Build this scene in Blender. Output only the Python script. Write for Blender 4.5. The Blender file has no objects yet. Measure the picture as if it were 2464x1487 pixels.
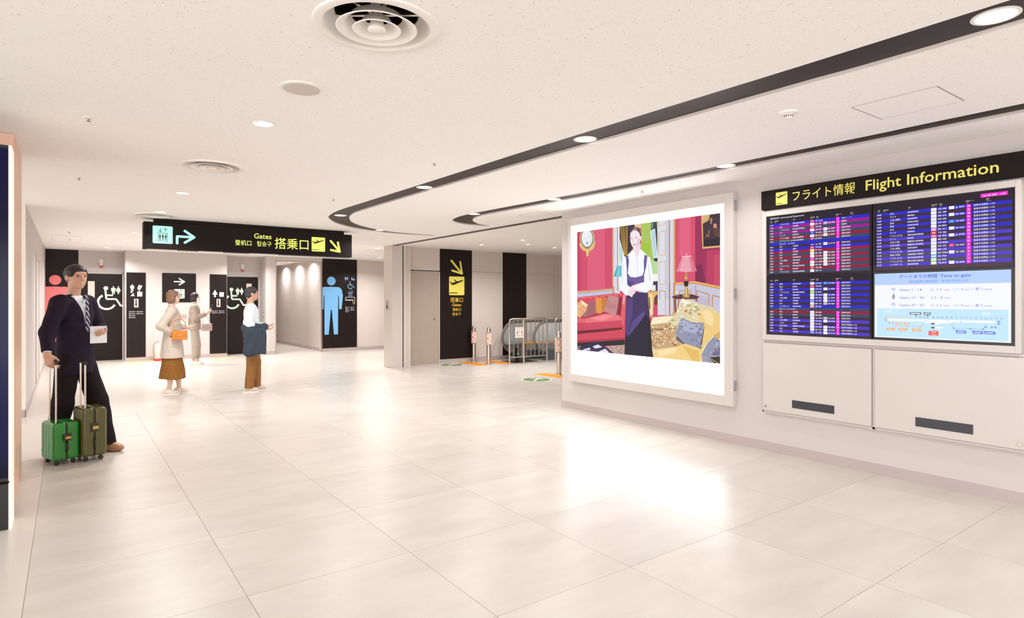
import bpy, bmesh, math, random
import numpy as np
from mathutils import Vector, Matrix
PI = math.pi
SC = bpy.context.scene
COL = SC.collection

# ------------------------------------------------------------------ camera, world, exposure
cam_d = bpy.data.cameras.new('camera'); cam = bpy.data.objects.new('camera', cam_d); COL.objects.link(cam)
cam_d.sensor_width = 36.0; cam_d.lens = 36.0 * 1460.0 / 2464.0; cam_d.shift_y = -19.5 / 2464.0
cam_d.clip_start = 0.05; cam_d.clip_end = 200
cam.location = (0, 0, 1.5); cam.rotation_euler = (PI / 2, 0, -math.atan(1067.0 / 1460.0))
SC.camera = cam
SC.view_settings.view_transform = 'Standard'; SC.view_settings.look = 'None'
SC.view_settings.gamma = 1.0; SC.view_settings.use_curve_mapping = False
SC.view_settings.exposure = 0.25
world = bpy.data.worlds.new('hall_light'); SC.world = world; world.use_nodes = True
_bg = world.node_tree.nodes['Background']
_bg.inputs['Color'].default_value = (0.985, 0.992, 1.0, 1); _bg.inputs['Strength'].default_value = 3.7
LAMP_W = 10.5            # watts of one recessed downlight
LAMP_COL = (1.0, 0.98, 0.965)

SC.cycles.max_bounces = 8; SC.cycles.caustics_reflective = False; SC.cycles.caustics_refractive = False

# ------------------------------------------------------------------ helpers
def lin(h):
    if not isinstance(h, str): return tuple(h)
    v = [int(h[i:i + 2], 16) / 255.0 for i in (0, 2, 4)]
    return tuple(c / 12.92 if c <= 0.04045 else ((c + 0.055) / 1.055) ** 2.4 for c in v)

def mat(name, col, rough=0.5, metal=0.0, emit=None, estr=0.0, spec=0.5, alpha=1.0, trans=0.0, coat=0.0):
    m = bpy.data.materials.new(name); m.use_nodes = True
    b = m.node_tree.nodes['Principled BSDF']
    b.inputs['Base Color'].default_value = (*lin(col), 1); b.inputs['Roughness'].default_value = rough
    b.inputs['Metallic'].default_value = metal; b.inputs['Specular IOR Level'].default_value = spec
    b.inputs['Coat Weight'].default_value = coat
    b.inputs['Transmission Weight'].default_value = trans; b.inputs['Alpha'].default_value = alpha
    if emit: b.inputs['Emission Color'].default_value = (*lin(emit), 1); b.inputs['Emission Strength'].default_value = estr
    return m

def noisy(m, scale=4.0, amt=0.06, stretch=(1, 1, 1), detail=4, bump=0.0, bscale=None, rough_var=0.0):
    """vary a principled material's colour with an object-space noise, and give it fine relief"""
    nt = m.node_tree; b = nt.nodes['Principled BSDF']; c = tuple(b.inputs['Base Color'].default_value)
    tc = nt.nodes.new('ShaderNodeTexCoord'); mp = nt.nodes.new('ShaderNodeMapping'); mp.inputs['Scale'].default_value = stretch
    nz = nt.nodes.new('ShaderNodeTexNoise'); nz.inputs['Scale'].default_value = scale; nz.inputs['Detail'].default_value = detail
    nt.links.new(tc.outputs['Object'], mp.inputs['Vector']); nt.links.new(mp.outputs['Vector'], nz.inputs['Vector'])
    rp = nt.nodes.new('ShaderNodeValToRGB'); rp.color_ramp.elements[0].position = 0.3; rp.color_ramp.elements[1].position = 0.7
    rp.color_ramp.elements[0].color = (*[x * (1 - amt) for x in c[:3]], 1); rp.color_ramp.elements[1].color = (*[min(1, x * (1 + amt)) for x in c[:3]], 1)
    nt.links.new(nz.outputs['Fac'], rp.inputs['Fac']); nt.links.new(rp.outputs['Color'], b.inputs['Base Color'])
    if bump:
        n2 = nt.nodes.new('ShaderNodeTexNoise'); n2.inputs['Scale'].default_value = bscale or scale * 8; n2.inputs['Detail'].default_value = 3
        nt.links.new(mp.outputs['Vector'], n2.inputs['Vector'])
        bp = nt.nodes.new('ShaderNodeBump'); bp.inputs['Strength'].default_value = bump; bp.inputs['Distance'].default_value = 0.004
        nt.links.new(n2.outputs['Fac'], bp.inputs['Height']); nt.links.new(bp.outputs['Normal'], b.inputs['Normal'])
    return m

def print_mat(name, estr, base=0.0, rough=0.4):
    """printed colours: diffuse ink (base) and, when backlit, emission of the same colours"""
    m = bpy.data.materials.new(name); m.use_nodes = True; nt = m.node_tree; b = nt.nodes['Principled BSDF']
    at = nt.nodes.new('ShaderNodeAttribute'); at.attribute_name = 'Col'
    mx = nt.nodes.new('ShaderNodeMix'); mx.data_type = 'RGBA'; mx.inputs['Factor'].default_value = base
    mx.inputs['A'].default_value = (0.01, 0.01, 0.01, 1); nt.links.new(at.outputs['Color'], mx.inputs['B'])
    nt.links.new(mx.outputs['Result'], b.inputs['Base Color']); b.inputs['Roughness'].default_value = rough
    if estr: nt.links.new(at.outputs['Color'], b.inputs['Emission Color']); b.inputs['Emission Strength'].default_value = estr; m.cycles.emission_sampling = 'NONE'
    if not base: b.inputs['Specular IOR Level'].default_value = 0.1
    return m

def tag(o, label=None, cat=None, group=None, kind=None):
    if label: o['label'] = label
    if cat: o['category'] = cat
    if group: o['group'] = group
    if kind: o['kind'] = kind
    return o

def empty(name, loc=(0, 0, 0), rz=0.0, label=None, cat=None, group=None):
    o = bpy.data.objects.new(name, None); COL.objects.link(o); o.location = loc; o.rotation_euler = (0, 0, rz)
    o.empty_display_size = 0.1
    return tag(o, label, cat, group)

def copy_tree(o, parent=None):
    c = o.copy(); COL.objects.link(c); c.parent = parent
    for ch in list(o.children): copy_tree(ch, c)
    return c

class MB:
    def __init__(s): s.v = []; s.f = []
    def add(s, vs, fs):
        n = len(s.v); s.v += [tuple(p) for p in vs]; s.f += [tuple(i + n for i in f) for f in fs]; return s
    def box(s, x0, x1, y0, y1, z0, z1):
        x0, x1 = min(x0, x1), max(x0, x1); y0, y1 = min(y0, y1), max(y0, y1); z0, z1 = min(z0, z1), max(z0, z1)
        return s.add([(x0, y0, z0), (x1, y0, z0), (x1, y1, z0), (x0, y1, z0), (x0, y0, z1), (x1, y0, z1), (x1, y1, z1), (x0, y1, z1)],
                     [(0, 3, 2, 1), (4, 5, 6, 7), (0, 1, 5, 4), (1, 2, 6, 5), (2, 3, 7, 6), (3, 0, 4, 7)])
    def prism(s, pts, z0, z1):
        n = len(pts)
        return s.add([(x, y, z0) for x, y in pts] + [(x, y, z1) for x, y in pts],
                     [tuple(range(n - 1, -1, -1)), tuple(range(n, 2 * n))] + [(i, (i + 1) % n, n + (i + 1) % n, n + i) for i in range(n)])
    def lathe(s, prof, seg=32, c=(0, 0, 0), closed=False, caps=True):
        vs = []; n = len(prof)
        for r, z in prof:
            for k in range(seg): vs.append((c[0] + r * math.cos(2 * PI * k / seg), c[1] + r * math.sin(2 * PI * k / seg), c[2] + z))
        fs = []
        for i in range(n if closed else n - 1):
            j = (i + 1) % n
            for k in range(seg): fs.append((i * seg + k, i * seg + (k + 1) % seg, j * seg + (k + 1) % seg, j * seg + k))
        if not closed and caps:
            if prof[0][0] > 1e-6: fs.append(tuple(range(seg - 1, -1, -1)))
            if prof[-1][0] > 1e-6: fs.append(tuple((n - 1) * seg + k for k in range(seg)))
        return s.add(vs, fs)
    def cyl(s, c, r, z0, z1, seg=24): return s.lathe([(r, z0), (r, z1)], seg, c)
    def tube(s, pts, r, seg=10):
        pts = [Vector(p) for p in pts]; vs = []; n = len(pts); up = Vector((0, 0, 1)); last = None
        for i, p in enumerate(pts):
            d = (pts[min(i + 1, n - 1)] - pts[max(i - 1, 0)]).normalized()
            a = d.orthogonal().normalized() if last is None else (last - d * last.dot(d)).normalized()
            last = a; b = d.cross(a)
            for k in range(seg): vs.append(p + (a * math.cos(2 * PI * k / seg) + b * math.sin(2 * PI * k / seg)) * r)
        fs = [(i * seg + k, i * seg + (k + 1) % seg, (i + 1) * seg + (k + 1) % seg, (i + 1) * seg + k) for i in range(n - 1) for k in range(seg)]
        fs += [tuple(range(seg - 1, -1, -1)), tuple((n - 1) * seg + k for k in range(seg))]
        return s.add(vs, fs)
    def build(s, name, m, parent=None, smooth=False, bevel=0.0, loc=None):
        me = bpy.data.meshes.new(name); me.from_pydata(s.v, [], s.f); me.update()
        if bevel or smooth:
            bm = bmesh.new(); bm.from_mesh(me)
            bmesh.ops.recalc_face_normals(bm, faces=bm.faces)
            if bevel:
                ed = [e for e in bm.edges if len(e.link_faces) == 2 and e.calc_face_angle(0) > 0.5]
                bmesh.ops.bevel(bm, geom=ed, offset=bevel, segments=2, affect='EDGES', profile=0.5)
            bm.to_mesh(me); bm.free()
        if smooth:
            me.polygons.foreach_set('use_smooth', [True] * len(me.polygons))
            try: me.set_sharp_from_angle(angle=math.radians(40))
            except Exception: pass
        me.materials.append(m)
        o = bpy.data.objects.new(name, me); COL.objects.link(o); o.parent = parent
        if loc: o.location = loc
        return o

def catmull(pts, n=8):
    out = []; P = [np.array(p, float) for p in pts]
    for i in range(len(P) - 1):
        p0 = P[max(i - 1, 0)]; p1 = P[i]; p2 = P[i + 1]; p3 = P[min(i + 2, len(P) - 1)]
        for k in range(n):
            t = k / n
            out.append(tuple(0.5 * (2 * p1 + (p2 - p0) * t + (2 * p0 - 5 * p1 + 4 * p2 - p3) * t * t + (3 * p1 - p0 - 3 * p2 + p3) * t ** 3)))
    out.append(tuple(P[-1])); return out

_glyphs = {}
def glyphs(s, bold):
    k = (s, bold)
    if k not in _glyphs:
        c = bpy.data.curves.new('lettering', 'FONT'); c.body = s; c.size = 1.0; c.resolution_u = 2; c.offset = bold
        o = bpy.data.objects.new('lettering', c); me = o.to_mesh()
        v = np.zeros(len(me.vertices) * 3); me.vertices.foreach_get('co', v); v = v.reshape(-1, 3)[:, :2].copy()
        f = [tuple(p.vertices) for p in me.polygons]
        o.to_mesh_clear(); bpy.data.objects.remove(o); bpy.data.curves.remove(c)
        _glyphs[k] = (v, f)
    return _glyphs[k]

class Print:
    """flat print on a plane: coloured shapes in metres, stacked a hair apart"""
    def __init__(s, O, U, V, step=0.0004): s.O = Vector(O); s.U = Vector(U); s.V = Vector(V); s.N = s.U.cross(s.V); s.it = []; s.step = step
    def poly(s, col, pts, lay=1): s.it.append((lin(col), [tuple(p) for p in pts], [tuple(range(len(pts)))], lay))
    def rect(s, col, x0, y0, x1, y1, lay=1): s.poly(col, [(x0, y0), (x1, y0), (x1, y1), (x0, y1)], lay)
    def rrect(s, col, x0, y0, x1, y1, r, lay=1):
        p = []
        for cx, cy, a in ((x1 - r, y0 + r, -PI / 2), (x1 - r, y1 - r, 0), (x0 + r, y1 - r, PI / 2), (x0 + r, y0 + r, PI)):
            p += [(cx + r * math.cos(a + k * PI / 10), cy + r * math.sin(a + k * PI / 10)) for k in range(6)]
        s.poly(col, p, lay)
    def disc(s, col, x, y, r, lay=1, ry=None, n=28): s.poly(col, [(x + r * math.cos(2 * PI * k / n), y + (ry or r) * math.sin(2 * PI * k / n)) for k in range(n)], lay)
    def arc(s, col, x, y, r, w, a0, a1, lay=1, n=30):
        A = [math.radians(a0 + (a1 - a0) * k / n) for k in range(n + 1)]
        v = [(x + (r + w / 2) * math.cos(a), y + (r + w / 2) * math.sin(a)) for a in A] + [(x + (r - w / 2) * math.cos(a), y + (r - w / 2) * math.sin(a)) for a in A]
        s.it.append((lin(col), v, [(k, k + 1, n + 2 + k, n + 1 + k) for k in range(n)], lay))
    def stroke(s, col, pts, w, lay=1, cap=True):
        for a, b in zip(pts, pts[1:]):
            d = math.hypot(b[0] - a[0], b[1] - a[1]) or 1e-6; nx, ny = -(b[1] - a[1]) / d * w / 2, (b[0] - a[0]) / d * w / 2
            s.poly(col, [(a[0] + nx, a[1] + ny), (a[0] - nx, a[1] - ny), (b[0] - nx, b[1] - ny), (b[0] + nx, b[1] + ny)], lay)
        if cap:
            for i, p in enumerate(pts): s.disc(col, p[0], p[1], w / 2, lay + 0.1 * (i + 1), n=12)
    def text(s, t, x, y, h, col, lay=1, align='L', w=None, bold=0.0):
        v, f = glyphs(t, bold)
        if not len(v): return
        x0, x1 = v[:, 0].min(), v[:, 0].max(); k = h; sx = k if w is None else w / (x1 - x0)
        ox = {'L': x - x0 * sx, 'C': x - (x0 + x1) / 2 * sx, 'R': x - x1 * sx}[align]
        s.it.append((lin(col), [(ox + a * sx, y + b * k) for a, b in v], f, lay))
    def auto(s):
        """layer each shape just above the shapes it covers"""
        bb = []; res = []
        for c, p, f, l in s.it:
            xs = [q[0] for q in p]; ys = [q[1] for q in p]; b = (min(xs), max(xs), min(ys), max(ys)); l = 1
            for (o, ol) in bb:
                if ol >= l and b[0] < o[1] and b[1] > o[0] and b[2] < o[3] and b[3] > o[2]: l = ol + 1
            bb.append((b, l)); res.append((c, p, f, l))
        s.it = res; return s
    def build_each(s, name, m, parent=None):
        al = s.it
        for it in al: s.it = [it]; s.build(name, m, parent)
        s.it = al
    def build(s, name, m, parent=None, label=None):
        vs = []; fs = []; cs = []
        for i_, (c, p, f, l) in enumerate(s.it):
            if len(s.it) < 120: l = l + 0.03 * i_
            n = len(vs); d = s.N * (l * s.step)
            vs += [s.O + s.U * q[0] + s.V * q[1] + d for q in p]; fs += [tuple(i + n for i in g) for g in f]; cs += [(*c, 1.0)] * len(p)
        me = bpy.data.meshes.new(name); me.from_pydata([tuple(v) for v in vs], [], fs); me.update()
        a = me.attributes.new('Col', 'FLOAT_COLOR', 'POINT'); a.data.foreach_set('color', np.array(cs, dtype=np.float32).ravel())
        me.materials.append(m); o = bpy.data.objects.new(name, me); COL.objects.link(o); o.parent = parent
        if label: o['label'] = label
        return o

RIGHT_U, RIGHT_V = (0, -1, 0), (0, 0, 1)      # on the right wall: reads towards the camera end
BACK_U, BACK_V = (1, 0, 0), (0, 0, 1)         # on walls that face the camera end

# ------------------------------------------------------------------ materials
M = {}
M['wall'] = noisy(mat('wall_paint', 'c9c1be', 0.55), 1.5, 0.012, bump=0.03, bscale=120)
M['wall_lobby'] = noisy(mat('lobby_wall_board', 'd3c8c1', 0.42), 1.5, 0.02, bump=0.02, bscale=150)
M['cream'] = noisy(mat('cream_wall', 'f0e8de', 0.55), 1.2, 0.012)
M['base'] = noisy(mat('baseboard', 'b7aaa8', 0.5), 3, 0.02)
M['dark'] = noisy(mat('dark_panel', '1c1211', 0.4, spec=0.25), 2, 0.06)
M['dark_head'] = noisy(mat('dark_header', '170d0a', 0.6, spec=0.2), 2, 0.05)
M['black'] = mat('black_plastic', '141214', 0.35)
M['frame'] = noisy(mat('frame_paint', 'cbc3bf', 0.4), 2, 0.01)
M['white'] = mat('white_plastic', 'f2ece6', 0.4)
M['grey'] = mat('grey_plastic', '9a9390', 0.45)
M['vent_dark'] = mat('charcoal_plate', '34343a', 0.4)
M['steel'] = noisy(mat('brushed_steel', 'cbbfb4', 0.24, 1.0), 30, 0.05, stretch=(1, 1, 0.1))
M['steel_dark'] = mat('dark_steel', '57504d', 0.35, 0.9)
M['door'] = noisy(mat('steel_door', 'b3a398', 0.38, 0.15), 2, 0.03)
M['slot'] = noisy(mat('slot_dark', '332927', 0.5, spec=0.3), 2, 0.05)
M['slot_trim'] = mat('slot_trim', 'e0d4ce', 0.5)
M['copper'] = noisy(mat('copper_panel', 'e6bda4', 0.4, 0.1), 3, 0.04, stretch=(1, 1, 0.05))
M['sticker'] = print_mat('printed_ink', 0.0, 1.0, 0.35)
M['glow_sign'] = print_mat('backlit_ink', 0.9, 0.35)
M['screen'] = print_mat('screen_pixels', 0.9, 0.0, 0.25)
M['lens'] = mat('lamp_lens', 'ffffff', 0.3, emit=(1.0, 0.95, 0.88), estr=2.2)
M['lens'].cycles.emission_sampling = 'NONE'
M['glass'] = mat('clear_glass', 'eef4f4', 0.03, alpha=0.22)
M['orange'] = noisy(mat('tactile_yellow', 'f09a14', 0.6), 8, 0.05)
M['ring'] = mat('faded_red', 'cc7a66', 0.4)
M['pale_orange'] = mat('faded_tactile', 'ecc48c', 0.6)
M['red'] = mat('red_enamel', 'c8322c', 0.3)

# ceiling board: cream with short dark fissures
def ceiling_mat():
    m = noisy(mat('ceiling_board', 'f8f5f2', 0.8, spec=0.2), 0.8, 0.012); nt = m.node_tree; b = nt.nodes['Principled BSDF']
    src = b.inputs['Base Color'].links[0].from_socket
    tc = nt.nodes.new('ShaderNodeTexCoord')
    nz = nt.nodes.new('ShaderNodeTexNoise'); nz.inputs['Scale'].default_value = 26; nz.inputs['Detail'].default_value = 2
    nt.links.new(tc.outputs['Object'], nz.inputs['Vector'])
    ad = nt.nodes.new('ShaderNodeMix'); ad.data_type = 'VECTOR'; ad.inputs['Factor'].default_value = 0.06
    nt.links.new(tc.outputs['Object'], ad.inputs['A']); nt.links.new(nz.outputs['Color'], ad.inputs['B'])
    mp = nt.nodes.new('ShaderNodeMapping'); mp.inputs['Scale'].default_value = (24, 70, 1); mp.inputs['Rotation'].default_value = (0, 0, 0.5)
    nt.links.new(ad.outputs['Result'], mp.inputs['Vector'])
    vo = nt.nodes.new('ShaderNodeTexVoronoi'); vo.inputs['Scale'].default_value = 1.0; vo.voronoi_dimensions = '2D'; nt.links.new(mp.outputs['Vector'], vo.inputs['Vector'])
    lt = nt.nodes.new('ShaderNodeMapRange'); lt.inputs['From Min'].default_value = 0.07; lt.inputs['From Max'].default_value = 0.14; lt.inputs['To Min'].default_value = 1.0; lt.inputs['To Max'].default_value = 0.0
    nt.links.new(vo.outputs['Distance'], lt.inputs['Value'])
    gt = nt.nodes.new('ShaderNodeSeparateColor'); nt.links.new(vo.outputs['Color'], gt.inputs['Color'])
    th = nt.nodes.new('ShaderNodeMath'); th.operation = 'GREATER_THAN'; th.inputs[1].default_value = 0.35; nt.links.new(gt.outputs['Red'], th.inputs[0])
    mu = nt.nodes.new('ShaderNodeMath'); mu.operation = 'MULTIPLY'; nt.links.new(lt.outputs['Result'], mu.inputs[0]); nt.links.new(th.outputs[0], mu.inputs[1])
    m2 = nt.nodes.new('ShaderNodeMath'); m2.operation = 'MULTIPLY'; m2.inputs[1].default_value = 0.36; nt.links.new(mu.outputs[0], m2.inputs[0])
    mx = nt.nodes.new('ShaderNodeMix'); mx.data_type = 'RGBA'; nt.links.new(m2.outputs[0], mx.inputs['Factor']); nt.links.new(src, mx.inputs['A']); mx.inputs['B'].default_value = (*lin('a59188'), 1)
    nt.links.new(mx.outputs['Result'], b.inputs['Base Color'])
    return m
M['ceiling'] = ceiling_mat()

# stone-look floor tile: cloudy beige, each tile a little different
def tile_mat(name, ca, cb, rough=0.30):
    m = mat(name, ca, rough, spec=0.55); nt = m.node_tree; b = nt.nodes['Principled BSDF']
    tc = nt.nodes.new('ShaderNodeTexCoord'); oi = nt.nodes.new('ShaderNodeObjectInfo')
    ge = nt.nodes.new('ShaderNodeNewGeometry')
    mp = nt.nodes.new('ShaderNodeMapping'); mp.inputs['Scale'].default_value = (0.7, 2.0, 1); nt.links.new(ge.outputs['Position'], mp.inputs['Vector'])
    cb_ = nt.nodes.new('ShaderNodeCombineXYZ'); ml = nt.nodes.new('ShaderNodeMath'); ml.operation = 'MULTIPLY'; ml.inputs[1].default_value = 37.0
    nt.links.new(oi.outputs['Random'], ml.inputs[0]); nt.links.new(ml.outputs[0], cb_.inputs[2])
    va = nt.nodes.new('ShaderNodeVectorMath'); va.operation = 'ADD'; nt.links.new(mp.outputs['Vector'], va.inputs[0]); nt.links.new(cb_.outputs[0], va.inputs[1])
    nz = nt.nodes.new('ShaderNodeTexNoise'); nz.inputs['Scale'].default_value = 2.2; nz.inputs['Detail'].default_value = 8; nz.inputs['Roughness'].default_value = 0.62
    nt.links.new(va.outputs[0], nz.inputs['Vector'])
    rp = nt.nodes.new('ShaderNodeValToRGB'); rp.color_ramp.elements[0].position = 0.32; rp.color_ramp.elements[1].position = 0.68
    rp.color_ramp.elements[0].color = (*lin(ca), 1); rp.color_ramp.elements[1].color = (*lin(cb), 1)
    nt.links.new(nz.outputs['Fac'], rp.inputs['Fac'])
    hs = nt.nodes.new('ShaderNodeHueSaturation'); mr = nt.nodes.new('ShaderNodeMapRange'); mr.inputs['To Min'].default_value = 0.97; mr.inputs['To Max'].default_value = 1.03
    nt.links.new(oi.outputs['Random'], mr.inputs['Value']); nt.links.new(mr.outputs[0], hs.inputs['Value']); nt.links.new(rp.outputs['Color'], hs.inputs['Color'])
    nt.links.new(hs.outputs['Color'], b.inputs['Base Color'])
    r2 = nt.nodes.new('ShaderNodeMapRange'); r2.inputs['To Min'].default_value = rough - 0.06; r2.inputs['To Max'].default_value = rough + 0.08
    nt.links.new(nz.outputs['Fac'], r2.inputs['Value']); nt.links.new(r2.outputs[0], b.inputs['Roughness'])
    return m
M['tile'] = tile_mat('beige_tile', 'c0b9b2', 'ccc6bf')
M['tile_far'] = noisy(mat('pale_tile', 'cfc8c0', 0.3, spec=0.5), 1.6, 0.02, stretch=(0.7, 2, 1))
M['grout'] = mat('grout', 'b3a79b', 0.8)

# ------------------------------------------------------------------ room shell
CZ = 2.75                      # ceiling height
T = 0.912; TX0 = -0.18; TY0 = 2.37 - 5 * T
ARC = catmull([(-0.45, 8.2), (0.225, 8.999), (1.255, 10.109), (2.862, 11.40), (4.3, 12.2), (5.9, 12.72), (6.2, 12.75)], 8)

fl = MB().box(-8, 14, -8, 26, -0.12, -0.003).build('floor', M['grout'])
tag(fl, 'beige stone tile floor of the hall', 'floor', kind='structure')
tmesh = None; tiles = 0
for i in range(0, 13):
    for j in range(0, 17):
        x0, y0 = TX0 + i * T, TY0 + j * T
        if x0 > 5.65 and y0 + T < 6.5: continue
        if y0 > 12.8: continue
        if tmesh is None:
            o = MB().box(0.0012, T - 0.0012, 0.0012, T - 0.0012, -0.003, 0.0).build('tile', M['tile'], fl); tmesh = o.data
        else:
            o = bpy.data.objects.new('tile', tmesh); COL.objects.link(o); o.parent = fl
        o.location = (x0, y0, 0); tiles += 1
# rear hall floor behind the camera, left border strip, pale floor towards the rest rooms
fb = MB().box(-8, 14, -8, TY0 - 0.001, -0.003, 0.0).build('floor_front', M['tile']); tag(fb, 'beige floor at the near end of the hall', 'floor', kind='structure')
fs = MB().box(-8, TX0 - 0.001, TY0, 9.0, -0.003, 0.0006).build('floor_left', M['tile_far']); tag(fs, 'paler floor border strip along the left pillars', 'floor', kind='structure')
pts = [(x, y) for x, y in ARC] + [(9.0, 12.75), (9.0, 26), (-8, 26), (-8, 8.2)]
ff = MB().prism(pts, -0.003, 0.0012).build('floor_back', M['tile_far']); tag(ff, 'pale floor beyond the curved border near the rest rooms', 'floor', kind='structure')

# ceiling with two recessed dark light slots and diffuser openings
OUT1 = catmull([(3.2, -4.5), (3.158, 0.82), (3.12, 2.5), (3.08, 3.83), (3.05, 5.93), (3.02, 7.37), (3.01, 8.14), (3.06, 8.62), (3.17, 9.02), (3.538, 9.63), (4.137, 10.12), (4.94, 10.37), (5.63, 10.29)], 6)
INN1 = catmull([(3.52, -4.5), (3.468, 0.84), (3.43, 1.9), (3.38, 3.2), (3.33, 4.6), (3.295, 6.2), (3.274, 8.0), (3.331, 8.54), (3.453, 8.916), (3.731, 9.41), (4.271, 9.91), (4.857, 10.17), (5.64, 10.17)], 6)
OUT2 = catmull([(4.9, -4.5), (4.88, 1.18), (4.89, 2.09), (4.87, 3.24), (4.83, 4.39), (4.75, 5.85), (4.68, 6.9), (4.66, 7.58), (4.769, 8.07), (4.98, 8.32), (5.3, 8.47), (5.62, 8.44)], 6)
INN2 = catmull([(5.13, -4.5), (5.11, 1.24), (5.11, 2.18), (5.07, 3.36), (5.03, 4.54), (4.95, 6.05), (4.90, 7.18), (4.92, 7.61), (5.06, 7.96), (5.33, 8.24), (5.5, 8.31), (5.64, 8.34)], 6)
VENTS = [(1.131, 2.588), (1.075, 6.191), (1.02, 10.22)]
VR = 0.236
def ceiling():
    bm = bmesh.new(); eds = []
    def loop(p):
        vs = [bm.verts.new((x, y, CZ)) for x, y in p]
        for i in range(len(vs)): eds.append(bm.edges.new((vs[i], vs[(i + 1) % len(vs)])))
    loop([(-8, -8), (14, -8), (14, 26), (-8, 26)])
    for o, i in ((OUT1, INN1), (OUT2, INN2)): loop(list(o) + list(i)[::-1])
    for x, y in VENTS: loop([(x + VR * math.cos(2 * PI * k / 48), y + VR * math.sin(2 * PI * k / 48)) for k in range(48)])
    bmesh.ops.triangle_fill(bm, use_beauty=True, use_dissolve=False, edges=eds)
    me = bpy.data.meshes.new('ceiling'); bm.to_mesh(me); bm.free(); me.materials.append(M['ceiling'])
    o = bpy.data.objects.new('ceiling', me); COL.objects.link(o); return o
ce = ceiling(); tag(ce, 'cream fissured ceiling board over the whole hall', 'ceiling', kind='structure')
MB().box(-8, 14, -8, 26, CZ + 0.45, CZ + 0.55).build('upper_slab', M['grey'], ce)
for o_, i_ in ((OUT1, INN1), (OUT2, INN2)):
    n = len(o_); d = 0.02
    dk = MB(); vs = [(x, y, CZ + d) for x, y in o_] + [(x, y, CZ + d) for x, y in i_]
    dk.add(vs, [(k, k + 1, n + k + 1, n + k) for k in range(n - 1)])
    dk.build('slot_lining', M['slot'], ce)
    tr = MB()
    for L_ in (o_, i_): tr.add([(x, y, CZ - 0.0005) for x, y in L_] + [(x, y, CZ + d) for x, y in L_], [(k, k + 1, n + k + 1, n + k) for k in range(n - 1)])
    tr.add([(*o_[-1], CZ), (*i_[-1], CZ), (*i_[-1], CZ + d), (*o_[-1], CZ + d)], [(0, 1, 2, 3)])
    tr.build('slot_trim', M['slot_trim'], ce)

# walls
def wall(name, box, m, label, cat='wall'):
    o = MB().box(*box).build(name, m); return tag(o, label, cat, kind='structure')
WX = 5.65
w_r = wall('wall_right', (WX, WX + 0.3, -8, 6.53, 0, CZ), M['wall'], 'long pale wall carrying the light box and flight board')
b_r = MB().box(WX - 0.005, WX, -8, 6.53, 0, 0.092).box(WX - 0.005, WX + 0.305, 6.53, 6.535, 0, 0.092).build('baseboard_right', M['base']); tag(b_r, 'grey skirting strip along the right wall', 'baseboard', kind='structure')
tk = MB().box(5.86, 5.875, 6.53, 12.6, CZ - 0.012, CZ).box(5.93, 5.945, 6.53, 12.6, CZ - 0.012, CZ).build('trim_1', M['steel_dark']); tag(tk, 'shutter guide track running across the ceiling to the column', 'trim', kind='structure')
MB().box(5.875, 5.93, 6.53, 12.6, CZ - 0.003, CZ - 0.001).build('track_channel', M['slot_trim'], tk)
# end of the gates lobby (mostly hidden)
wall('wall_lobby_right', (12.5, 12.7, 6.53, 13.0, 0, CZ), M['wall_lobby'], 'end wall of the gates lobby behind the right wall')
wall('wall_lobby_near', (WX + 0.3, 12.7, 6.23, 6.53, 0, CZ), M['wall_lobby'], 'side wall of the gates lobby behind the light box')

# gates lobby back wall: boards with joints, each a piece
GY = 12.75
wg = wall('wall_gates', (6.12, 12.7, GY + 0.012, GY + 0.25, 0, CZ), M['door'], 'boarded wall of the gates lobby beside the escalators')
for x0, x1, z0, z1 in ((6.33, 7.17, 2.20, CZ), (8.085, 9.02, 0.10, 2.22), (8.085, 9.02, 2.226, CZ), (9.79, 10.75, 0.10, 2.22), (9.79, 10.75, 2.226, CZ), (10.756, 11.6, 0.10, CZ), (11.606, 12.5, 0.10, CZ)):
    MB().box(x0, x1, GY, GY + 0.012, z0, z1).build('wall_board', M['wall_lobby'], wg)
MB().box(7.18, 12.5, GY - 0.004, GY + 0.012, 0, 0.10).build('skirting', M['base'], wg)
wp = MB().box(9.026, 9.784, GY - 0.006, GY + 0.012, 0.10, CZ - 0.002).build('dark_board', M['dark'], wg)
# service door beside the column
d3 = empty('door_3', (6.33, GY, 0)); tag(d3, 'plain steel service door beside the grey column', 'door', kind='structure')
MB().box(0.03, 0.60, 0.03, 0.06, 0.006, 2.19).build('door_leaf', M['door'], d3)
MB().box(0.605, 0.83, 0.048, 0.07, 0.006, 2.19).build('door_side_leaf', M['door'], d3)
MB().box(0.0, 0.03, 0, 0.08, 0, 2.22).box(0.83, 0.85, 0, 0.08, 0, 2.22).box(0.0, 0.85, 0, 0.08, 2.19, 2.22).build('door_frame', M['wall_lobby'], d3)
MB().lathe([(0.018, 0), (0.018, 0.02), (0.0, 0.02)], 16).build('door_lock', M['steel_dark'], d3).matrix_local = Matrix.Translation((0.70, 0.03, 1.06)) @ Matrix.Rotation(PI / 2, 4, 'X')
# column with shutter guide
wc = wall('wall_column', (5.83, 6.09, 12.52, 12.95, 0, CZ), M['wall_lobby'], 'square grey column at the gates opening')
MB().box(6.09, 6.12, 12.535, 12.8, 0, CZ).build('shutter_gap', M['black'], wc)
MB().box(6.12, 6.20, 12.54, 12.9, 0, CZ).box(6.215, 6.33, 12.60, 12.9, 0, CZ).build('shutter_guide', M['wall_lobby'], wc)
MB().box(6.20, 6.215, 12.62, 12.9, 0, CZ).build('guide_groove', M['steel_dark'], wc)

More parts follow.
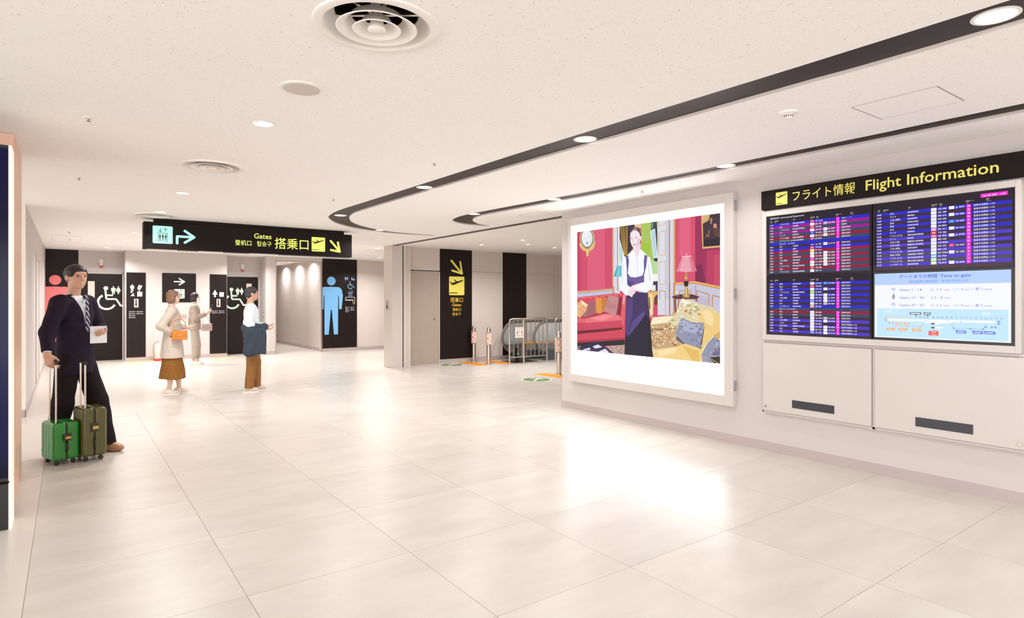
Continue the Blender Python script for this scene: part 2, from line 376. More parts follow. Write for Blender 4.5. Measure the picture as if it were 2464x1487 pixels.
# rest-room end of the hall
BY, RY, MY = 17.70, 18.35, 17.70
wl = wall('wall_left', (-0.72, -0.45, 10.1, 18.7, 0, CZ), M['wall'], 'pale side wall running back to the women rest room sign')
wlf = wall('wall_left_front', (-8, -0.45, 10.0, 10.1, 0, CZ), M['cream'], 'cream wall end behind the copper pillar')
MB().box(-8.0, -0.445, 9.995, 10.0, 0, 0.10).box(-0.45, -0.445, 9.995, 18.35, 0, 0.10).build('skirting', M['base'], wl)
MB().box(-0.45, -0.435, 13.0, 13.06, 0.1, 2.3).box(-0.45, -0.435, 14.2, 14.26, 0.1, 2.3).box(-0.45, -0.435, 13.06, 14.2, 2.24, 2.3).build('door_casing', M['frame'], wl)
wb1 = wall('wall_back_left', (-0.45, 1.13, RY, RY + 0.2, 0, CZ), M['wall'], 'recessed wall around the left accessible rest room door')
wb2 = wall('wall_back_center', (1.13, 3.44, BY, RY + 0.2, 0, CZ), M['wall'], 'projecting pale wall between the two accessible rest room doors')
MB().box(1.125, 3.445, BY - 0.006, BY, 0, 0.10).build('skirting', M['base'], wb2)
wb3 = wall('wall_back_right', (3.44, 4.46, RY, RY + 0.2, 0, CZ), M['wall'], 'recessed wall around the right accessible rest room door')
wb4 = MB().prism([(4.44, BY + 0.12), (4.45, BY + 0.05), (4.48, BY + 0.015), (4.54, BY), (4.70, BY), (4.70, 24), (4.44, 24)], 0, CZ).build('wall_pier', M['wall']); tag(wb4, 'round edged pier between door and corridor', 'wall', kind='structure')
MB().prism([(4.435, BY + 0.12), (4.445, BY + 0.045), (4.477, BY + 0.009), (4.54, BY - 0.006), (4.706, BY - 0.006), (4.706, 24), (4.70, 24), (4.70, BY), (4.54, BY), (4.48, BY + 0.015), (4.45, BY + 0.05), (4.44, BY + 0.12)], 0, 0.10).build('skirting', M['base'], wb4)
MB().box(4.70, 4.72, BY - 0.012, BY + 0.05, 0, 2.62).box(4.70, 6.02, BY - 0.012, BY + 0.05, 2.61, 2.63).box(6.0, 6.02, BY - 0.012, BY + 0.05, 0, 2.62).build('opening_trim', M['steel'], wb4)
wall('wall_corridor_header', (4.70, 6.02, BY, BY + 0.2, 2.62, CZ), M['wall'], 'wall strip above the corridor opening')
wco = wall('wall_corridor', (6.06, 6.2, BY + 0.2, 26, 0, CZ), M['wall_lobby'], 'inner wall of the rest room corridor lit by scallops')
MB().box(6.055, 6.06, BY + 0.2, 26, 0, 0.10).build('skirting', M['base'], wco)
wall('wall_corridor_end', (4.5, 6.2, 24, 24.2, 0, CZ), M['wall'], 'end wall of the rest room corridor')
wb5 = wall('wall_back_far', (6.02, 9.6, BY, BY + 0.2, 0, CZ), M['wall_lobby'], 'pale wall right of the men rest room sign')
MB().box(6.02, 9.6, BY - 0.006, BY, 0, 0.10).build('skirting', M['base'], wb5)
wall('wall_passage_right', (9.4, 9.6, 13.0, 17.9, 0, CZ), M['wall_lobby'], 'hidden side wall closing the passage behind the gates lobby')
# poster artwork: colour and outline of each printed shape, in millimetres on the light box
PW,PH,PL,PB=2.2499,1.6049,6.1455,0.8312
POSTER=[('cc4a68',(0,0,2250,0,2250,1605,0,1605)),
('d65a78',(208,1605,532,1605,532,832,208,815)),
('c24162',(1,1605,77,1605,77,809,1,802)),
('bcbfd6',(1,793,671,820,671,749,1,717)),
('b07a3a',(1,789,671,824,671,806,1,766)),
('f0dca0',(1,784,671,819,671,812,1,776)),
('d98c96',(1,804,671,833,671,827,1,797)),
('c9985a',(668,1605,693,1605,693,796,668,796)),
('f0d9ac',(675,1605,683,1605,683,796,675,796)),
('d3d6e2',(693,1605,751,1605,751,795,693,796)),
('b88f55',(749,1605,764,1605,764,795,749,795)),
('dfe1ea',(764,1605,802,1605,802,794,764,795)),
('a98a5c',(790,1605,797,1605,797,1185,790,1185)),
('cc8a68',(671,849,701,848,701,760,671,760)),
('d0d2de',(701,848,797,846,797,762,701,763)),
('e3eeee',(799,1605,939,1605,939,792,799,794)),
('a8d0c8',(805,1388,835,1301,845,1147,805,1135)),
('57432f',(793,1605,937,1605,934,1233,878,1212,837,1322,793,1459)),
('c59a50',(800,1605,835,1420,846,1420,810,1605)),
('c59a50',(835,1420,863,1236,874,1237,846,1420)),
('a8803e',(826,1602,854,1418,865,1418,836,1602)),
('a8803e',(854,1418,876,1236,886,1236,865,1418)),
('c59a50',(854,1600,872,1417,882,1417,864,1599)),
('c59a50',(872,1417,882,1236,892,1235,882,1417)),
('a8803e',(887,1597,896,1415,906,1415,897,1596)),
('a8803e',(896,1415,898,1235,908,1234,906,1415)),
('c59a50',(913,1594,914,1414,924,1413,923,1593)),
('c59a50',(914,1414,907,1234,918,1233,924,1413)),
('3a3238',(934,1605,1010,1605,1049,1601,1049,1512,985,1504,1012,1317,934,1233)),
('d9c9b0',(1044,1605,1143,1605,1143,1551,1044,1567)),
('e8b53f',(1085,1584,1120,1587,1120,1560,1076,1568)),
('a6c060',(1144,1605,1404,1605,1404,975,1144,984)),
('9cc03c',(1149,1378,1283,1367,1283,1206,1149,1274)),
('b4d49a',(1302,1154,1404,1148,1404,982,1302,986)),
('e6eee6',(1302,993,1404,982,1404,896,1321,905)),
('4a3550',(1335,897,1404,903,1404,689,1335,689)),
('d8e4e2',(1302,862,1372,853,1372,788,1302,789)),
('3c4450',(1307,1605,1322,1605,1390,1601,1390,1521,1365,1524,1300,1512)),
('2f3b46',(1358,1524,1393,1546,1397,1257,1386,1258)),
('8c98a0',(1316,1591,1335,1592,1328,1531,1311,1529)),
('cfe0e8',(1288,1495,1363,1522,1402,1179,1338,1175)),
('b4ccd8',(1307,1486,1358,1503,1386,1200,1347,1195)),
('423c46',(1341,1172,1404,1170,1399,1131,1351,1137)),
('bd8f52',(1253,778,1404,786,1404,737,1259,738)),
('d9b26a',(1253,777,1400,783,1400,754,1349,703,1321,478,1274,477,1259,667)),
('6a4020',(1349,703,1400,710,1400,624,1353,624)),
('e8d4a8',(1274,755,1321,747,1335,507,1288,506)),
('7a4a34',(1264,711,1283,711,1292,572,1274,572)),
('d6d8e2',(1402,1605,1571,1605,1571,688,1402,689)),
('d2d3de',(1402,884,1571,880,1571,504,1402,501)),
('c4c6d6',(1527,1605,1565,1605,1565,688,1527,688)),
('c99a55',(1420,1467,1517,1483,1513,1493,1416,1476)),
('c99a55',(1509,1488,1509,1200,1521,1199,1521,1487)),
('c99a55',(1515,1204,1424,1206,1425,1197,1516,1195)),
('c99a55',(1430,1201,1424,1471,1412,1472,1419,1201)),
('ecd3a0',(1419,1470,1516,1486,1515,1490,1417,1474)),
('ecd3a0',(1513,1488,1513,1199,1517,1199,1517,1488)),
('ecd3a0',(1515,1201,1424,1203,1425,1199,1515,1198)),
('ecd3a0',(1427,1201,1420,1472,1416,1472,1422,1201)),
('c99a55',(1425,1119,1516,1122,1515,1131,1424,1129)),
('c99a55',(1509,1127,1509,857,1521,857,1521,1126)),
('c99a55',(1516,862,1429,872,1427,863,1514,853)),
('c99a55',(1434,868,1430,1124,1419,1124,1422,868)),
('ecd3a0',(1425,1122,1515,1125,1515,1128,1424,1126)),
('ecd3a0',(1513,1127,1513,857,1517,857,1517,1126)),
('ecd3a0',(1515,859,1428,869,1428,866,1515,855)),
('ecd3a0',(1430,868,1427,1124,1422,1124,1426,868)),
('d8b070',(1412,1605,1414,1544,1423,1544,1421,1605)),
('d8b070',(1420,1540,1517,1558,1514,1565,1417,1547)),
('d8b070',(1520,1561,1520,1605,1519,1605,1511,1605,1511,1562)),
('c98f52',(1435,689,1432,791,1422,791,1425,688)),
('c98f52',(1427,787,1514,775,1516,783,1428,795)),
('c98f52',(1510,779,1510,688,1520,688,1520,779)),
('c98f52',(1435,689,1435,791,1425,791,1425,689)),
('c98f52',(1429,787,1517,771,1519,777,1431,794)),
('c98f52',(1513,774,1516,510,1525,511,1522,774)),
('b98050',(1567,1605,1583,1605,1583,688,1567,688)),
('d3d2e0',(1583,1605,1629,1605,1629,688,1583,688)),
('d39a58',(1629,1605,1655,1605,1655,688,1629,688)),
('f0cd96',(1636,1605,1643,1605,1643,688,1636,688)),
('b9744a',(1567,880,1586,879,1586,508,1567,508)),
('cfcddd',(1586,879,1629,878,1629,509,1586,508)),
('c98a50',(1629,878,1655,878,1655,509,1629,509)),
('d0506c',(1655,1605,1844,1605,1930,1602,1930,875,1655,861)),
('dc6080',(1715,1605,1788,1605,1867,1602,1867,1157,1715,1166)),
('9c3058',(1930,1602,2250,1598,2250,818,1930,879)),
('b83a60',(2076,1218,2250,1207,2250,815,2076,848)),
('c24864',(2169,1166,2250,1161,2250,816,2169,836)),
('7c2850',(1932,1045,2013,1082,2060,912,2060,855,1932,879)),
('d9b070',(2009,1603,2250,1601,2250,1239,2025,1237)),
('c9a878',(2025,1517,2060,1594,2123,1600,2107,1542,2029,1509)),
('42303e',(2030,1509,2104,1539,2123,1599,2250,1598,2250,1257,2037,1257)),
('5a4038',(2162,1470,2245,1449,2245,1344,2177,1363)),
('d0907a',(2166,1496,2204,1495,2208,1452,2166,1450)),
('a08060',(2119,1561,2154,1560,2142,1492,2127,1500)),
('8a7060',(2100,1436,2115,1435,2111,1356,2100,1357)),
('b8743c',(2090,1374,2089,1370,2088,1366,2086,1362,2084,1360,2081,1359,2079,1359,2076,1361,2074,1363,2072,1367,2071,1371,2071,1376,2071,1380,2072,1384,2074,1387,2076,1390,2079,1391,2081,1391,2084,1389,2086,1386,2088,1383,2089,1379)),
('2e2433',(2045,1334,2245,1344,2245,1263,2045,1261)),
('c8c6da',(1655,854,1924,859,2250,796,2250,687,1655,688)),
('c4c0d4',(1655,846,1924,851,2250,798,2250,524,1655,509)),
('b0a8c4',(1924,847,1948,843,1948,647,1924,667)),
('bdb4ca',(1953,735,2107,707,2100,614,1953,647)),
('cf9a50',(1655,874,1924,888,2250,823,2250,791,1924,857,1655,851)),
('f3d9a0',(1655,870,1924,883,2250,817,2250,812,1924,878,1655,864)),
('c8924c',(1721,744,1721,782,1710,782,1710,744)),
('c8924c',(1716,778,1874,784,1873,793,1715,787)),
('c8924c',(1868,789,1868,736,1879,736,1879,789)),
('c08448',(1959,674,1961,781,1949,781,1946,674)),
('c08448',(1953,776,2110,734,2113,744,1957,786)),
('c08448',(2106,739,2100,621,2112,621,2117,739)),
('c08448',(2156,601,2160,730,2148,730,2144,601)),
('c08448',(2152,725,2250,699,2250,709,2156,735)),
('5a3036',(1607,715,1698,743,1891,742,1989,714,1944,689,1659,690)),
('a8765a',(1605,710,1658,687,1661,692,1608,714)),
('a8765a',(1659,687,1944,687,1944,691,1659,692)),
('a8765a',(1946,687,1990,708,1987,712,1943,691)),
('8a5040',(1637,690,1668,690,1681,513,1656,513)),
('8a5040',(1932,689,1957,689,1958,660,1936,667)),
('a06a50',(1700,690,1715,689,1707,597,1689,548)),
('d58aa0',(1672,1004,1753,1167,1880,1170,1955,997,1817,991)),
('eaa4b0',(1715,1002,1766,1165,1842,1167,1875,993)),
('d86a80',(1880,1169,1955,997,1908,993,1860,1167)),
('f2e2e0',(1751,1163,1882,1165,1881,1171,1751,1169)),
('e8d0d0',(1810,1199,1818,1198,1818,1168,1810,1169)),
('cf7a8e',(1761,1164,1692,1005,1695,1004,1763,1163)),
('cf7a8e',(1773,1163,1722,1003,1724,1003,1776,1162)),
('cf7a8e',(1786,1162,1751,1002,1753,1002,1789,1162)),
('cf7a8e',(1799,1161,1779,1001,1782,1001,1801,1161)),
('cf7a8e',(1811,1161,1808,1000,1810,1000,1814,1160)),
('cf7a8e',(1824,1160,1836,998,1839,998,1826,1160)),
('cf7a8e',(1836,1159,1865,997,1867,997,1839,1159)),
('cf7a8e',(1849,1158,1893,996,1895,996,1851,1159)),
('cf7a8e',(1861,1157,1920,995,1923,995,1864,1158)),
('b9925c',(1798,992,1818,991,1827,940,1821,895,1796,896,1790,941)),
('d9b878',(1823,926,1823,923,1821,921,1818,919,1814,918,1809,917,1804,917,1800,918,1796,920,1793,922,1791,924,1790,927,1791,930,1793,932,1796,934,1800,936,1804,936,1809,936,1814,935,1818,934,1821,931,1823,929)),
('2c2228',(1776,890,1842,890,1838,840,1821,827,1796,827,1780,843)),
('b58a48',(1796,833,1827,832,1842,763,1860,725,1850,701,1783,705,1773,726,1796,771)),
('f0dc9c',(1807,826,1815,825,1821,715,1807,715)),
('d8d4d0',(1711,761,1710,754,1707,747,1702,741,1696,737,1689,735,1681,735,1674,737,1668,742,1663,747,1660,754,1659,762,1660,769,1663,776,1668,782,1674,786,1681,788,1689,788,1696,786,1702,781,1707,776,1710,769)),
('807a78',(1676,744,1707,744,1711,716,1681,718)),
('c89a58',(1796,733,1795,727,1793,722,1790,717,1786,714,1781,712,1777,712,1772,714,1768,717,1765,722,1763,727,1762,733,1763,739,1765,744,1768,749,1772,752,1777,753,1781,753,1786,752,1790,748,1793,744,1795,739)),
('e6d2a4',(1288,375,1325,474,1655,507,1715,611,1758,702,1808,674,1891,667,2060,617,2146,601,2238,537,2250,527,2250,0,1579,0,1344,2,1302,156)),
('f2e6c8',(1330,471,1646,502,1611,449,1531,418,1302,390)),
('f4ead2',(1758,700,1810,673,1867,664,1766,584,1681,527,1715,618)),
('e9c680',(1957,437,2013,566,2084,601,2250,513,2250,277,2162,298,2021,144,1981,262)),
('f0d8a4',(2013,546,2084,581,2169,522,2154,390,2060,440)),
('cfa860',(2162,298,2250,346,2250,274,2215,254)),
('d8c89c',(2060,615,2146,604,2242,537,2238,520,2139,575,2021,573)),
('d9cda8',(1531,418,1646,499,1766,598,1891,664,2060,619,2005,566,1916,450,1817,475,1715,368,1646,372)),
('c9b070',(1748,612,1744,602,1735,600,1728,607,1728,618,1735,625,1744,623)),
('b8a850',(1704,391,1699,381,1687,378,1677,384,1677,396,1687,403,1699,401)),
('d0cfd0',(1928,447,1923,439,1913,437,1904,442,1904,451,1913,456,1923,455)),
('a8a468',(1954,558,1946,548,1929,546,1915,552,1915,563,1929,570,1946,567)),
('c9b070',(1666,527,1656,514,1633,511,1615,519,1615,533,1633,542,1656,540)),
('d0cfd0',(1889,573,1882,562,1868,559,1857,567,1857,578,1868,586,1882,583)),
('c87850',(1767,611,1762,599,1750,595,1740,604,1740,618,1750,626,1762,623)),
('b89a60',(2017,521,2009,515,1991,513,1977,517,1977,524,1991,529,2009,528)),
('d0cfd0',(1879,636,1871,627,1854,625,1840,631,1840,641,1854,648,1871,645)),
('a8a468',(1664,537,1656,530,1637,528,1623,532,1623,541,1637,546,1656,544)),
('d0cfd0',(1720,431,1714,421,1702,418,1691,425,1691,436,1702,444,1714,442)),
('e8e0c8',(1953,622,1948,617,1936,615,1926,619,1926,625,1936,629,1948,628)),
('a8a468',(1992,581,1988,573,1980,571,1973,576,1973,585,1980,590,1988,588)),
('c9b070',(1759,405,1753,398,1740,396,1730,400,1730,408,1740,413,1753,412)),
('f0ead0',(1779,618,1771,611,1754,609,1740,614,1740,621,1754,626,1771,624)),
('b89a60',(1828,559,1823,546,1812,543,1803,552,1803,565,1812,574,1823,571)),
('c9b070',(1740,577,1734,569,1719,567,1706,572,1706,580,1719,586,1734,584)),
('b8a850',(1972,625,1969,618,1960,616,1952,621,1952,628,1960,633,1969,631)),
('b8a850',(1879,615,1872,604,1856,602,1843,609,1843,620,1856,627,1872,625)),
('f0ead0',(1948,578,1940,571,1923,569,1909,574,1909,582,1923,587,1940,585)),
('b89a60',(1661,536,1657,527,1648,525,1640,531,1640,541,1648,548,1657,545)),
('d0cfd0',(1690,417,1683,411,1667,409,1654,413,1654,419,1667,424,1683,423)),
('b8a850',(1966,617,1957,609,1937,607,1920,613,1920,621,1937,627,1957,625)),
('b8a850',(1631,501,1624,494,1607,493,1594,497,1594,504,1607,508,1624,507)),
('e8e0c8',(1671,421,1665,409,1651,406,1640,414,1640,426,1651,434,1665,432)),
('f0ead0',(1931,488,1924,477,1908,474,1896,481,1896,493,1908,501,1924,499)),
('f0ead0',(1890,584,1880,578,1858,576,1841,580,1841,587,1858,591,1880,590)),
('e8e0c8',(1879,642,1870,634,1851,632,1836,638,1836,646,1851,651,1870,650)),
('b89a60',(1887,533,1879,520,1860,516,1845,525,1845,540,1860,549,1879,546)),
('f0ead0',(1969,624,1960,614,1940,611,1923,618,1923,629,1940,636,1960,634)),
('a8a468',(1969,602,1960,592,1941,589,1925,596,1925,607,1941,614,1960,612)),
('c9b070',(1775,633,1768,620,1753,616,1740,625,1740,640,1753,649,1768,645)),
('a8a468',(1842,617,1837,604,1828,601,1820,610,1820,624,1828,633,1837,630)),
('a8a468',(1980,578,1971,572,1952,570,1936,574,1936,580,1952,585,1971,584)),
('c87850',(1819,554,1812,542,1798,539,1787,547,1787,560,1798,568,1812,566)),
('c9b070',(1948,551,1943,540,1934,537,1926,545,1926,556,1934,564,1943,561)),
('f0ead0',(1965,522,1959,511,1945,508,1934,515,1934,528,1945,536,1959,533)),
('d0cfd0',(1780,488,1772,475,1754,471,1740,480,1740,495,1754,505,1772,502)),
('e8e0c8',(1790,622,1784,616,1770,614,1759,618,1759,626,1770,631,1784,629)),
('a8a468',(1887,569,1882,555,1870,552,1860,561,1860,576,1870,586,1882,583)),
('c9b070',(1866,622,1859,611,1844,608,1831,616,1831,628,1844,636,1859,634)),
('d0cfd0',(1793,634,1787,626,1772,624,1761,629,1761,638,1772,643,1787,641)),
('b89a60',(1607,410,1598,399,1577,396,1560,403,1560,414,1577,422,1598,420)),
('b89a60',(1990,524,1983,515,1966,512,1953,518,1953,528,1966,535,1983,533)),
('a8a468',(1650,448,1640,439,1616,436,1598,441,1598,451,1616,457,1640,456)),
('e8e0c8',(1769,494,1763,480,1751,477,1740,486,1740,501,1751,511,1763,508)),
('c9b070',(1660,442,1656,430,1646,427,1638,435,1638,447,1646,455,1656,453)),
('a8a468',(1972,569,1966,561,1953,559,1943,564,1943,573,1953,579,1966,577)),
('c4a27a',(1291,382,1531,415,1698,364,1650,253,1800,195,1698,154,1353,94,1307,156)),
('8a6850',(1294,337,1522,350,1681,360,1522,331,1321,321)),
('c89058',(1681,191,1674,180,1659,177,1646,184,1646,195,1659,203,1674,202)),
('e0c9a0',(1385,237,1379,226,1364,222,1352,229,1352,242,1364,250,1379,248)),
('a87848',(1347,148,1343,141,1334,138,1327,143,1327,151,1334,157,1343,156)),
('b07040',(1659,339,1652,330,1636,327,1623,333,1623,343,1636,349,1652,348)),
('e0c9a0',(1655,335,1648,329,1634,327,1623,331,1623,338,1634,342,1648,341)),
('e0c9a0',(1416,304,1409,296,1391,294,1377,298,1377,306,1391,311,1409,310)),
('b07040',(1474,183,1469,174,1457,172,1448,177,1448,186,1457,192,1469,191)),
('e0c9a0',(1421,160,1415,151,1400,148,1388,153,1388,163,1400,169,1415,168)),
('e8d8b8',(1456,148,1453,144,1445,142,1438,145,1438,150,1445,153,1453,153)),
('c89058',(1687,153,1681,147,1668,144,1658,148,1658,155,1668,160,1681,159)),
('f0e4cc',(1359,319,1353,311,1338,309,1327,313,1327,322,1338,327,1353,326)),
('f0e4cc',(1544,374,1541,369,1534,367,1529,370,1529,376,1534,379,1541,378)),
('b07040',(1333,282,1330,276,1323,274,1318,278,1318,285,1323,289,1330,288)),
('c89058',(1599,341,1596,335,1589,333,1583,337,1583,344,1589,348,1596,347)),
('d8bc90',(1654,236,1648,227,1633,224,1622,229,1622,239,1633,245,1648,244)),
('a87848',(1678,179,1673,170,1660,167,1650,173,1650,183,1660,189,1673,188)),
('8a6a4a',(1590,255,1586,245,1578,242,1572,249,1572,260,1578,267,1586,265)),
('d8bc90',(1501,372,1498,361,1490,358,1483,365,1483,377,1490,384,1498,382)),
('b07040',(1523,256,1515,249,1499,247,1486,250,1486,257,1499,262,1515,261)),
('e8d8b8',(1466,281,1462,272,1453,270,1445,276,1445,285,1453,292,1462,290)),
('a87848',(1433,188,1430,177,1422,174,1415,181,1415,192,1422,200,1430,198)),
('e8d8b8',(1631,336,1626,327,1614,324,1605,330,1605,340,1614,346,1626,345)),
('8a6a4a',(1391,176,1386,171,1376,169,1367,172,1367,178,1376,182,1386,181)),
('e0c9a0',(1525,343,1519,332,1505,329,1494,336,1494,347,1505,355,1519,353)),
('8a6a4a',(1440,224,1434,220,1421,218,1410,220,1410,225,1421,228,1434,228)),
('b07040',(1565,327,1558,320,1543,317,1530,322,1530,330,1543,336,1558,334)),
('a87848',(1640,195,1633,184,1616,181,1603,187,1603,198,1616,206,1633,205)),
('e8d8b8',(1654,232,1648,224,1635,222,1625,226,1625,235,1635,241,1648,239)),
('a87848',(1686,308,1682,304,1674,303,1668,305,1668,310,1674,313,1682,312)),
('f0e4cc',(1513,183,1510,174,1503,171,1498,177,1498,187,1503,193,1510,191)),
('d8bc90',(1454,236,1447,231,1432,229,1420,232,1420,237,1432,241,1447,240)),
('e8d8b8',(1681,192,1678,187,1671,185,1666,188,1666,194,1671,198,1678,197)),
('e8d8b8',(1420,145,1417,136,1411,134,1406,140,1406,150,1411,156,1417,154)),
('c89058',(1408,323,1401,316,1385,314,1372,318,1372,325,1385,330,1401,329)),
('e8d8b8',(1466,236,1462,228,1454,226,1447,231,1447,239,1454,245,1462,243)),
('b07040',(1347,254,1341,248,1328,245,1317,249,1317,256,1328,261,1341,260)),
('c89058',(1397,208,1393,203,1385,202,1378,204,1378,209,1385,212,1393,211)),
('b07040',(1652,165,1647,154,1637,151,1630,158,1630,169,1637,177,1647,175)),
('8a6a4a',(1674,167,1670,159,1660,156,1652,161,1652,170,1660,177,1670,175)),
('e8d8b8',(1419,257,1414,249,1402,246,1393,251,1393,261,1402,267,1414,265)),
('c89058',(1571,232,1568,221,1561,218,1555,225,1555,237,1561,245,1568,243)),
('f0e4cc',(1392,362,1384,356,1366,354,1352,357,1352,364,1366,368,1384,367)),
('a87848',(1407,224,1401,219,1386,217,1375,220,1375,224,1386,228,1401,227)),
('a87848',(1534,339,1530,329,1521,326,1514,333,1514,344,1521,351,1530,349)),
('b07040',(1371,138,1364,130,1346,126,1332,131,1332,141,1346,147,1364,146)),
('d8bc90',(1386,196,1378,186,1360,183,1346,189,1346,199,1360,207,1378,205)),
('f0e4cc',(1603,194,1599,186,1590,183,1583,189,1583,198,1590,204,1599,202)),
('c89058',(1568,208,1560,203,1542,201,1527,203,1527,209,1542,213,1560,213)),
('e8d8b8',(1613,380,1605,371,1588,368,1574,374,1574,384,1588,390,1605,389)),
('b07040',(1690,381,1683,372,1669,369,1658,375,1658,384,1669,391,1683,389)),
('f0e4cc',(1642,368,1635,361,1620,359,1608,363,1608,370,1620,375,1635,374)),
('c89058',(1548,267,1543,258,1533,255,1524,261,1524,271,1533,278,1543,276)),
('e8d8b8',(1632,206,1628,200,1620,198,1614,202,1614,209,1620,214,1628,212)),
('f0e4cc',(1442,295,1434,286,1416,283,1402,289,1402,299,1416,305,1434,304)),
('a87848',(1475,254,1467,248,1449,246,1435,249,1435,255,1449,259,1467,259)),
('f0e4cc',(1448,140,1445,135,1439,134,1434,137,1434,142,1439,146,1445,145)),
('c89058',(1442,213,1434,205,1416,202,1402,207,1402,215,1416,221,1434,220)),
('8a6a4a',(1333,305,1329,294,1320,291,1314,298,1314,311,1320,319,1329,317)),
('e8d8b8',(1555,303,1550,298,1538,297,1529,300,1529,305,1538,309,1550,308)),
('8a6a4a',(1329,184,1325,177,1316,175,1309,179,1309,186,1316,191,1325,190)),
('a87848',(1548,377,1543,366,1531,363,1521,370,1521,382,1531,390,1543,387)),
('f0e4cc',(1524,344,1518,336,1504,333,1493,339,1493,348,1504,354,1518,352)),
('8a6a4a',(1591,386,1587,378,1579,375,1572,381,1572,390,1579,396,1587,394)),
('b07040',(1553,357,1549,348,1541,345,1533,351,1533,362,1541,368,1549,366)),
('c89058',(1533,297,1526,287,1508,284,1494,290,1494,301,1508,309,1526,307)),
('c89058',(1568,249,1564,242,1554,240,1547,244,1547,251,1554,256,1564,255)),
('c89058',(1527,254,1521,244,1508,241,1498,247,1498,258,1508,266,1521,264)),
('a87848',(1515,182,1508,174,1491,171,1478,176,1478,185,1491,191,1508,190)),
('d8bc90',(1692,360,1686,355,1673,354,1663,356,1663,361,1673,364,1686,364)),
('a87848',(1633,178,1626,173,1612,171,1600,174,1600,178,1612,182,1626,182)),
('d8bc90',(1632,356,1628,352,1619,350,1612,353,1612,358,1619,361,1628,360)),
('f0e4cc',(1505,173,1499,163,1485,160,1474,166,1474,176,1485,183,1499,182)),
('e8d8b8',(1529,202,1521,196,1504,193,1491,197,1491,203,1504,208,1521,208)),
('c89058',(1475,387,1472,380,1465,378,1459,383,1459,391,1465,396,1472,394)),
('e8d8b8',(1349,276,1345,266,1335,263,1327,269,1327,281,1335,288,1345,286)),
('f0e4cc',(1682,194,1675,185,1661,182,1649,187,1649,198,1661,205,1675,203)),
('e8d8b8',(1360,361,1352,352,1333,350,1318,355,1318,363,1333,369,1352,368)),
('c89058',(1524,373,1518,365,1503,362,1492,368,1492,377,1503,383,1518,382)),
('e8d8b8',(1510,252,1507,245,1500,243,1494,247,1494,255,1500,260,1507,259)),
('c89058',(1374,358,1369,349,1356,347,1346,352,1346,362,1356,369,1369,367)),
('a87848',(1375,236,1368,232,1355,230,1343,233,1343,237,1355,240,1368,240)),
('8a6a4a',(1342,314,1335,306,1319,303,1306,308,1306,318,1319,324,1335,322)),
('c89058',(1682,357,1677,351,1664,350,1655,353,1655,359,1664,364,1677,363)),
('e0c9a0',(1565,348,1557,340,1539,337,1525,342,1525,351,1539,358,1557,356)),
('f0e4cc',(1328,241,1324,232,1314,230,1306,235,1306,245,1314,251,1324,249)),
('e0c9a0',(1546,241,1538,236,1521,234,1506,237,1506,242,1521,247,1538,246)),
('c89058',(1387,143,1380,134,1365,131,1353,136,1353,145,1365,151,1380,150)),
('d8bc90',(1553,324,1549,313,1539,310,1531,317,1531,328,1539,336,1549,334)),
('f0e4cc',(1617,311,1613,307,1605,305,1599,308,1599,313,1605,317,1613,316)),
('e8d8b8',(1686,387,1684,376,1677,373,1672,380,1672,392,1677,399,1684,397)),
('6a5a58',(1663,268,1698,262,1965,126,2053,400,2060,427,2013,140,1969,120,1766,183,1681,227)),
('8e94ac',(1732,459,1758,479,1900,429,2049,432,2021,264,1969,123,1783,194,1663,282)),
('a8b0c8',(1758,459,1891,415,1997,405,1932,308,1766,335)),
('b8bcd0',(1993,245,1989,239,1980,238,1975,244,1980,250,1989,251)),
('b8bcd0',(2025,328,2018,317,2004,316,1998,327,2004,339,2018,339)),
('6a6480',(1866,289,1858,284,1842,283,1834,287,1842,293,1858,293)),
('b8bcd0',(1745,430,1739,420,1727,419,1721,429,1727,439,1739,440)),
('9098b4',(1831,333,1827,326,1818,326,1814,332,1818,339,1827,340)),
('b8bcd0',(1758,321,1752,310,1739,309,1733,320,1739,332,1752,333)),
('a89a9c',(1851,409,1844,399,1831,399,1825,409,1831,419,1844,419)),
('b8bcd0',(1756,402,1750,392,1738,392,1732,402,1738,412,1750,412)),
('6a6480',(1960,186,1954,180,1943,179,1938,185,1943,192,1954,192)),
('9098b4',(1964,183,1961,171,1953,171,1949,182,1953,193,1961,194)),
('80708a',(1993,161,1989,153,1982,152,1978,160,1982,168,1989,169)),
('b8bcd0',(2029,336,2023,327,2010,326,2004,335,2010,344,2023,344)),
('6a6480',(2011,358,2005,350,1992,350,1986,357,1992,366,2005,366)),
('9098b4',(1964,206,1959,201,1950,200,1945,205,1950,211,1959,212)),
('a89a9c',(1839,312,1833,303,1820,302,1813,311,1820,321,1833,321)),
('6a6480',(1985,316,1979,306,1967,305,1961,315,1967,325,1979,325)),
('6a6480',(1812,392,1807,384,1799,384,1795,392,1799,400,1807,401)),
('a89a9c',(2021,181,2013,170,1998,169,1990,179,1998,189,2013,190)),
('9098b4',(2024,177,2018,168,2006,167,2000,176,2006,185,2018,186)),
('7c7c96',(1982,170,1975,160,1960,159,1952,168,1960,178,1975,179)),
('9098b4',(1788,427,1779,421,1762,420,1754,426,1762,433,1779,434)),
('80708a',(1963,393,1958,386,1948,385,1943,393,1948,400,1958,401)),
('7c7c96',(1937,426,1929,417,1914,417,1907,426,1914,435,1929,435)),
('b8bcd0',(1783,431,1776,425,1764,425,1757,430,1764,436,1776,436)),
('6a6480',(2018,298,2013,289,2002,288,1997,297,2002,305,2013,306)),
('6a6480',(1908,234,1901,224,1887,223,1880,232,1887,242,1901,243)),
('7c7c96',(1923,361,1914,354,1898,353,1890,360,1898,367,1914,367)),
('a89a9c',(1942,187,1938,177,1931,177,1927,186,1931,196,1938,196)),
('7c7c96',(1965,234,1957,224,1941,223,1933,232,1941,242,1957,243)),
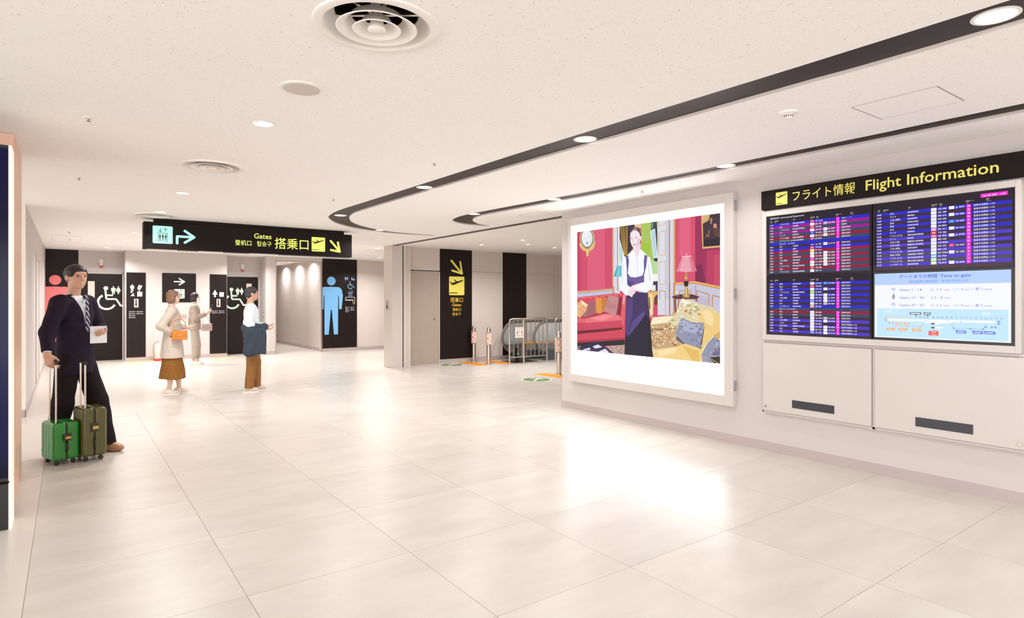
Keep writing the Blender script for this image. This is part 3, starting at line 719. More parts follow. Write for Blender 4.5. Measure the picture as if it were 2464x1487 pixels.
('a89a9c',(1981,238,1975,231,1962,231,1956,237,1962,244,1975,245)),
('7c7c96',(1939,388,1935,380,1927,380,1922,387,1927,395,1935,396)),
('80708a',(1992,289,1986,278,1975,277,1969,288,1975,300,1986,300)),
('7c7c96',(1965,237,1961,227,1953,227,1949,237,1953,247,1961,247)),
('9098b4',(2017,167,2009,158,1994,157,1987,166,1994,175,2009,176)),
('80708a',(1765,378,1760,367,1751,367,1747,378,1751,389,1760,389)),
('6a6480',(1890,415,1887,407,1880,407,1876,414,1880,423,1887,423)),
('7c7c96',(1933,252,1929,241,1919,241,1914,251,1919,262,1929,262)),
('80708a',(1961,384,1957,377,1947,376,1943,383,1947,391,1957,391)),
('7c7c96',(1891,357,1885,348,1874,348,1868,357,1874,366,1885,366)),
('9098b4',(2001,341,1994,331,1979,330,1972,340,1979,351,1994,352)),
('80708a',(1876,365,1872,355,1864,354,1859,364,1864,374,1872,374)),
('c09a90',(2012,385,2007,377,1995,377,1989,385,1995,393,2007,393)),
('6a6480',(1769,382,1762,374,1749,374,1742,381,1749,389,1762,389)),
('edcb84',(1493,0,1344,2,1372,91,1698,151,1800,190,2021,142,2002,0)),
('f3dca8',(1404,82,1698,144,1646,70,1432,20)),
('e0b868',(1766,162,1981,121,1989,0,1987,0,1900,6)),
('f8ecd0',(1397,80,1470,3,1476,7,1403,84)),
('8f93aa',(2029,0,2013,76,2092,211,2173,285,2250,245,2250,0)),
('6f6a84',(2162,139,2250,189,2250,92,2146,79)),
('a09aac',(2029,0,2021,76,2092,68,2100,0)),
('b0b6ca',(2201,189,2194,182,2180,181,2174,187,2180,195,2194,196)),
('8890ac',(2181,120,2175,112,2165,111,2159,118,2165,126,2175,126)),
('a08c94',(2244,241,2237,236,2225,235,2218,239,2225,244,2237,245)),
('c4a8a8',(2126,91,2120,86,2110,86,2104,89,2110,94,2120,95)),
('c4a8a8',(2190,172,2186,165,2177,164,2173,171,2177,178,2186,178)),
('b0b6ca',(2227,221,2222,215,2211,214,2205,220,2211,226,2222,227)),
('b0b6ca',(2198,78,2194,74,2187,73,2183,77,2187,82,2194,82)),
('a08c94',(2193,179,2189,172,2180,171,2176,178,2180,185,2189,185)),
('c4a8a8',(2083,116,2077,109,2066,108,2060,114,2066,121,2077,122)),
('787090',(2159,110,2155,102,2148,101,2144,109,2148,117,2155,117)),
('b0b6ca',(2152,113,2147,105,2136,104,2131,112,2136,121,2147,122)),
('a08c94',(2163,91,2157,85,2145,84,2139,89,2145,94,2157,95)),
('a08c94',(2202,177,2197,167,2186,166,2181,176,2186,186,2197,187)),
('787090',(2237,250,2230,240,2216,239,2209,249,2216,259,2230,260)),
('c4a8a8',(2219,206,2211,197,2197,196,2190,204,2197,214,2211,215)),
('a08c94',(2225,143,2219,133,2208,132,2203,141,2208,151,2219,152)),
('b0b6ca',(2233,178,2226,172,2212,171,2205,176,2212,182,2226,183)),
('787090',(2221,155,2215,150,2204,149,2198,154,2204,159,2215,159)),
('b0b6ca',(2225,206,2218,199,2203,198,2195,204,2203,211,2218,212)),
('8890ac',(2146,138,2139,133,2125,132,2118,136,2125,142,2139,143)),
('a08c94',(2222,164,2215,154,2202,153,2195,162,2202,172,2215,173)),
('8890ac',(2188,147,2182,140,2170,140,2163,145,2170,151,2182,152)),
('c4a8a8',(2180,130,2176,122,2167,122,2163,128,2167,136,2176,136)),
('8890ac',(2209,172,2202,166,2188,165,2181,171,2188,177,2202,178)),
('c4a8a8',(2172,76,2165,70,2151,69,2144,74,2151,80,2165,81)),
('3a3430',(2180,0,2107,56,2250,79,2250,0)),
('c8a860',(2109,52,2229,0,2238,0,2240,4,2114,59)),
('cf4a5c',(1,717,671,762,826,763,897,740,906,636,897,359,881,184,1,97)),
('e0606c',(1,713,826,762,845,741,1,686)),
('8e2838',(81,694,79,686,72,683,64,686,62,694,64,701,72,704,79,701)),
('8e2838',(207,702,204,694,197,691,191,694,188,702,191,709,197,712,204,709)),
('8e2838',(330,709,327,702,320,699,314,702,311,709,314,717,320,720,327,717)),
('8e2838',(449,717,447,710,440,707,434,710,431,717,434,724,440,727,447,724)),
('8e2838',(566,724,564,717,557,714,551,717,548,724,551,731,557,734,564,731)),
('8e2838',(680,731,678,724,671,721,665,724,663,731,665,738,671,741,678,738)),
('8e2838',(792,738,789,731,783,729,777,731,774,738,777,745,783,748,789,745)),
('b03446',(1,534,826,517,826,468,1,428)),
('e4727a',(170,432,532,504,749,495,828,465,837,427,170,368)),
('f08c90',(262,434,532,491,691,479,491,410)),
('c8485e',(170,372,837,428,837,344,170,278)),
('dc6470',(1,439,170,430,165,372,1,375)),
('c4445a',(1,375,165,372,156,278,1,264)),
('6a2834',(1,260,835,339,835,311,1,215)),
('cc4a5c',(1,211,875,295,878,188,1,101)),
('a83448',(1,127,878,211,878,188,1,101)),
('dc6068',(845,734,897,733,901,636,864,358,840,357,816,482)),
('f09a98',(850,741,892,733,869,615,845,636)),
('2c2a30',(1,98,879,186,879,122,1,32)),
('b89a90',(562,87,879,123,879,0,710,0,691,1)),
('c8a898',(805,84,798,78,784,78,776,83,784,88,798,89)),
('8a6a68',(811,17,806,13,796,12,791,16,796,20,806,20)),
('d4bcb0',(733,36,730,30,723,30,720,36,723,42,730,42)),
('8a6a68',(607,62,602,56,592,55,587,61,592,67,602,68)),
('c8a898',(624,43,619,38,610,37,605,42,610,48,619,48)),
('9a7870',(811,98,806,94,795,93,789,97,795,102,806,103)),
('c8a898',(724,40,720,34,712,33,708,39,712,44,720,45)),
('d4bcb0',(696,11,689,5,675,4,668,9,675,16,689,17)),
('d4bcb0',(737,21,730,17,715,16,708,19,715,23,730,24)),
('c8a898',(874,67,871,63,864,63,860,66,864,69,871,70)),
('d4bcb0',(649,41,643,37,631,36,625,40,631,44,643,45)),
('8a6a68',(746,80,740,74,727,73,721,79,727,85,740,86)),
('9a7870',(830,21,825,15,816,14,812,20,816,27,825,27)),
('8a6a68',(653,88,647,84,634,83,627,86,634,90,647,91)),
('8a6a68',(647,90,644,87,637,86,634,89,637,93,644,94)),
('8a6a68',(846,104,842,100,833,100,829,103,833,108,842,108)),
('9a7870',(736,27,730,20,720,20,714,25,720,32,730,33)),
('8a6a68',(765,7,762,3,755,3,752,6,755,9,762,9)),
('9a7870',(880,44,873,40,860,39,853,42,860,47,873,48)),
('9a7870',(802,41,795,35,782,34,776,39,782,45,795,46)),
('9a7870',(827,63,822,59,811,58,806,62,811,67,822,67)),
('c8a898',(734,14,730,11,721,10,716,13,721,17,730,17)),
('d4bcb0',(662,30,657,26,647,25,642,29,647,33,657,34)),
('9a7870',(840,73,836,67,828,66,824,72,828,78,836,79)),
('8a6a68',(660,55,657,51,650,50,646,54,650,58,657,58)),
('c8a898',(717,29,714,23,707,23,703,28,707,34,714,35)),
('9a7870',(792,34,786,27,773,27,767,32,773,38,786,39)),
('d4bcb0',(717,91,711,85,700,84,694,90,700,97,711,97)),
('9a7870',(809,90,805,84,796,84,792,89,796,94,805,95)),
('9a7870',(677,68,672,62,662,61,657,67,662,74,672,74)),
('c8a898',(845,56,837,52,822,51,815,55,822,59,837,60)),
('c8a898',(714,55,707,50,695,50,688,53,695,57,707,58)),
('8a6a68',(808,8,804,3,796,2,793,6,796,11,804,12)),
('c8a898',(805,87,800,84,791,83,787,86,791,90,800,90)),
('8a6a68',(704,78,700,72,692,72,688,77,692,83,700,84)),
('d4bcb0',(610,80,605,74,593,74,588,78,593,83,605,84)),
('c8a898',(777,70,771,66,761,66,755,68,761,72,771,73)),
('d4bcb0',(782,82,774,78,759,77,751,80,759,84,774,85)),
('d4bcb0',(719,85,715,79,708,79,705,84,708,90,715,90)),
('d4bcb0',(690,97,682,91,667,90,659,95,667,101,682,102)),
('c8a898',(660,24,656,18,647,18,643,23,647,29,656,29)),
('c8a898',(694,14,690,9,681,9,677,13,681,17,690,18)),
('9a7870',(867,80,863,76,855,75,851,79,855,83,863,84)),
('d4bcb0',(710,27,706,21,699,21,695,26,699,32,706,32)),
('9a7870',(841,51,834,47,821,46,814,50,821,54,834,55)),
('d4bcb0',(733,50,726,45,714,44,707,48,714,53,726,54)),
('c8a898',(873,82,868,78,858,77,853,80,858,84,868,84)),
('9a7870',(718,41,711,37,698,36,691,39,698,43,711,44)),
('8a6a68',(836,55,830,49,816,48,809,53,816,58,830,59)),
('8a7068',(1,0,1,55,77,60,99,1,73,0)),
('3c3058',(66,0,60,44,409,134,706,2,262,4,113,0)),
('2a2240',(66,29,409,121,440,111,77,14)),
('e8e8f4',(116,15,251,49,270,19,149,2)),
('8a84a8',(126,10,257,39,257,42,125,13)),
('8a84a8',(136,6,263,30,262,33,135,9)),
('e8e8f4',(308,68,409,99,483,70,359,43)),
('8a84a8',(324,59,432,88,431,91,323,61)),
('8a84a8',(339,51,454,80,453,82,338,54)),
('e8e8f4',(469,0,420,9,542,52,614,9,531,0)),
('8a84a8',(442,4,564,37,563,40,441,6)),
('8a84a8',(463,0,464,0,586,25,585,27,462,3)),
('e0a878',(1,625,83,685,224,615,181,537,72,440,1,458)),
('f2dcc0',(83,679,219,615,170,596,88,633)),
('d08848',(92,575,86,570,75,570,69,574,75,579,86,579)),
('d08848',(58,607,53,601,45,601,41,607,45,612,53,612)),
('d08848',(142,604,137,598,125,598,119,604,125,611,137,611)),
('f4e0c4',(49,494,45,488,38,488,34,494,38,499,45,499)),
('e8b890',(170,555,163,551,150,551,144,555,150,559,163,560)),
('f4e0c4',(70,603,65,596,55,596,50,603,55,611,65,611)),
('d08848',(132,534,129,528,122,528,119,534,122,539,129,540)),
('d08848',(67,556,63,548,54,548,50,556,54,564,63,564)),
('d08848',(136,524,130,517,119,517,113,523,119,530,130,530)),
('e8b890',(181,581,174,575,159,575,152,581,159,587,174,587)),
('e8b890',(39,499,34,492,24,492,19,499,24,506,34,506)),
('f4e0c4',(180,539,175,533,164,533,159,539,164,545,175,545)),
('f4e0c4',(110,603,104,596,93,596,88,603,93,610,104,610)),
('f4e0c4',(175,599,171,594,163,594,159,599,163,604,171,604)),
('d08848',(87,505,80,502,67,501,60,505,67,508,80,509)),
('f4e0c4',(91,522,87,517,80,517,76,522,80,527,87,527)),
('e8b890',(103,484,97,480,83,479,76,483,83,487,97,488)),
('d08848',(120,593,112,587,97,586,89,593,97,599,112,599)),
('e8b890',(149,543,144,538,135,538,131,543,135,547,144,548)),
('e8b890',(155,529,150,524,139,524,133,529,139,534,150,534)),
('e8b890',(86,475,81,471,70,470,65,474,70,478,81,479)),
('f4e0c4',(49,587,44,580,34,579,29,587,34,595,44,595)),
('e8b890',(135,564,130,560,119,560,114,563,119,567,130,567)),
('a86a70',(224,656,368,675,373,506,294,479,154,450,110,468,208,559)),
('8a4c58',(243,653,194,477,201,477,249,652)),
('8a4c58',(262,653,221,478,228,477,268,652)),
('8a4c58',(281,653,248,478,254,478,287,652)),
('8a4c58',(300,653,275,479,281,479,307,652)),
('8a4c58',(319,653,301,479,308,479,326,652)),
('8a4c58',(338,653,328,480,334,480,345,653)),
('dc9448',(362,708,572,713,527,541,450,504,378,510)),
('c47c34',(471,707,572,713,527,541,481,533)),
('8a2c44',(730,713,840,720,816,510,749,495)),
('c08884',(604,746,778,717,769,615,740,516,711,476,502,541,552,628)),
('96565c',(697,636,697,632,704,632,704,635)),
('96565c',(697,633,695,629,702,627,703,631)),
('96565c',(696,629,693,626,699,623,702,627)),
('96565c',(693,626,690,623,695,620,699,623)),
('96565c',(690,623,686,621,690,617,695,620)),
('96565c',(686,621,681,618,685,614,690,617)),
('96565c',(681,619,676,617,678,612,684,614)),
('96565c',(676,617,670,616,672,611,678,612)),
('96565c',(670,616,664,615,665,610,671,611)),
('96565c',(664,615,658,615,658,610,664,610)),
('96565c',(658,615,652,616,651,611,657,610)),
('96565c',(652,616,646,617,644,612,650,611)),
('96565c',(647,617,641,619,638,614,644,612)),
('96565c',(641,619,636,621,632,617,638,614)),
('96565c',(637,621,632,623,628,620,632,617)),
('96565c',(633,623,629,626,624,623,627,620)),
('96565c',(630,626,627,630,621,627,623,624)),
('96565c',(627,629,626,633,619,631,621,628)),
('96565c',(626,632,626,636,619,636,619,632)),
('96565c',(626,636,626,639,619,640,619,636)),
('96565c',(626,639,628,642,621,644,620,640)),
('96565c',(628,642,630,645,624,648,622,645)),
('96565c',(630,645,634,648,629,652,625,648)),
('96565c',(633,648,638,651,634,655,629,652)),
('96565c',(638,650,643,653,639,657,634,655)),
('96565c',(731,636,730,629,737,628,738,635)),
('96565c',(731,629,728,623,734,621,737,628)),
('96565c',(728,623,723,616,729,614,734,621)),
('96565c',(723,617,717,611,722,608,729,614)),
('96565c',(717,611,709,606,713,602,721,608)),
('96565c',(709,606,700,602,703,598,713,602)),
('96565c',(700,602,689,599,692,594,703,598)),
('96565c',(690,599,678,596,680,592,691,594)),
('96565c',(678,597,666,595,667,590,679,592)),
('96565c',(667,595,655,595,654,590,667,590)),
('96565c',(655,595,643,597,642,592,654,590)),
('96565c',(643,596,632,599,630,594,641,592)),
('96565c',(632,599,621,602,619,597,629,594)),
('96565c',(622,602,612,606,608,602,618,598)),
('96565c',(613,606,604,611,600,608,608,602)),
('96565c',(605,611,598,617,593,614,599,608)),
('96565c',(599,617,594,623,588,621,592,614)),
('96565c',(594,623,591,630,585,628,587,621)),
('96565c',(591,629,591,636,584,636,585,629)),
('96565c',(591,636,592,643,585,644,584,637)),
('96565c',(592,643,595,649,589,651,585,644)),
('96565c',(595,649,600,655,594,658,589,652)),
('96565c',(600,655,607,661,602,664,595,658)),
('96565c',(607,661,615,666,611,670,602,665)),
('96565c',(615,666,625,670,621,674,611,670)),
('96565c',(765,636,764,626,770,625,772,636)),
('96565c',(764,626,760,616,766,615,770,625)),
('96565c',(760,617,753,607,759,605,766,614)),
('96565c',(753,608,743,599,748,596,758,604)),
('96565c',(744,599,732,592,736,588,748,595)),
('96565c',(732,592,718,585,721,581,736,588)),
('96565c',(718,586,703,581,705,576,721,581)),
('96565c',(703,581,686,577,688,572,705,576)),
('96565c',(687,577,669,576,670,571,687,572)),
('96565c',(669,576,651,575,651,570,669,571)),
('96565c',(652,575,634,577,633,572,651,571)),
('96565c',(634,577,617,580,615,576,632,572)),
('96565c',(618,580,602,585,599,581,615,576)),
('96565c',(602,585,588,592,584,587,599,581)),
('96565c',(589,591,576,599,572,595,584,588)),
('96565c',(577,599,567,608,562,605,571,596)),
('96565c',(568,607,560,617,554,615,561,605)),
('96565c',(561,617,557,627,550,625,554,615)),
('96565c',(557,626,556,637,549,636,550,626)),
('96565c',(556,636,558,647,551,647,549,637)),
('96565c',(557,646,562,656,556,658,551,648)),
('96565c',(562,656,570,665,564,668,556,659)),
('96565c',(570,665,580,674,575,677,564,668)),
('96565c',(580,673,593,681,588,685,575,677)),
('96565c',(592,681,607,687,603,691,589,685)),
('43345e',(906,740,1049,777,1248,768,1289,438,1330,2,1193,0,876,0,892,393)),
('54427a',(920,678,1012,705,1012,500,920,249,897,289)),
('5a4888',(1012,417,1200,557,1209,490,957,250,929,249)),
('2c2838',(876,0,887,219,957,237,1120,400,1226,517,1289,438,1330,2,1193,0)),
('24242c',(1261,411,1289,438,1330,2,1261,4)),
('eef0f6',(906,1227,845,1203,802,869,805,794,948,792,971,838,925,873,929,1129)),
('eef0f6',(911,1227,1003,1290,1152,1287,1244,1214,1200,941,920,943)),
('f2f3f8',(1235,1208,1287,1185,1340,904,1308,812,1244,788,1040,791,994,851,1187,895,1204,1048)),
('d4d6e6',(1252,1113,1265,1113,1304,912,1278,899)),
('d8dae8',(845,1133,859,1133,845,889,828,890)),
('dcdcea',(1076,1190,1089,1189,1094,958,1080,958)),
('eef0f6',(802,846,943,844,943,737,892,737,816,804)),
('f0f1f7',(1049,842,1308,837,1304,804,1226,765,1067,800)),
('c8c6d8',(1058,807,1174,782,1226,766,1120,774)),
('6a5a96',(897,1222,937,1234,954,1156,931,1012,976,963,1067,955,1169,974,1194,1029,1189,1143,1204,1224,1248,1208,1228,1074,1197,988,1197,894,1035,874,971,835,922,877,913,1095)),
('54467e',(922,922,1049,898,994,858,971,835,922,873)),
('e6d6de',(1017,1337,1143,1362,1138,1274,1112,1215,1080,1169,1035,1220)),
('f4f4f8',(1008,1286,1026,1302,1071,1190,1030,1172,966,1231)),
('f4f4f8',(1138,1291,1165,1266,1129,1194,1085,1183)),
('6a4a4c',(971,1485,980,1532,1021,1563,1071,1570,1116,1550,1143,1497,1152,1456,1129,1444,1049,1506)),
('a09098',(1003,1537,1053,1560,1085,1550,1040,1520)),
('efe0e6',(971,1458,976,1505,1012,1529,1076,1527,1120,1492,1137,1437,1129,1376,1107,1331,1058,1310,1026,1319,994,1353,976,1402)),
('e8ccd4',(1160,1425,1160,1417,1158,1409,1156,1404,1153,1399,1149,1397,1145,1398,1142,1400,1138,1405,1136,1411,1134,1419,1134,1427,1134,1435,1136,1442,1138,1448,1142,1452,1145,1454,1149,1454,1153,1451,1156,1446,1158,1440,1160,1433)),
('dcc4d0',(1094,1420,1129,1431,1125,1363,1076,1316,1058,1317)),
('c06a8a',(1013,1433,1012,1431,1011,1430,1007,1429,1004,1428,999,1428,994,1428,990,1429,986,1430,983,1432,981,1434,980,1435,981,1437,983,1439,986,1440,990,1440,994,1440,999,1440,1004,1439,1007,1438,1011,1436,1012,1434)),
('9a88a0',(1088,1436,1087,1435,1085,1433,1081,1432,1077,1432,1071,1432,1066,1432,1060,1433,1055,1435,1052,1436,1049,1438,1049,1439,1049,1441,1052,1442,1055,1443,1060,1443,1066,1443,1071,1443,1077,1442,1081,1441,1085,1439,1087,1438)),
('b06070',(1061,1357,1060,1355,1058,1354,1054,1353,1049,1352,1043,1352,1036,1353,1030,1354,1025,1355,1021,1357,1019,1359,1018,1360,1019,1362,1021,1363,1025,1364,1030,1365,1036,1365,1043,1365,1049,1364,1054,1362,1058,1361,1060,1359)),
('e0c4d0',(1017,1426,1029,1425,1029,1391,1010,1391)),
('9a8088',(980,1455,1012,1449,1013,1452,980,1458)),
('9a8088',(1044,1453,1089,1451,1089,1455,1044,1456)),
('f0dde2',(966,792,976,831,1012,858,1049,843,1062,791)),
('f0dde2',(943,740,948,802,971,843,1056,841,1053,760,1030,753,1001,713)),
('c8a8b4',(968,739,987,801,983,802,965,740)),
('c8a8b4',(991,736,1010,801,1007,802,988,736)),
('c8a8b4',(1014,732,1034,801,1030,801,1010,733)),
('4fa6b4',(749,1113,828,1110,824,974,689,978)),
('74c4cc',(764,1109,812,1107,797,978,730,980)),
('c88a70',(749,975,769,974,769,795,749,795)),
('a8864e',(347,1492,343,1464,334,1437,319,1412,299,1392,274,1377,246,1367,216,1363,185,1365,155,1373,126,1387,101,1407,79,1430,64,1458,54,1487,50,1517,54,1547,64,1574,79,1599,86,1605,294,1605,299,1601,319,1577,334,1550,343,1522)),
('e0c488',(335,1493,332,1466,324,1441,310,1418,291,1399,268,1385,243,1375,215,1372,186,1374,158,1381,132,1394,109,1413,89,1435,75,1460,66,1488,63,1516,66,1544,75,1570,89,1593,102,1605,279,1605,291,1595,310,1573,324,1548,332,1521)),
('6a5438',(320,1492,318,1467,310,1442,298,1420,281,1402,261,1388,238,1379,213,1375,188,1377,163,1384,140,1397,119,1414,102,1435,89,1459,81,1486,78,1512,81,1539,89,1564,102,1586,119,1604,121,1605,263,1605,281,1589,298,1568,310,1544,318,1519)),
('d8dce4',(308,1496,305,1472,298,1450,287,1430,272,1413,254,1400,234,1391,212,1388,189,1390,167,1396,146,1408,128,1424,112,1443,101,1465,94,1489,91,1514,94,1538,101,1561,112,1581,128,1598,139,1605,246,1605,254,1600,272,1584,287,1565,298,1543,305,1520)),
('e6e8ee',(257,1518,254,1497,247,1477,235,1460,219,1447,201,1440,181,1439,162,1443,143,1453,127,1468,115,1487,107,1509,105,1531,107,1554,115,1574,127,1590,143,1603,149,1605,203,1605,219,1596,235,1581,247,1562,254,1541)),
('7a7480',(128,1487,247,1533,245,1535,125,1489)),
('7a7480',(199,1493,199,1449,202,1448,202,1493)),
('4a4456',(211,1442,211,1438,210,1435,208,1432,205,1430,202,1429,199,1429,196,1431,194,1433,192,1436,190,1440,190,1443,190,1447,192,1451,194,1453,196,1455,199,1456,202,1456,205,1454,208,1452,210,1449,211,1446)),
('d8b878',(41,1446,77,1451,127,1394,187,1360,181,1327,116,1350,60,1399)),
('d8b878',(355,1470,326,1424,273,1384,219,1354,235,1323,310,1348,355,1407)),
('c8a460',(178,1364,238,1360,232,1260,184,1263)),
('f0dca8',(195,1356,217,1354,215,1269,197,1270))]
def pin(root):
    """children were modelled in world coordinates: keep them there under a root that stands at its base"""
    inv = (Matrix.Translation(root.location) @ Matrix.Rotation(root.rotation_euler.z, 4, 'Z')).inverted()
    for ch in root.children: ch.matrix_parent_inverse = inv
    return root

# ------------------------------------------------------------------ light box with the poster
lb = empty('light_box', (WX, 5.05, 0.40), 0, 'large backlit advertising light box with a fashion picture on the right wall', 'light box')
y0, y1, z0, z1 = 3.735, 6.32, 0.398, 2.632
iy0, iy1, iz0, iz1 = 3.845, 6.255, 0.502, 2.528
fx = 5.575
MB().box(fx, WX, y0, iy0, z0, z1).box(fx, WX, iy1, y1, z0, z1).box(fx, WX, iy0, iy1, z0, iz0).box(fx, WX, iy0, iy1, iz1, z1).build('frame', M['frame'], lb, bevel=0.002)
MB().box(5.586, 5.60, iy0, iy1, iz0, iz1).build('backlit_panel', mat('backlit_white', 'ffffff', 0.4, emit=(0.94, 0.97, 1.0), estr=6.0), lb)
pp = Print((5.5858, PL, PB), RIGHT_U, RIGHT_V, 0.00008)
for c, p in POSTER: pp.poly(c, [(p[i] / 1000.0, p[i + 1] / 1000.0) for i in range(0, len(p), 2)])
pp.auto().build('poster_picture', M['screen'], lb, 'picture of a woman in white blouse and purple pinafore in a red drawing room')
for zz in (2.44, 1.52, 0.56): MB().box(fx + 0.012, fx + 0.045, y0 - 0.012, y0, zz, zz + 0.11).build('hinge', M['grey'], lb)
pin(lb)

# ------------------------------------------------------------------ flight information cabinet
cab = empty('display_cabinet', (WX, 2.41, 0.39), 0, 'wall cabinet framing the four flight screens with two lower doors', 'cabinet')
cx = 5.60
cy0, cy1 = 1.29, 3.425
MB().box(cx + 0.015, WX, cy0, cy1, 0.392, 0.41).box(cx + 0.015, WX, cy0, cy0 + 0.012, 0.392, 2.40).box(cx + 0.015, WX, cy1 - 0.012, cy1, 0.392, 2.40).box(cx + 0.02, WX, cy0, cy1, 1.088, 1.112).box(cx + 0.015, WX, 2.378, 2.398, 0.392, 1.09).build('carcass', M['frame'], cab)
MB().box(cx - 0.012, WX - 0.002, 1.378, 1.412, 1.115, 2.385).box(cx - 0.012, WX - 0.002, 3.376, 3.415, 1.115, 2.385).box(cx - 0.012, WX - 0.002, 1.412, 3.376, 1.115, 1.168).box(cx - 0.012, WX - 0.002, 1.412, 3.376, 2.335, 2.385).build('screen_frame', M['frame'], cab, bevel=0.002)
for a, b, pl, pr, ky in ((2.402, 3.412, 2.715, 3.112, 3.385), (cy0 + 0.014, 2.374, 1.67, 2.062, 1.385)):
    d = MB().box(cx, cx + 0.02, a, b, 0.414, 1.085).build('door', M['frame'], cab, bevel=0.002)
    MB().box(cx - 0.0025, cx, pl, pr, 0.475, 0.550).build('charcoal_plate', M['vent_dark'], d)
    k = MB().lathe([(0.011, 0), (0.011, 0.008), (0.0, 0.008)], 14).build('door_lock', M['steel'], d)
    k.matrix_local = Matrix.Translation((cx, ky, 0.455)) @ Matrix.Rotation(-PI / 2, 4, 'Y')
MB().box(cx + 0.03, WX - 0.001, 1.40, 3.39, 1.15, 2.35).build('back_plate', M['black'], cab)
MB().box(cx + 0.021, WX - 0.001, cy0 + 0.013, cy1 - 0.013, 0.411, 1.087).build('door_gap', M['grey'], cab)
pin(cab)
# header board with pictogram and lettering
hd = empty('header_sign', (WX, 2.41, 2.40), 0, 'dark brown header sign reading Flight Information in yellow', 'sign')
MB().box(cx - 0.004, WX, 1.29, 3.43, 2.405, 2.592).build('sign_board', M['dark_head'], hd, bevel=0.002)
YEL = 'f4e872'
def plane_icon(p, x0, y0, s, yel, dk, lay=1):
    """yellow square with a departing aeroplane and a runway line"""
    p.rrect(yel, x0, y0, x0 + s, y0 + s * 1.05, s * 0.05, lay)
    q = lambda a, b: (x0 + a * s, y0 + b * s)
    p.poly(dk, [q(.06, .66), q(.10, .645), q(.20, .69), q(.86, .86), q(.92, .86), q(.90, .81), q(.30, .57), q(.20, .57)], lay + 1)     # fuselage
    p.poly(dk, [q(.48, .70), q(.60, .72), q(.36, .88), q(.29, .88)], lay + 1.2)                                                          # far wing
    p.poly(dk, [q(.44, .64), q(.62, .70), q(.40, .46), q(.33, .48)], lay + 1.3) if False else None
    p.poly(dk, [q(.06, .66), q(.16, .68), q(.12, .78), q(.08, .78)], lay + 1.1)                                                          # tail
    p.rect(dk, x0 + .02 * s, y0 + .10 * s, x0 + .56 * s, y0 + .145 * s, lay + 1)
hp = Print((cx - 0.004, 3.43, 2.405), RIGHT_U, RIGHT_V)
plane_icon(hp, 0.155, 0.030, 0.118, YEL, '2c1d18'); hp.build('pictogram', M['sticker'], hd)
ht = Print((cx - 0.004, 3.43, 2.405), RIGHT_U, RIGHT_V)
def two_words(pr, a, b, sep, x, y, h, w, col, bold):
    wd = lambda t: np.ptp(glyphs(t, bold)[0][:, 0])
    k = w / wd(a + sep + b)
    pr.text(a, x, y, h, col, w=wd(a) * k, bold=bold); pr.text(b, x + w, y, h, col, align='R', w=wd(b) * k, bold=bold)
two_words(ht, 'フライト', '情報', '', 0.325, 0.055, 0.108, 0.575, YEL, 0.005); two_words(ht, 'Flight', 'Information', ' ', 0.985, 0.055, 0.125, 0.935, YEL, 0.010)
ht.build_each('lettering', M['sticker'], hd)
pin(hd)

# ------------------------------------------------------------------ the four screens
BLUE, TEAL, MAG, CRI, DRK, VIO = '2222c0', '33445f', '96108a', '8e1238', '3a2438', '4a35c4'
def monitor(name, y_left, zb, label, w=0.974, h=0.578):
    r = empty(name, (cx + 0.012, y_left - w / 2, zb), 0, label, 'screen', 'flight information screens')
    MB().box(cx + 0.002, cx + 0.02, y_left - w, y_left, zb, zb + h).build('bezel', M['black'], r)
    return r, Print((cx + 0.0018, y_left, zb), RIGHT_U, RIGHT_V, 0.00012)
CIT = {'S': ('ソウル (仁川)', 'SEOUL(INCHEON)'), 'T': ('台北', 'TAIPEI'), 'P': ('パリ', 'PARIS'), 'B': ('バンコク', 'BANGKOK'), 'K': ('ソウル (金浦)', 'SEOUL(GIMPO)'), 'L': ('クアラルンプール', 'KUALA LUMPUR'),
       'H': ('香港', 'HONG KONG'), 'J': ('済州', 'JEJU'), 'U': ('釜山', 'BUSAN'), 'G': ('広州', 'GUANGZHOU'), 'A': ('上海 (浦東)', 'SHANGHAI'), 'Q': ('青島', 'QINGDAO'), 'D': ('大連', 'DALIAN'), 'M': ('マニラ', 'MANILA'),
       'N': ('ハノイ', 'HANOI'), 'X': ('北京(大興)', 'BEIJING DAXING'), 'I': ('シンガポール', 'SINGAPORE'), 'C': ('成都 (天府)', 'CHENGDU TIANFU'), 'Y': ('マカオ', 'MACAU'), 'Z': ('杭州', 'HANGZHOU')}
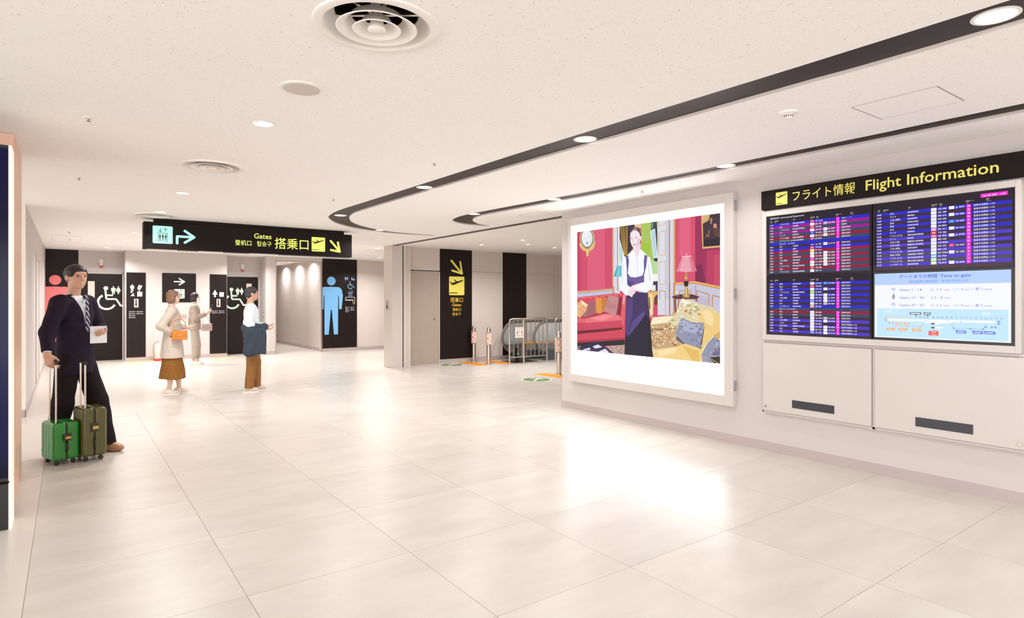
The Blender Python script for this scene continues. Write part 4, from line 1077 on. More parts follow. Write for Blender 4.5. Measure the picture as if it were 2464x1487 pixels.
def board(p, rows, ztop, dz, title=None, date=None, rem='搭乗手続中'):
    p.rect('241a26', 0.004, 0.004, 0.970, 0.574, 1)
    p.rect('3a2c3a', 0.004, 0.004, 0.970, 0.05, 1.3)
    if title: p.text('国際線出発', 0.036, ztop + 0.060, 0.019, 'f4f2ff', 4); p.text('International Departures', 0.142, ztop + 0.060, 0.019, 'f4f2ff', 4, w=0.235, bold=0.01)
    if date: p.rect('ff20c8', 0.765, ztop + 0.052, 0.932, ztop + 0.080, 3); p.text(date, 0.778, ztop + 0.059, 0.017, 'ffe8ff', 4, w=0.14, bold=0.02)
    for x, a, b in ((0.038, '定刻', 'Time'), (0.082, '変更時刻', 'New'), (0.270, '行先', 'To'), (0.44, '航空会社', 'Airline'), (0.495, '便名', 'Flight'), (0.672, '搭乗ゲート', 'Gate'), (0.80, '備考', 'Remarks')):
        p.text(a, x, ztop + 0.033, 0.0105, 'f0eef8', 4); p.text(b, x + 0.002, ztop + 0.021, 0.0085, 'cfc8dc', 4)
    for i, (t, c, dest, al, fl_, al2, fl2, g, rc) in enumerate(rows):
        z = ztop - i * dz; zl, zh = z - dz / 2, z + dz / 2
        p.rect(c, 0.030, zl, 0.956, zh, 2)
        if dest is None: continue
        b = z - 0.006; W_ = 'f6f4ff'
        p.text(t, 0.034, b, 0.0165, W_, 5, w=0.034, bold=0.018)
        if isinstance(dest, tuple): p.text('経由 ' + dest[0], 0.134, b, 0.016, 'd8d6f8', 5); p.text('Via ' + dest[1], 0.22, b, 0.016, 'e4e2fa', 5); continue
        jp, en = CIT[dest]; p.text(jp, 0.134, b, 0.0165, W_, 5); p.text(en, 0.268, b, 0.0165, W_, 5, w=min(0.115, 0.0088 * len(en)), bold=0.018)
        p.rect(al, 0.437, zl + 0.002, 0.475, zh - 0.002, 3); p.rect('d8d4e0' if al == 'ffffff' else 'ffffff', 0.445, z - 0.0025, 0.467, z + 0.0025, 4)
        p.text(fl_, 0.486, b, 0.0165, W_, 5, w=0.0095 * len(fl_), bold=0.018)
        if al2: p.rect(al2, 0.560, zl + 0.002, 0.596, zh - 0.002, 3); p.rect('d0ccdc', 0.570, z - 0.002, 0.586, z + 0.002, 4); p.text(fl2, 0.604, b, 0.0165, W_, 5, w=0.0085 * len(fl2), bold=0.018)
        p.rect('ff2ed8', 0.676, zl + 0.001, 0.704, zh - 0.001, 3); p.text(g, 0.690, b, 0.0165, 'fff0ff', 5, 'C', bold=0.018)
        p.text(rc, 0.722, b, 0.0165, 'f2c020' if 'ゲート' in rc else W_, 5, w=0.0155 * len(rc) if len(rc) < 8 else 0.132)
W9, RD, BL_, GN, GY9 = 'ffffff', 'e83a50', '2a20e0', 'a8e060', 'b8b4c8'
K_ = '搭乗手続中'; E_ = '搭乗手続開始 11:50'
R1 = [('11:10', BLUE, 'S', RD, '7C 1613', None, '', '3', '搭乗ゲートへ'), ('11:10', MAG, 'T', W9, 'BR 177', GY9, 'NH 4933', '11', '搭乗中'), ('11:20', TEAL, 'S', RD, 'TW 282', None, '', '4', '搭乗中'), ('11:30', MAG, 'P', W9, 'AF 291', W9, 'KL 2337', '10', '搭乗手続中'), ('11:40', TEAL, 'B', BL_, 'TG 623', GY9, 'NH 5954', '12', K_), ('11:55', CRI, 'K', W9, 'KE 2118', W9, 'JL 5247', '9', K_), ('11:55', TEAL, 'L', 'a83a90', 'D7 533', None, '', '6', K_), ('', BLUE, ('台北', 'TAIPEI'), W9, '', None, '', '', ''), ('12:00', DRK, 'T', BL_, 'CI 157', W9, 'JL 5115', '13', K_), ('12:05', BLUE, 'J', RD, 'TW 258', None, '', '5', K_), ('12:10', CRI, 'T', 'f0e070', 'IT 711', None, '', '14', K_), ('12:15', TEAL, 'U', W9, 'BX 125', W9, 'NH 3520', '32', K_), ('12:15', CRI, 'G', W9, 'CA 736', W9, 'SC 1201', '31', K_), ('12:20', TEAL, 'A', 'ff20c8', 'HO 1334', W9, 'MU 8550', '30', K_), ('12:30', CRI, 'Q', W9, 'SC 4096', W9, 'CA 3036', '1', K_), ('12:35', TEAL, 'S', W9, 'KE 724', W9, 'DL 7888', '29', K_), ('12:50', CRI, 'D', 'c04040', 'TW 288', None, '', '4', K_), ('12:50', TEAL, 'S', W9, 'OZ 111', None, '', '3', K_)]
R3 = [('12:55', BLUE, 'H', W9, 'UO 851', '3a8ad8', 'CX 5631', '14', K_), ('13:00', DRK, 'U', RD, 'TW 296', None, '', '2', K_), ('13:00', BLUE, 'D', W9, 'CZ 612', W9, 'JL 5823', '10', K_), ('13:10', DRK, 'S', GN, 'LJ 234', None, '', '16', K_), ('13:10', BLUE, 'Q', W9, 'ZH 8096', W9, 'CA 3802', '32', K_), ('13:20', DRK, 'A', W9, 'MU 226', W9, 'JL 5661', '30', K_), ('13:20', BLUE, 'T', '7a8af0', 'CI 157', W9, 'JL 5115', '13', K_), ('13:20', DRK, 'T', W9, 'BR 131', GY9, 'NH 5827', '12', K_), ('13:25', BLUE, 'I', 'f0a060', '3K 764', None, '', '11', K_), ('', TEAL, ('マニラ', 'MANILA'), W9, '', None, '', '', ''), ('13:35', CRI, 'T', W9, 'JX 821', None, '', '33', K_), ('13:30', TEAL, 'U', W9, 'MF 836', None, '', '31', K_), ('13:30', DRK, 'D', W9, 'CA 7934', GY9, 'HO 5376', '36', K_), ('13:35', VIO, 'A', W9, 'CA 922', W9, 'NH 5727', '34', K_), ('13:45', DRK, 'Y', W9, 'NX 855', None, '', '35', E_), ('14:00', VIO, 'X', W9, 'CA 928', W9, 'NH 5723', '32', E_), ('14:00', DRK, 'U', W9, 'BX 124', W9, 'OZ 9725', '1', E_), ('14:05', VIO, 'T', '6a80e0', 'CI 153', W9, 'JL 5113', '33', E_)]
R2 = [('14:05', BLUE, 'G', W9, 'CZ 390', W9, 'JL 5071', '26', E_), ('14:15', DRK, 'M', W9, 'Z2 189', None, '', '13', E_), ('14:20', BLUE, 'A', W9, 'MU 516', W9, 'ZH 2846', '28', E_), ('14:25', DRK, 'H', W9, 'HX 345', None, '', '10', E_), ('14:30', BLUE, 'H', W9, 'UO 687', '3a8ad8', 'CX 5627', '7', E_), ('15:05', DRK, 'T', W9, 'JX 823', None, '', '30', E_), ('15:15', BLUE, 'M', 'e8a0b0', 'PR 411', W9, 'NH 5313', '33', E_), ('15:20', DRK, 'S', RD, 'TW 284', None, '', '32', E_), ('15:30', VIO, 'N', 'e07080', 'VJ 921', W9, 'JL 5775', '31', E_), ('15:35', DRK, 'X', W9, 'MU 525', None, '', '33', E_), ('15:35', VIO, 'X', W9, 'CZ 8320', None, '', '10', E_), ('15:55', DRK, 'A', W9, 'NH 975', 'd84a90', 'NQ 5253', '5', E_), ('16:00', VIO, 'S', W9, 'BX 172', None, '', '3', E_), ('16:10', '4a4450', 'C', W9, '3U 3964', W9, 'CZ 1520', '4', E_), ('16:15', VIO, 'S', '8ad0f0', 'RS 724', None, '', '7', E_), ('16:15', '4a4450', 'S', 'd8f0b0', 'LJ 236', None, '', '11', E_), ('16:15', VIO, 'I', 'f0f0b8', 'TR 819', W9, 'SQ 8645', '12', E_), ('', '4a3440', None, W9, '', None, '', '', '')]
YL, YR = 3.374, 2.389; ZB_, ZT_ = 1.171, 1.755
m1, p1_ = monitor('flight_screen', YL, ZT_, 'upper left flight screen listing International Departures in white on blue and red rows'); board(p1_, R1, 2.243 - ZT_, 0.0271, title=True); p1_.build('screen_image', M['screen'], m1); pin(m1)
m2, p2_ = monitor('flight_screen', YR, ZT_, 'upper right flight screen with pink date box above blue and grey rows'); board(p2_, R2, 2.233 - ZT_, 0.0268, date='Apr 05, 2024   11:10'); p2_.build('screen_image', M['screen'], m2); pin(m2)
m3, p3_ = monitor('flight_screen', YL, ZB_, 'lower left flight screen listing later departures below the title screen'); board(p3_, R3, 1.664 - ZB_, 0.0269); p3_.build('screen_image', M['screen'], m3); pin(m3)
m4, p = monitor('gate_time_screen', YR, ZB_, 'pale lower right screen titled Time to gate with a blue concourse map')
o = ZB_
p.rect('eef0fc', 0.014, 1.190 - o, 0.951, 1.732 - o, 1); p.rect('b4ccfa', 0.014, 1.634 - o, 0.951, 1.732 - o, 2)
IN = '2c5cc8'; LV = '7a84c8'
p.text('ゲートまでの時間', 0.206, 1.688 - o, 0.034, IN, 4, w=0.273, bold=0.008); p.text('Time to gate', 0.501, 1.688 - o, 0.034, IN, 4, w=0.204, bold=0.008)
p.text('到达登机口的时间', 0.279, 1.650 - o, 0.023, '3c6ad0', 4, w=0.20); p.text('게이트까지의 시간', 0.507, 1.650 - o, 0.023, '3c6ad0', 4, w=0.182)
for zz, g, far in ((1.582, 'Gates 1 - 14', True), (1.518, 'Gates 15 - 26', False), (1.456, 'Gates 27 - 37', True)):
    z = zz - o
    p.text(g, 0.208, z, 0.027, LV, 4, w=0.163 if '1 -' in g else 0.18, bold=0.008); p.text('約', 0.438, z, 0.02, LV, 4)
    if far:
        p.text('11', 0.479, z, 0.027, LV, 4, w=0.028); p.text('min', 0.525, z, 0.021, LV, 4, w=0.04); p.text('(', 0.590, z, 0.024, LV, 4); p.rrect('d4e4f4', 0.603, z, 0.628, z + 0.02, 0.003, 3)
        p.text('4', 0.638, z, 0.027, LV, 4); p.text('min', 0.657, z, 0.02, LV, 4, w=0.04); p.text('+', 0.71, z, 0.024, LV, 4); p.rrect('c8cce8', 0.732, z - 0.002, 0.756, z + 0.022, 0.003, 3); p.disc(LV, 0.744, z + 0.015, 0.003, 4); p.rect(LV, 0.7415, z + 0.002, 0.7465, z + 0.012, 4)
        p.text('7', 0.764, z, 0.027, LV, 4); p.text('min)', 0.783, z, 0.021, LV, 4, w=0.053)
        p.rect('a8b8e8', 0.142, z + 0.012, 0.182, z + 0.018, 3); p.rect('b8c4ec', 0.155, z + 0.002, 0.17, z + 0.009, 3); p.poly('a8b8e8', [(0.146, z + 0.021), (0.176, z + 0.021), (0.170, z + 0.028), (0.152, z + 0.028)], 3)
    else:
        p.text('3 - 8', 0.462, z, 0.027, LV, 4, w=0.055); p.text('min', 0.528, z, 0.02, LV, 4, w=0.04)
        c = '262c44'; X_, Y_ = 0.162, z - 0.004
        p.disc(c, X_ + 0.003, Y_ + 0.041, 0.0042, 4)
        for q in (((0.0, 0.034), (0.001, 0.019)), ((0.001, 0.019), (0.006, 0.010), (0.005, 0.0)), ((0.0, 0.019), (-0.005, 0.009), (-0.011, 0.001)), ((0.0, 0.033), (0.008, 0.026), (0.011, 0.021)), ((0.0, 0.033), (-0.007, 0.027), (-0.008, 0.020))): p.stroke(c, [(X_ + a, Y_ + b) for a, b in q], 0.0045, 4)
# concourse map
p.rect('bfe2f6', 0.033, 1.200 - o, 0.935, 1.435 - o, 2)
p.rect('fafcff', 0.124, 1.333 - o, 0.856, 1.349 - o, 3); p.rect('fafcff', 0.398, 1.322 - o, 0.573, 1.349 - o, 3)
for k in range(26):
    x = 0.10 + k * 0.0315; c = 'e8a888' if k < 7 else ('6a7cb4' if k < 16 else '8a9ae0')
    if not 0.30 < x < 0.34 and not 0.40 < x < 0.43:
        p.rect(c, x, 1.362 - o, x + 0.013, 1.375 - o, 3); p.rect('eef4fc', x + 0.003, 1.365 - o, x + 0.010, 1.372 - o, 4)
for x in (0.122, 0.15): p.rect('e8a888', x, 1.308 - o, x + 0.012, 1.320 - o, 3)
for x in (0.18, 0.24): p.rect('f0a878', x, 1.304 - o, x + 0.046, 1.317 - o, 3); p.rect('fbe0cc', x + 0.012, 1.308 - o, x + 0.036, 1.313 - o, 4)
for x in (0.79, 0.828, 0.85): p.rect('8a9ae0', x, 1.295 - o, x + 0.014, 1.308 - o, 3)
for zz in (1.345, 1.328): p.rect('e8a080', 0.094, zz - o, 0.106, zz + 0.012 - o, 3); p.rect('8a9ae0', 0.868, zz - 0.006 - o, 0.886, zz + 0.006 - o, 3)
for x, w_ in ((0.285, 0.082), (0.386, 0.05)):
    p.rect('2c3464', x, 1.388 - o, x + w_, 1.406 - o, 4); p.rect('f0f2fa', x + 0.006, 1.393 - o, x + w_ - 0.006, 1.401 - o, 5); p.poly('2c3464', [(x + w_ * 0.5, 1.388 - o), (x + w_ * 0.5 + 0.008, 1.388 - o), (x + w_ * 0.5 + 0.004, 1.353 - o)], 4)
for x in (0.14, 0.233, 0.333): p.poly('f0a868', [(x - 0.033, 1.252 - o), (x + 0.03, 1.252 - o), (x + 0.034, 1.272 - o), (x - 0.033, 1.272 - o)], 4); p.rect('fde6cc', x - 0.024, 1.259 - o, x + 0.02, 1.265 - o, 5)
for x in (0.64, 0.748, 0.823): p.poly('7080dc', [(x - 0.038, 1.272 - o), (x - 0.03, 1.247 - o), (x + 0.034, 1.247 - o), (x + 0.034, 1.269 - o)], 4); p.rect('d4dcfa', x - 0.024, 1.254 - o, x + 0.02, 1.262 - o, 5)
p.stroke('e8a070', [(0.172, 1.33 - o), (0.176, 1.292 - o), (0.37, 1.288 - o), (0.385, 1.32 - o)], 0.0022, 3, cap=False); p.stroke('8090e0', [(0.575, 1.322 - o), (0.592, 1.286 - o), (0.785, 1.284 - o), (0.80, 1.32 - o)], 0.0022, 3, cap=False)
for x in (0.18, 0.263, 0.36): p.rect('f0b088', x - 0.006, 1.284 - o, x + 0.006, 1.296 - o, 4)
for x in (0.592, 0.70, 0.78): p.rect('8a9ae8', x - 0.006, 1.279 - o, x + 0.006, 1.291 - o, 4)
for zz in (1.311, 1.279): p.rect('4a5270', 0.438, zz - o, 0.462, zz + 0.012 - o, 4); p.rect('f4f8fc', 0.463, zz - o, 0.463 + (0.03 if zz > 1.3 else 0.055), zz + 0.013 - o, 4)
p.rect('f05a54', 0.420, 1.222 - o, 0.489, 1.259 - o, 4); p.poly('f05a54', [(0.45, 1.259 - o), (0.464, 1.259 - o), (0.462, 1.270 - o)], 4)
p.text('現在地', 0.455, 1.246 - o, 0.010, 'ffffff', 5, 'C', bold=0.02); p.text('You are here', 0.455, 1.234 - o, 0.009, 'ffe8e8', 5, 'C'); p.text('当前位置', 0.455, 1.225 - o, 0.007, 'ffe8e8', 5, 'C')
for x, zz in ((0.098, 1.412), (0.775, 1.402)): p.rect('e6f4fc', x, zz - o, x + 0.052, zz + 0.008 - o, 3); p.rect('dceefa', x, zz - 0.011 - o, x + 0.04, zz - 0.005 - o, 3)
for x in (0.405, 0.558, 0.64): p.disc('8a90c8', x, 1.338 - o, 0.004, 5)
p.build('screen_image', M['screen'], m4); pin(m4)

# ------------------------------------------------------------------ hanging sign
hs = empty('hanging_sign', (2.53, 10.55, 2.27), 0, 'long dark illuminated sign hanging from the ceiling with lift symbol and Gates arrow', 'sign')
SX0, SX1, SY, SZ0, SZ1 = 0.905, 4.13, 10.55, 2.285, 2.69
MB().box(SX0, SX1, SY, SY + 0.22, SZ0, SZ1).build('housing', M['dark_head'], hs, bevel=0.004)
MB().box(SX0 + 0.14, SX1 - 0.14, SY + 0.02, SY + 0.2, SZ1, CZ).build('mounting_rail', M['dark_head'], hs)
for a, b in ((0.05, 0.45), (0.75, 1.1), (1.5, 1.95)): MB().box(SX0 + a, SX0 + b, SY + 0.06, SY + 0.16, SZ0 - 0.008, SZ0).build('bottom_cover', M['white'], hs)
GRN, YGR = 'a9f4dc', 'e9f06a'
def lift_icon(p, x0, y0, s, bg, dk, lay=1):
    p.rrect(bg, x0, y0, x0 + s, y0 + s, s * 0.06, lay)
    q = lambda a, b: (x0 + a * s, y0 + b * s)
    for a, up in ((.38, -1), (.64, 1)):
        t = .66 if up < 0 else .88
        p.stroke(dk, [q(a, .66), q(a, .88)], s * .03, lay + 1); p.stroke(dk, [q(a - .10, t + (.09 if up < 0 else -.09)), q(a, t), q(a + .10, t + (.09 if up < 0 else -.09))], s * .03, lay + 1)
    for r in ((.26, .13, .75, .155), (.26, .585, .75, .61), (.26, .13, .285, .61), (.725, .13, .75, .61)): p.rect(dk, x0 + r[0] * s, y0 + r[1] * s, x0 + r[2] * s, y0 + r[3] * s, lay + 1)
    for a in (.36, .505, .65):
        p.disc(dk, x0 + a * s, y0 + .51 * s, s * .03, lay + 1, n=10); p.rect(dk, x0 + (a - .05) * s, y0 + .34 * s, x0 + (a + .05) * s, y0 + .47 * s, lay + 1); p.rect(dk, x0 + (a - .025) * s, y0 + .19 * s, x0 + (a + .025) * s, y0 + .36 * s, lay + 1)
sp = Print((SX0, SY, SZ0), BACK_U, BACK_V, 0.001)
lift_icon(sp, 0.115, 0.085, 0.265, GRN, '1c3230'); sp.build('lift_pictogram', M['glow_sign'], hs, 'glowing mint lift symbol'); sp.it = []
sp.stroke(GRN, [(0.44, 0.10), (0.44, 0.205), (0.66, 0.205)], 0.036, 1); sp.stroke(GRN, [(0.545, 0.295), (0.675, 0.205), (0.545, 0.115)], 0.036, 1); sp.build('turn_arrow', M['glow_sign'], hs, 'glowing mint arrow turning right'); sp.it = []
plane_icon(sp, 2.50, 0.078, 0.235, YGR, '2c2414'); sp.build('departure_pictogram', M['glow_sign'], hs, 'glowing yellow departing aeroplane square'); sp.it = []
sp.stroke(YGR, [(2.835, 0.275), (2.995, 0.10)], 0.036, 1); sp.stroke(YGR, [(2.965, 0.255), (3.0, 0.092), (2.84, 0.115)], 0.036, 1)
sp.build('down_arrow', M['glow_sign'], hs, 'glowing yellow arrow pointing down right')
st = Print((SX0, SY, SZ0), BACK_U, BACK_V, 0.001)
st.text('Gates', 1.83, 0.245, 0.118, YGR, align='R', w=0.275, bold=0.008); st.text('登机口', 1.515, 0.125, 0.094, YGR, align='R', w=0.25, bold=0.004); st.text('탑승구', 1.83, 0.125, 0.094, YGR, align='R', w=0.225, bold=0.004)
st.text('搭乗口', 1.885, 0.108, 0.20, YGR, w=0.56, bold=0.006)
st.build_each('lettering', M['glow_sign'], hs); pin(hs)

# ------------------------------------------------------------------ wall signs at the gates lobby and rest rooms
def panel(name, x0, x1, z0, z1, y, label, cat='sign', t=0.012, m='dark'):
    r = empty(name, ((x0 + x1) / 2, y, z0), 0, label, cat)
    MB().box(x0, x1, y - t, y, z0, z1).build('sign_panel', M[m], r)
    return r, Print((x0, y - t, z0), BACK_U, BACK_V, 0.001)
gs, p = panel('gates_sign', 7.185, 8.078, 0.10, CZ - 0.002, GY, 'tall black wall panel with yellow arrow and Gates lettering beside the service door')
Y2 = 'f2e468'; zo = 0.10; xo = 7.185
p.stroke(Y2, [(7.49 - xo, 2.475 - zo), (7.77 - xo, 2.185 - zo)], 0.05, 1); p.stroke(Y2, [(7.74 - xo, 2.45 - zo), (7.79 - xo, 2.17 - zo), (7.515 - xo, 2.235 - zo)], 0.05, 1)
p.build('arrow', M['sticker'], gs); p.it = []; plane_icon(p, 7.425 - xo, 1.64 - zo, 0.432, Y2, '1c120c'); p.build('pictogram', M['sticker'], gs)
t = Print((xo, GY - 0.012, zo), BACK_U, BACK_V, 0.001); OR = 'f0c43c'
t.text('搭乗口', 7.64 - xo, 1.478 - zo, 0.125, OR, align='C', w=0.35, bold=0.004); t.text('Gates', 7.64 - xo, 1.372 - zo, 0.10, OR, align='C', w=0.255, bold=0.012); t.text('登机口', 7.64 - xo, 1.26 - zo, 0.082, OR, align='C', w=0.235, bold=0.004); t.text('탑승구', 7.64 - xo, 1.15 - zo, 0.082, OR, align='C', w=0.235, bold=0.004)
t.build_each('lettering', M['sticker'], gs); pin(gs)

def wheelchair(p, x, y, s, c, lay=1):
    """accessibility symbol; s is its height, x,y its lower left corner"""
    q = lambda a, b: (x + a * s, y + b * s)
    p.disc(c, *q(.335, .915), .085 * s, lay); p.stroke(c, [q(.315, .86), q(.355, .46), q(.70, .46), q(.865, .165), q(.985, .215)], .072 * s, lay + 1, cap=False)
    p.rect(c, x + .36 * s, y + .585 * s, x + .59 * s, y + .655 * s, lay + .5)
    p.arc(c, x + .365 * s, y + .34 * s, .30 * s, .085 * s, 118, 337, lay + .3)
def man(p, x, y, s, c, lay=1):
    q = lambda a, b: (x + a * s, y + b * s)
    p.disc(c, x, y + .92 * s, .085 * s, lay, n=14); p.poly(c, [q(-.2, .80), q(.2, .80), q(.25, .74), q(.25, .42), q(.16, .42), q(.14, .0), q(.03, .0), q(0, .4), q(-.03, .0), q(-.14, .0), q(-.16, .42), q(-.25, .42), q(-.25, .74)], lay)
def woman(p, x, y, s, c, lay=1):
    q = lambda a, b: (x + a * s, y + b * s)
    p.disc(c, x, y + .92 * s, .085 * s, lay, n=14); p.poly(c, [q(-.13, .80), q(.13, .80), q(.25, .45), q(.18, .42), q(.12, .62), q(.22, .28), q(.08, .28), q(.06, .0), q(-.06, .0), q(-.08, .28), q(-.22, .28), q(-.12, .62), q(-.18, .42), q(-.25, .45)], lay)
MINT = 'cde2d0'
def acc_door(name, x0, x1, label, wx, wcx, icx):
    r = empty(name, ((x0 + x1) / 2, RY, 0)); tag(r, label, 'door', kind='structure')
    MB().box(x0, x1, RY - 0.02, RY - 0.004, 0.012, 2.18).build('door_leaf', M['dark'], r)
    MB().box(x0 - 0.02, x0, RY - 0.035, RY - 0.001, 0, 2.205).box(x1, x1 + 0.02, RY - 0.035, RY - 0.001, 0, 2.205).box(x0 - 0.02, x1 + 0.02, RY - 0.035, RY - 0.001, 2.18, 2.205).build('door_frame', M['frame'], r)
    MB().box(wx, wx + 0.14, RY - 0.024, RY - 0.02, 1.56, 1.99).build('door_window', mat('frosted_pane', 'd8c8c0', 0.4), r)
    p = Print((x0, RY - 0.02, 0), BACK_U, BACK_V, 0.001)
    wheelchair(p, wcx - x0, 1.27, 0.60, MINT); man(p, icx - x0, 1.67, 0.20, MINT); woman(p, icx - x0 + 0.105, 1.67, 0.20, MINT)
    p.build('pictogram', M['sticker'], r, 'pale green wheelchair, man and woman symbols'); return pin(r)
acc_door('door_1', 0.225, 1.105, 'dark accessible rest room door left of the projecting wall', 0.385, 0.555, 0.915)
acc_door('door_2', 3.47, 4.385, 'dark accessible rest room door right of the projecting wall', 4.07, 3.478, 3.84)

# giant rest-room figures
def figure(p, cx_, zt, s, c, skirt, lay=1):
    """broad-shouldered figure; zt head centre height, s head radius"""
    q = lambda a, b: (cx_ + a * s, zt + b * s)
    p.disc(c, cx_, zt, s, lay)
    sh = [q(1.5 * math.cos(t), -2.35 + 1.05 * math.sin(t)) for t in [PI / 2 * (1 - k / 8) for k in range(9)]]
    pr = [(2.6, -3.2), (2.3, -6.4), (1.65, -6.4), (1.65, -3.3)]
    body = [(1.65, -3.3), (1.65, -12.2), (0.55, -12.2), (0.0, -6.6)] if not skirt else [(1.3, -4.4), (2.3, -8.0), (1.35, -8.0), (0.55, -8.0), (0.55, -12.3), (0.0, -12.3)]
    arc_ = [(2.55 - 1.1 * (1 - math.sin(t)), -2.5 + 1.15 * math.cos(t)) for t in [PI / 2 * k / 8 for k in range(9)]]
    if not skirt:
        R = [(0, -1.32)] + [(1.3, -1.38)] + arc_ + [(2.72, -3.3), (2.4, -6.45), (1.82, -6.45), (1.74, -3.3), (1.58, -3.3), (1.56, -12.2), (0.6, -12.2), (0.12, -6.6)]
    else:
        R = [(0, -1.32), (1.2, -1.4)] + arc_ + [(2.9, -3.4), (3.1, -6.3), (2.5, -6.45), (2.2, -3.4), (1.75, -3.4), (2.15, -8.3), (0.95, -8.3), (0.7, -12.6), (0.0, -12.6)]
    pts = [q(a, b) for a, b in R] + [q(-a, b) for a, b in R[::-1][(1 if R[-1][0] == 0 else 0):-1]]
    p.poly(c, pts, lay)
ms, p = panel('men_sign', 6.025, 7.085, 0.10, CZ - 0.002, BY, 'tall dark wall panel with a giant light blue man figure')
figure(p, 6.29 - 6.025, 2.09 - 0.10, 0.130, '79b8ec', False)
p.it = [(c, [(max(0.0, a), b) for a, b in v], f, l) for c, v, f, l in p.it]
p.build('man_figure', M['sticker'], ms, 'giant light blue man figure')
p = Print((6.025, BY - 0.012, 0.10), BACK_U, BACK_V, 0.001); LB = '86b4dc'
woman(p, 0.76, 2.02, 0.11, LB); man(p, 0.70, 2.02, 0.11, LB); man(p, 0.90, 2.02, 0.10, LB); p.rect(LB, 0.93, 2.02, 0.99, 2.07, 1)
wheelchair(p, 0.76, 1.76, 0.23, LB); p.build('facility_symbols', M['sticker'], ms); p.it = []; p.disc(LB, 0.82, 1.695, 0.014, 1); p.disc(LB, 0.90, 1.695, 0.018, 1)
for k, (w_, c) in enumerate(((0.16, '9cb0d8'), (0.10, '8890c8'), (0.15, '8890c8'), (0.15, '8890c8'))): p.rect(c, 0.85 - w_ / 2, 1.63 - k * 0.045, 0.85 + w_ / 2, 1.65 - k * 0.045, 1)
p.build('caption', M['sticker'], ms); p.it = []
for a in (((0.70, 1.51), (0.985, 1.51), (0.985, 1.30)), ((0.70, 1.51), (0.70, 1.42), (0.93, 1.42), (0.945, 1.30))): p.stroke('e0cfc4', a, 0.012, 1, cap=False)
p.rect('f0e8e0', 0.70, 1.415, 0.94, 1.435, 2); p.build('floor_plan', M['sticker'], ms); p.it = []
for a, n in ((0.70, 4), (0.86, 3)):
    p.it = []
    for k in range(n): p.rect('d8dce4', a, 1.20 - k * 0.045, a + 0.03, 1.22 - k * 0.045, 1); p.rect('d0d4dc', a + 0.04, 1.205 - k * 0.045, a + 0.115, 1.215 - k * 0.045, 1)
    p.build('plan_legend', M['sticker'], ms)
pin(ms)
ws, p = panel('women_sign', -0.448, 0.195, 0.10, CZ - 0.002, RY, 'tall dark wall panel with a giant salmon red woman figure behind the traveller')
figure(p, -0.261 + 0.448, 2.006 - 0.10, 0.118, 'f07c7c', True)
p.it = [(c, [(max(0.0, a), b) for a, b in v], f, l) for c, v, f, l in p.it]
p.build('woman_figure', M['sticker'], ws, 'giant salmon red woman figure'); pin(ws)

def icon_panel(name, x0, x1, label, sparse):
    r, p = panel(name, x0, x1, 0.10, 2.205, BY, label); w_ = x1 - x0
    if not sparse:
        man(p, w_ * .30, 1.64, .17, MINT); woman(p, w_ * .66, 1.64, .16, MINT); p.disc(MINT, w_ * .74, 1.76, .03, 1); p.poly(MINT, [(w_ * .20, 1.52), (w_ * .42, 1.52), (w_ * .36, 1.60), (w_ * .30, 1.56)], 1); p.disc(MINT, w_ * .26, 1.62, .022, 1)
    else:
        p.poly(MINT, [(w_ * .14, 1.57), (w_ * .46, 1.57), (w_ * .30, 1.70)], 1); p.rect(MINT, w_ * .25, 1.50, w_ * .35, 1.57, 1)
    p.rect('f2ece8', w_ * .56, 1.52, w_ * .82, 1.63, 1); p.rect('c8d4e0', w_ * .56, 1.51, w_ * .82, 1.525, 2)
    p.rect('ead9cc', w_ * .40, 1.24, w_ * .62, 1.45, 1); p.poly('3c3434', [(w_ * .44, 1.28), (w_ * .56, 1.28), (w_ * .53, 1.40), (w_ * .47, 1.40)], 2); p.disc('3c3434', w_ * .5, 1.415, .02, 2); p.disc('c05a4a', w_ * .5, 1.262, .014, 2)
    for a, n in ((.14, 2 if sparse else 4), (.54, 2)):
        for k in range(n): p.rect('f0d8cc', w_ * a, 1.12 - k * .048, w_ * a + .025, 1.14 - k * .048, 1); p.rect('c8c4cc', w_ * a + .035, 1.125 - k * .048, w_ * a + .035 + w_ * .24, 1.136 - k * .048, 1)
    p.build('pictogram', M['sticker'], r); return pin(r)
icon_panel('facility_sign', 1.15, 1.56, 'narrow dark facility panel with six small symbols beside the left rest room door', False)
icon_panel('facility_sign', 3.02, 3.432, 'narrow dark facility panel with few small symbols beside the right rest room door', True)
ls, p = panel('lift_sign', 1.92, 2.69, 1.465, 2.212, BY, 'square dark wall sign with pale green arrow over a lift symbol')
p.stroke(MINT, [(0.275, 0.53), (0.495, 0.53)], 0.035, 1); p.stroke(MINT, [(0.385, 0.61), (0.50, 0.53), (0.385, 0.45)], 0.035, 1); lift_icon(p, 0.268, 0.10, 0.238, MINT, '203028'); p.build('pictogram', M['sticker'], ls); pin(ls)
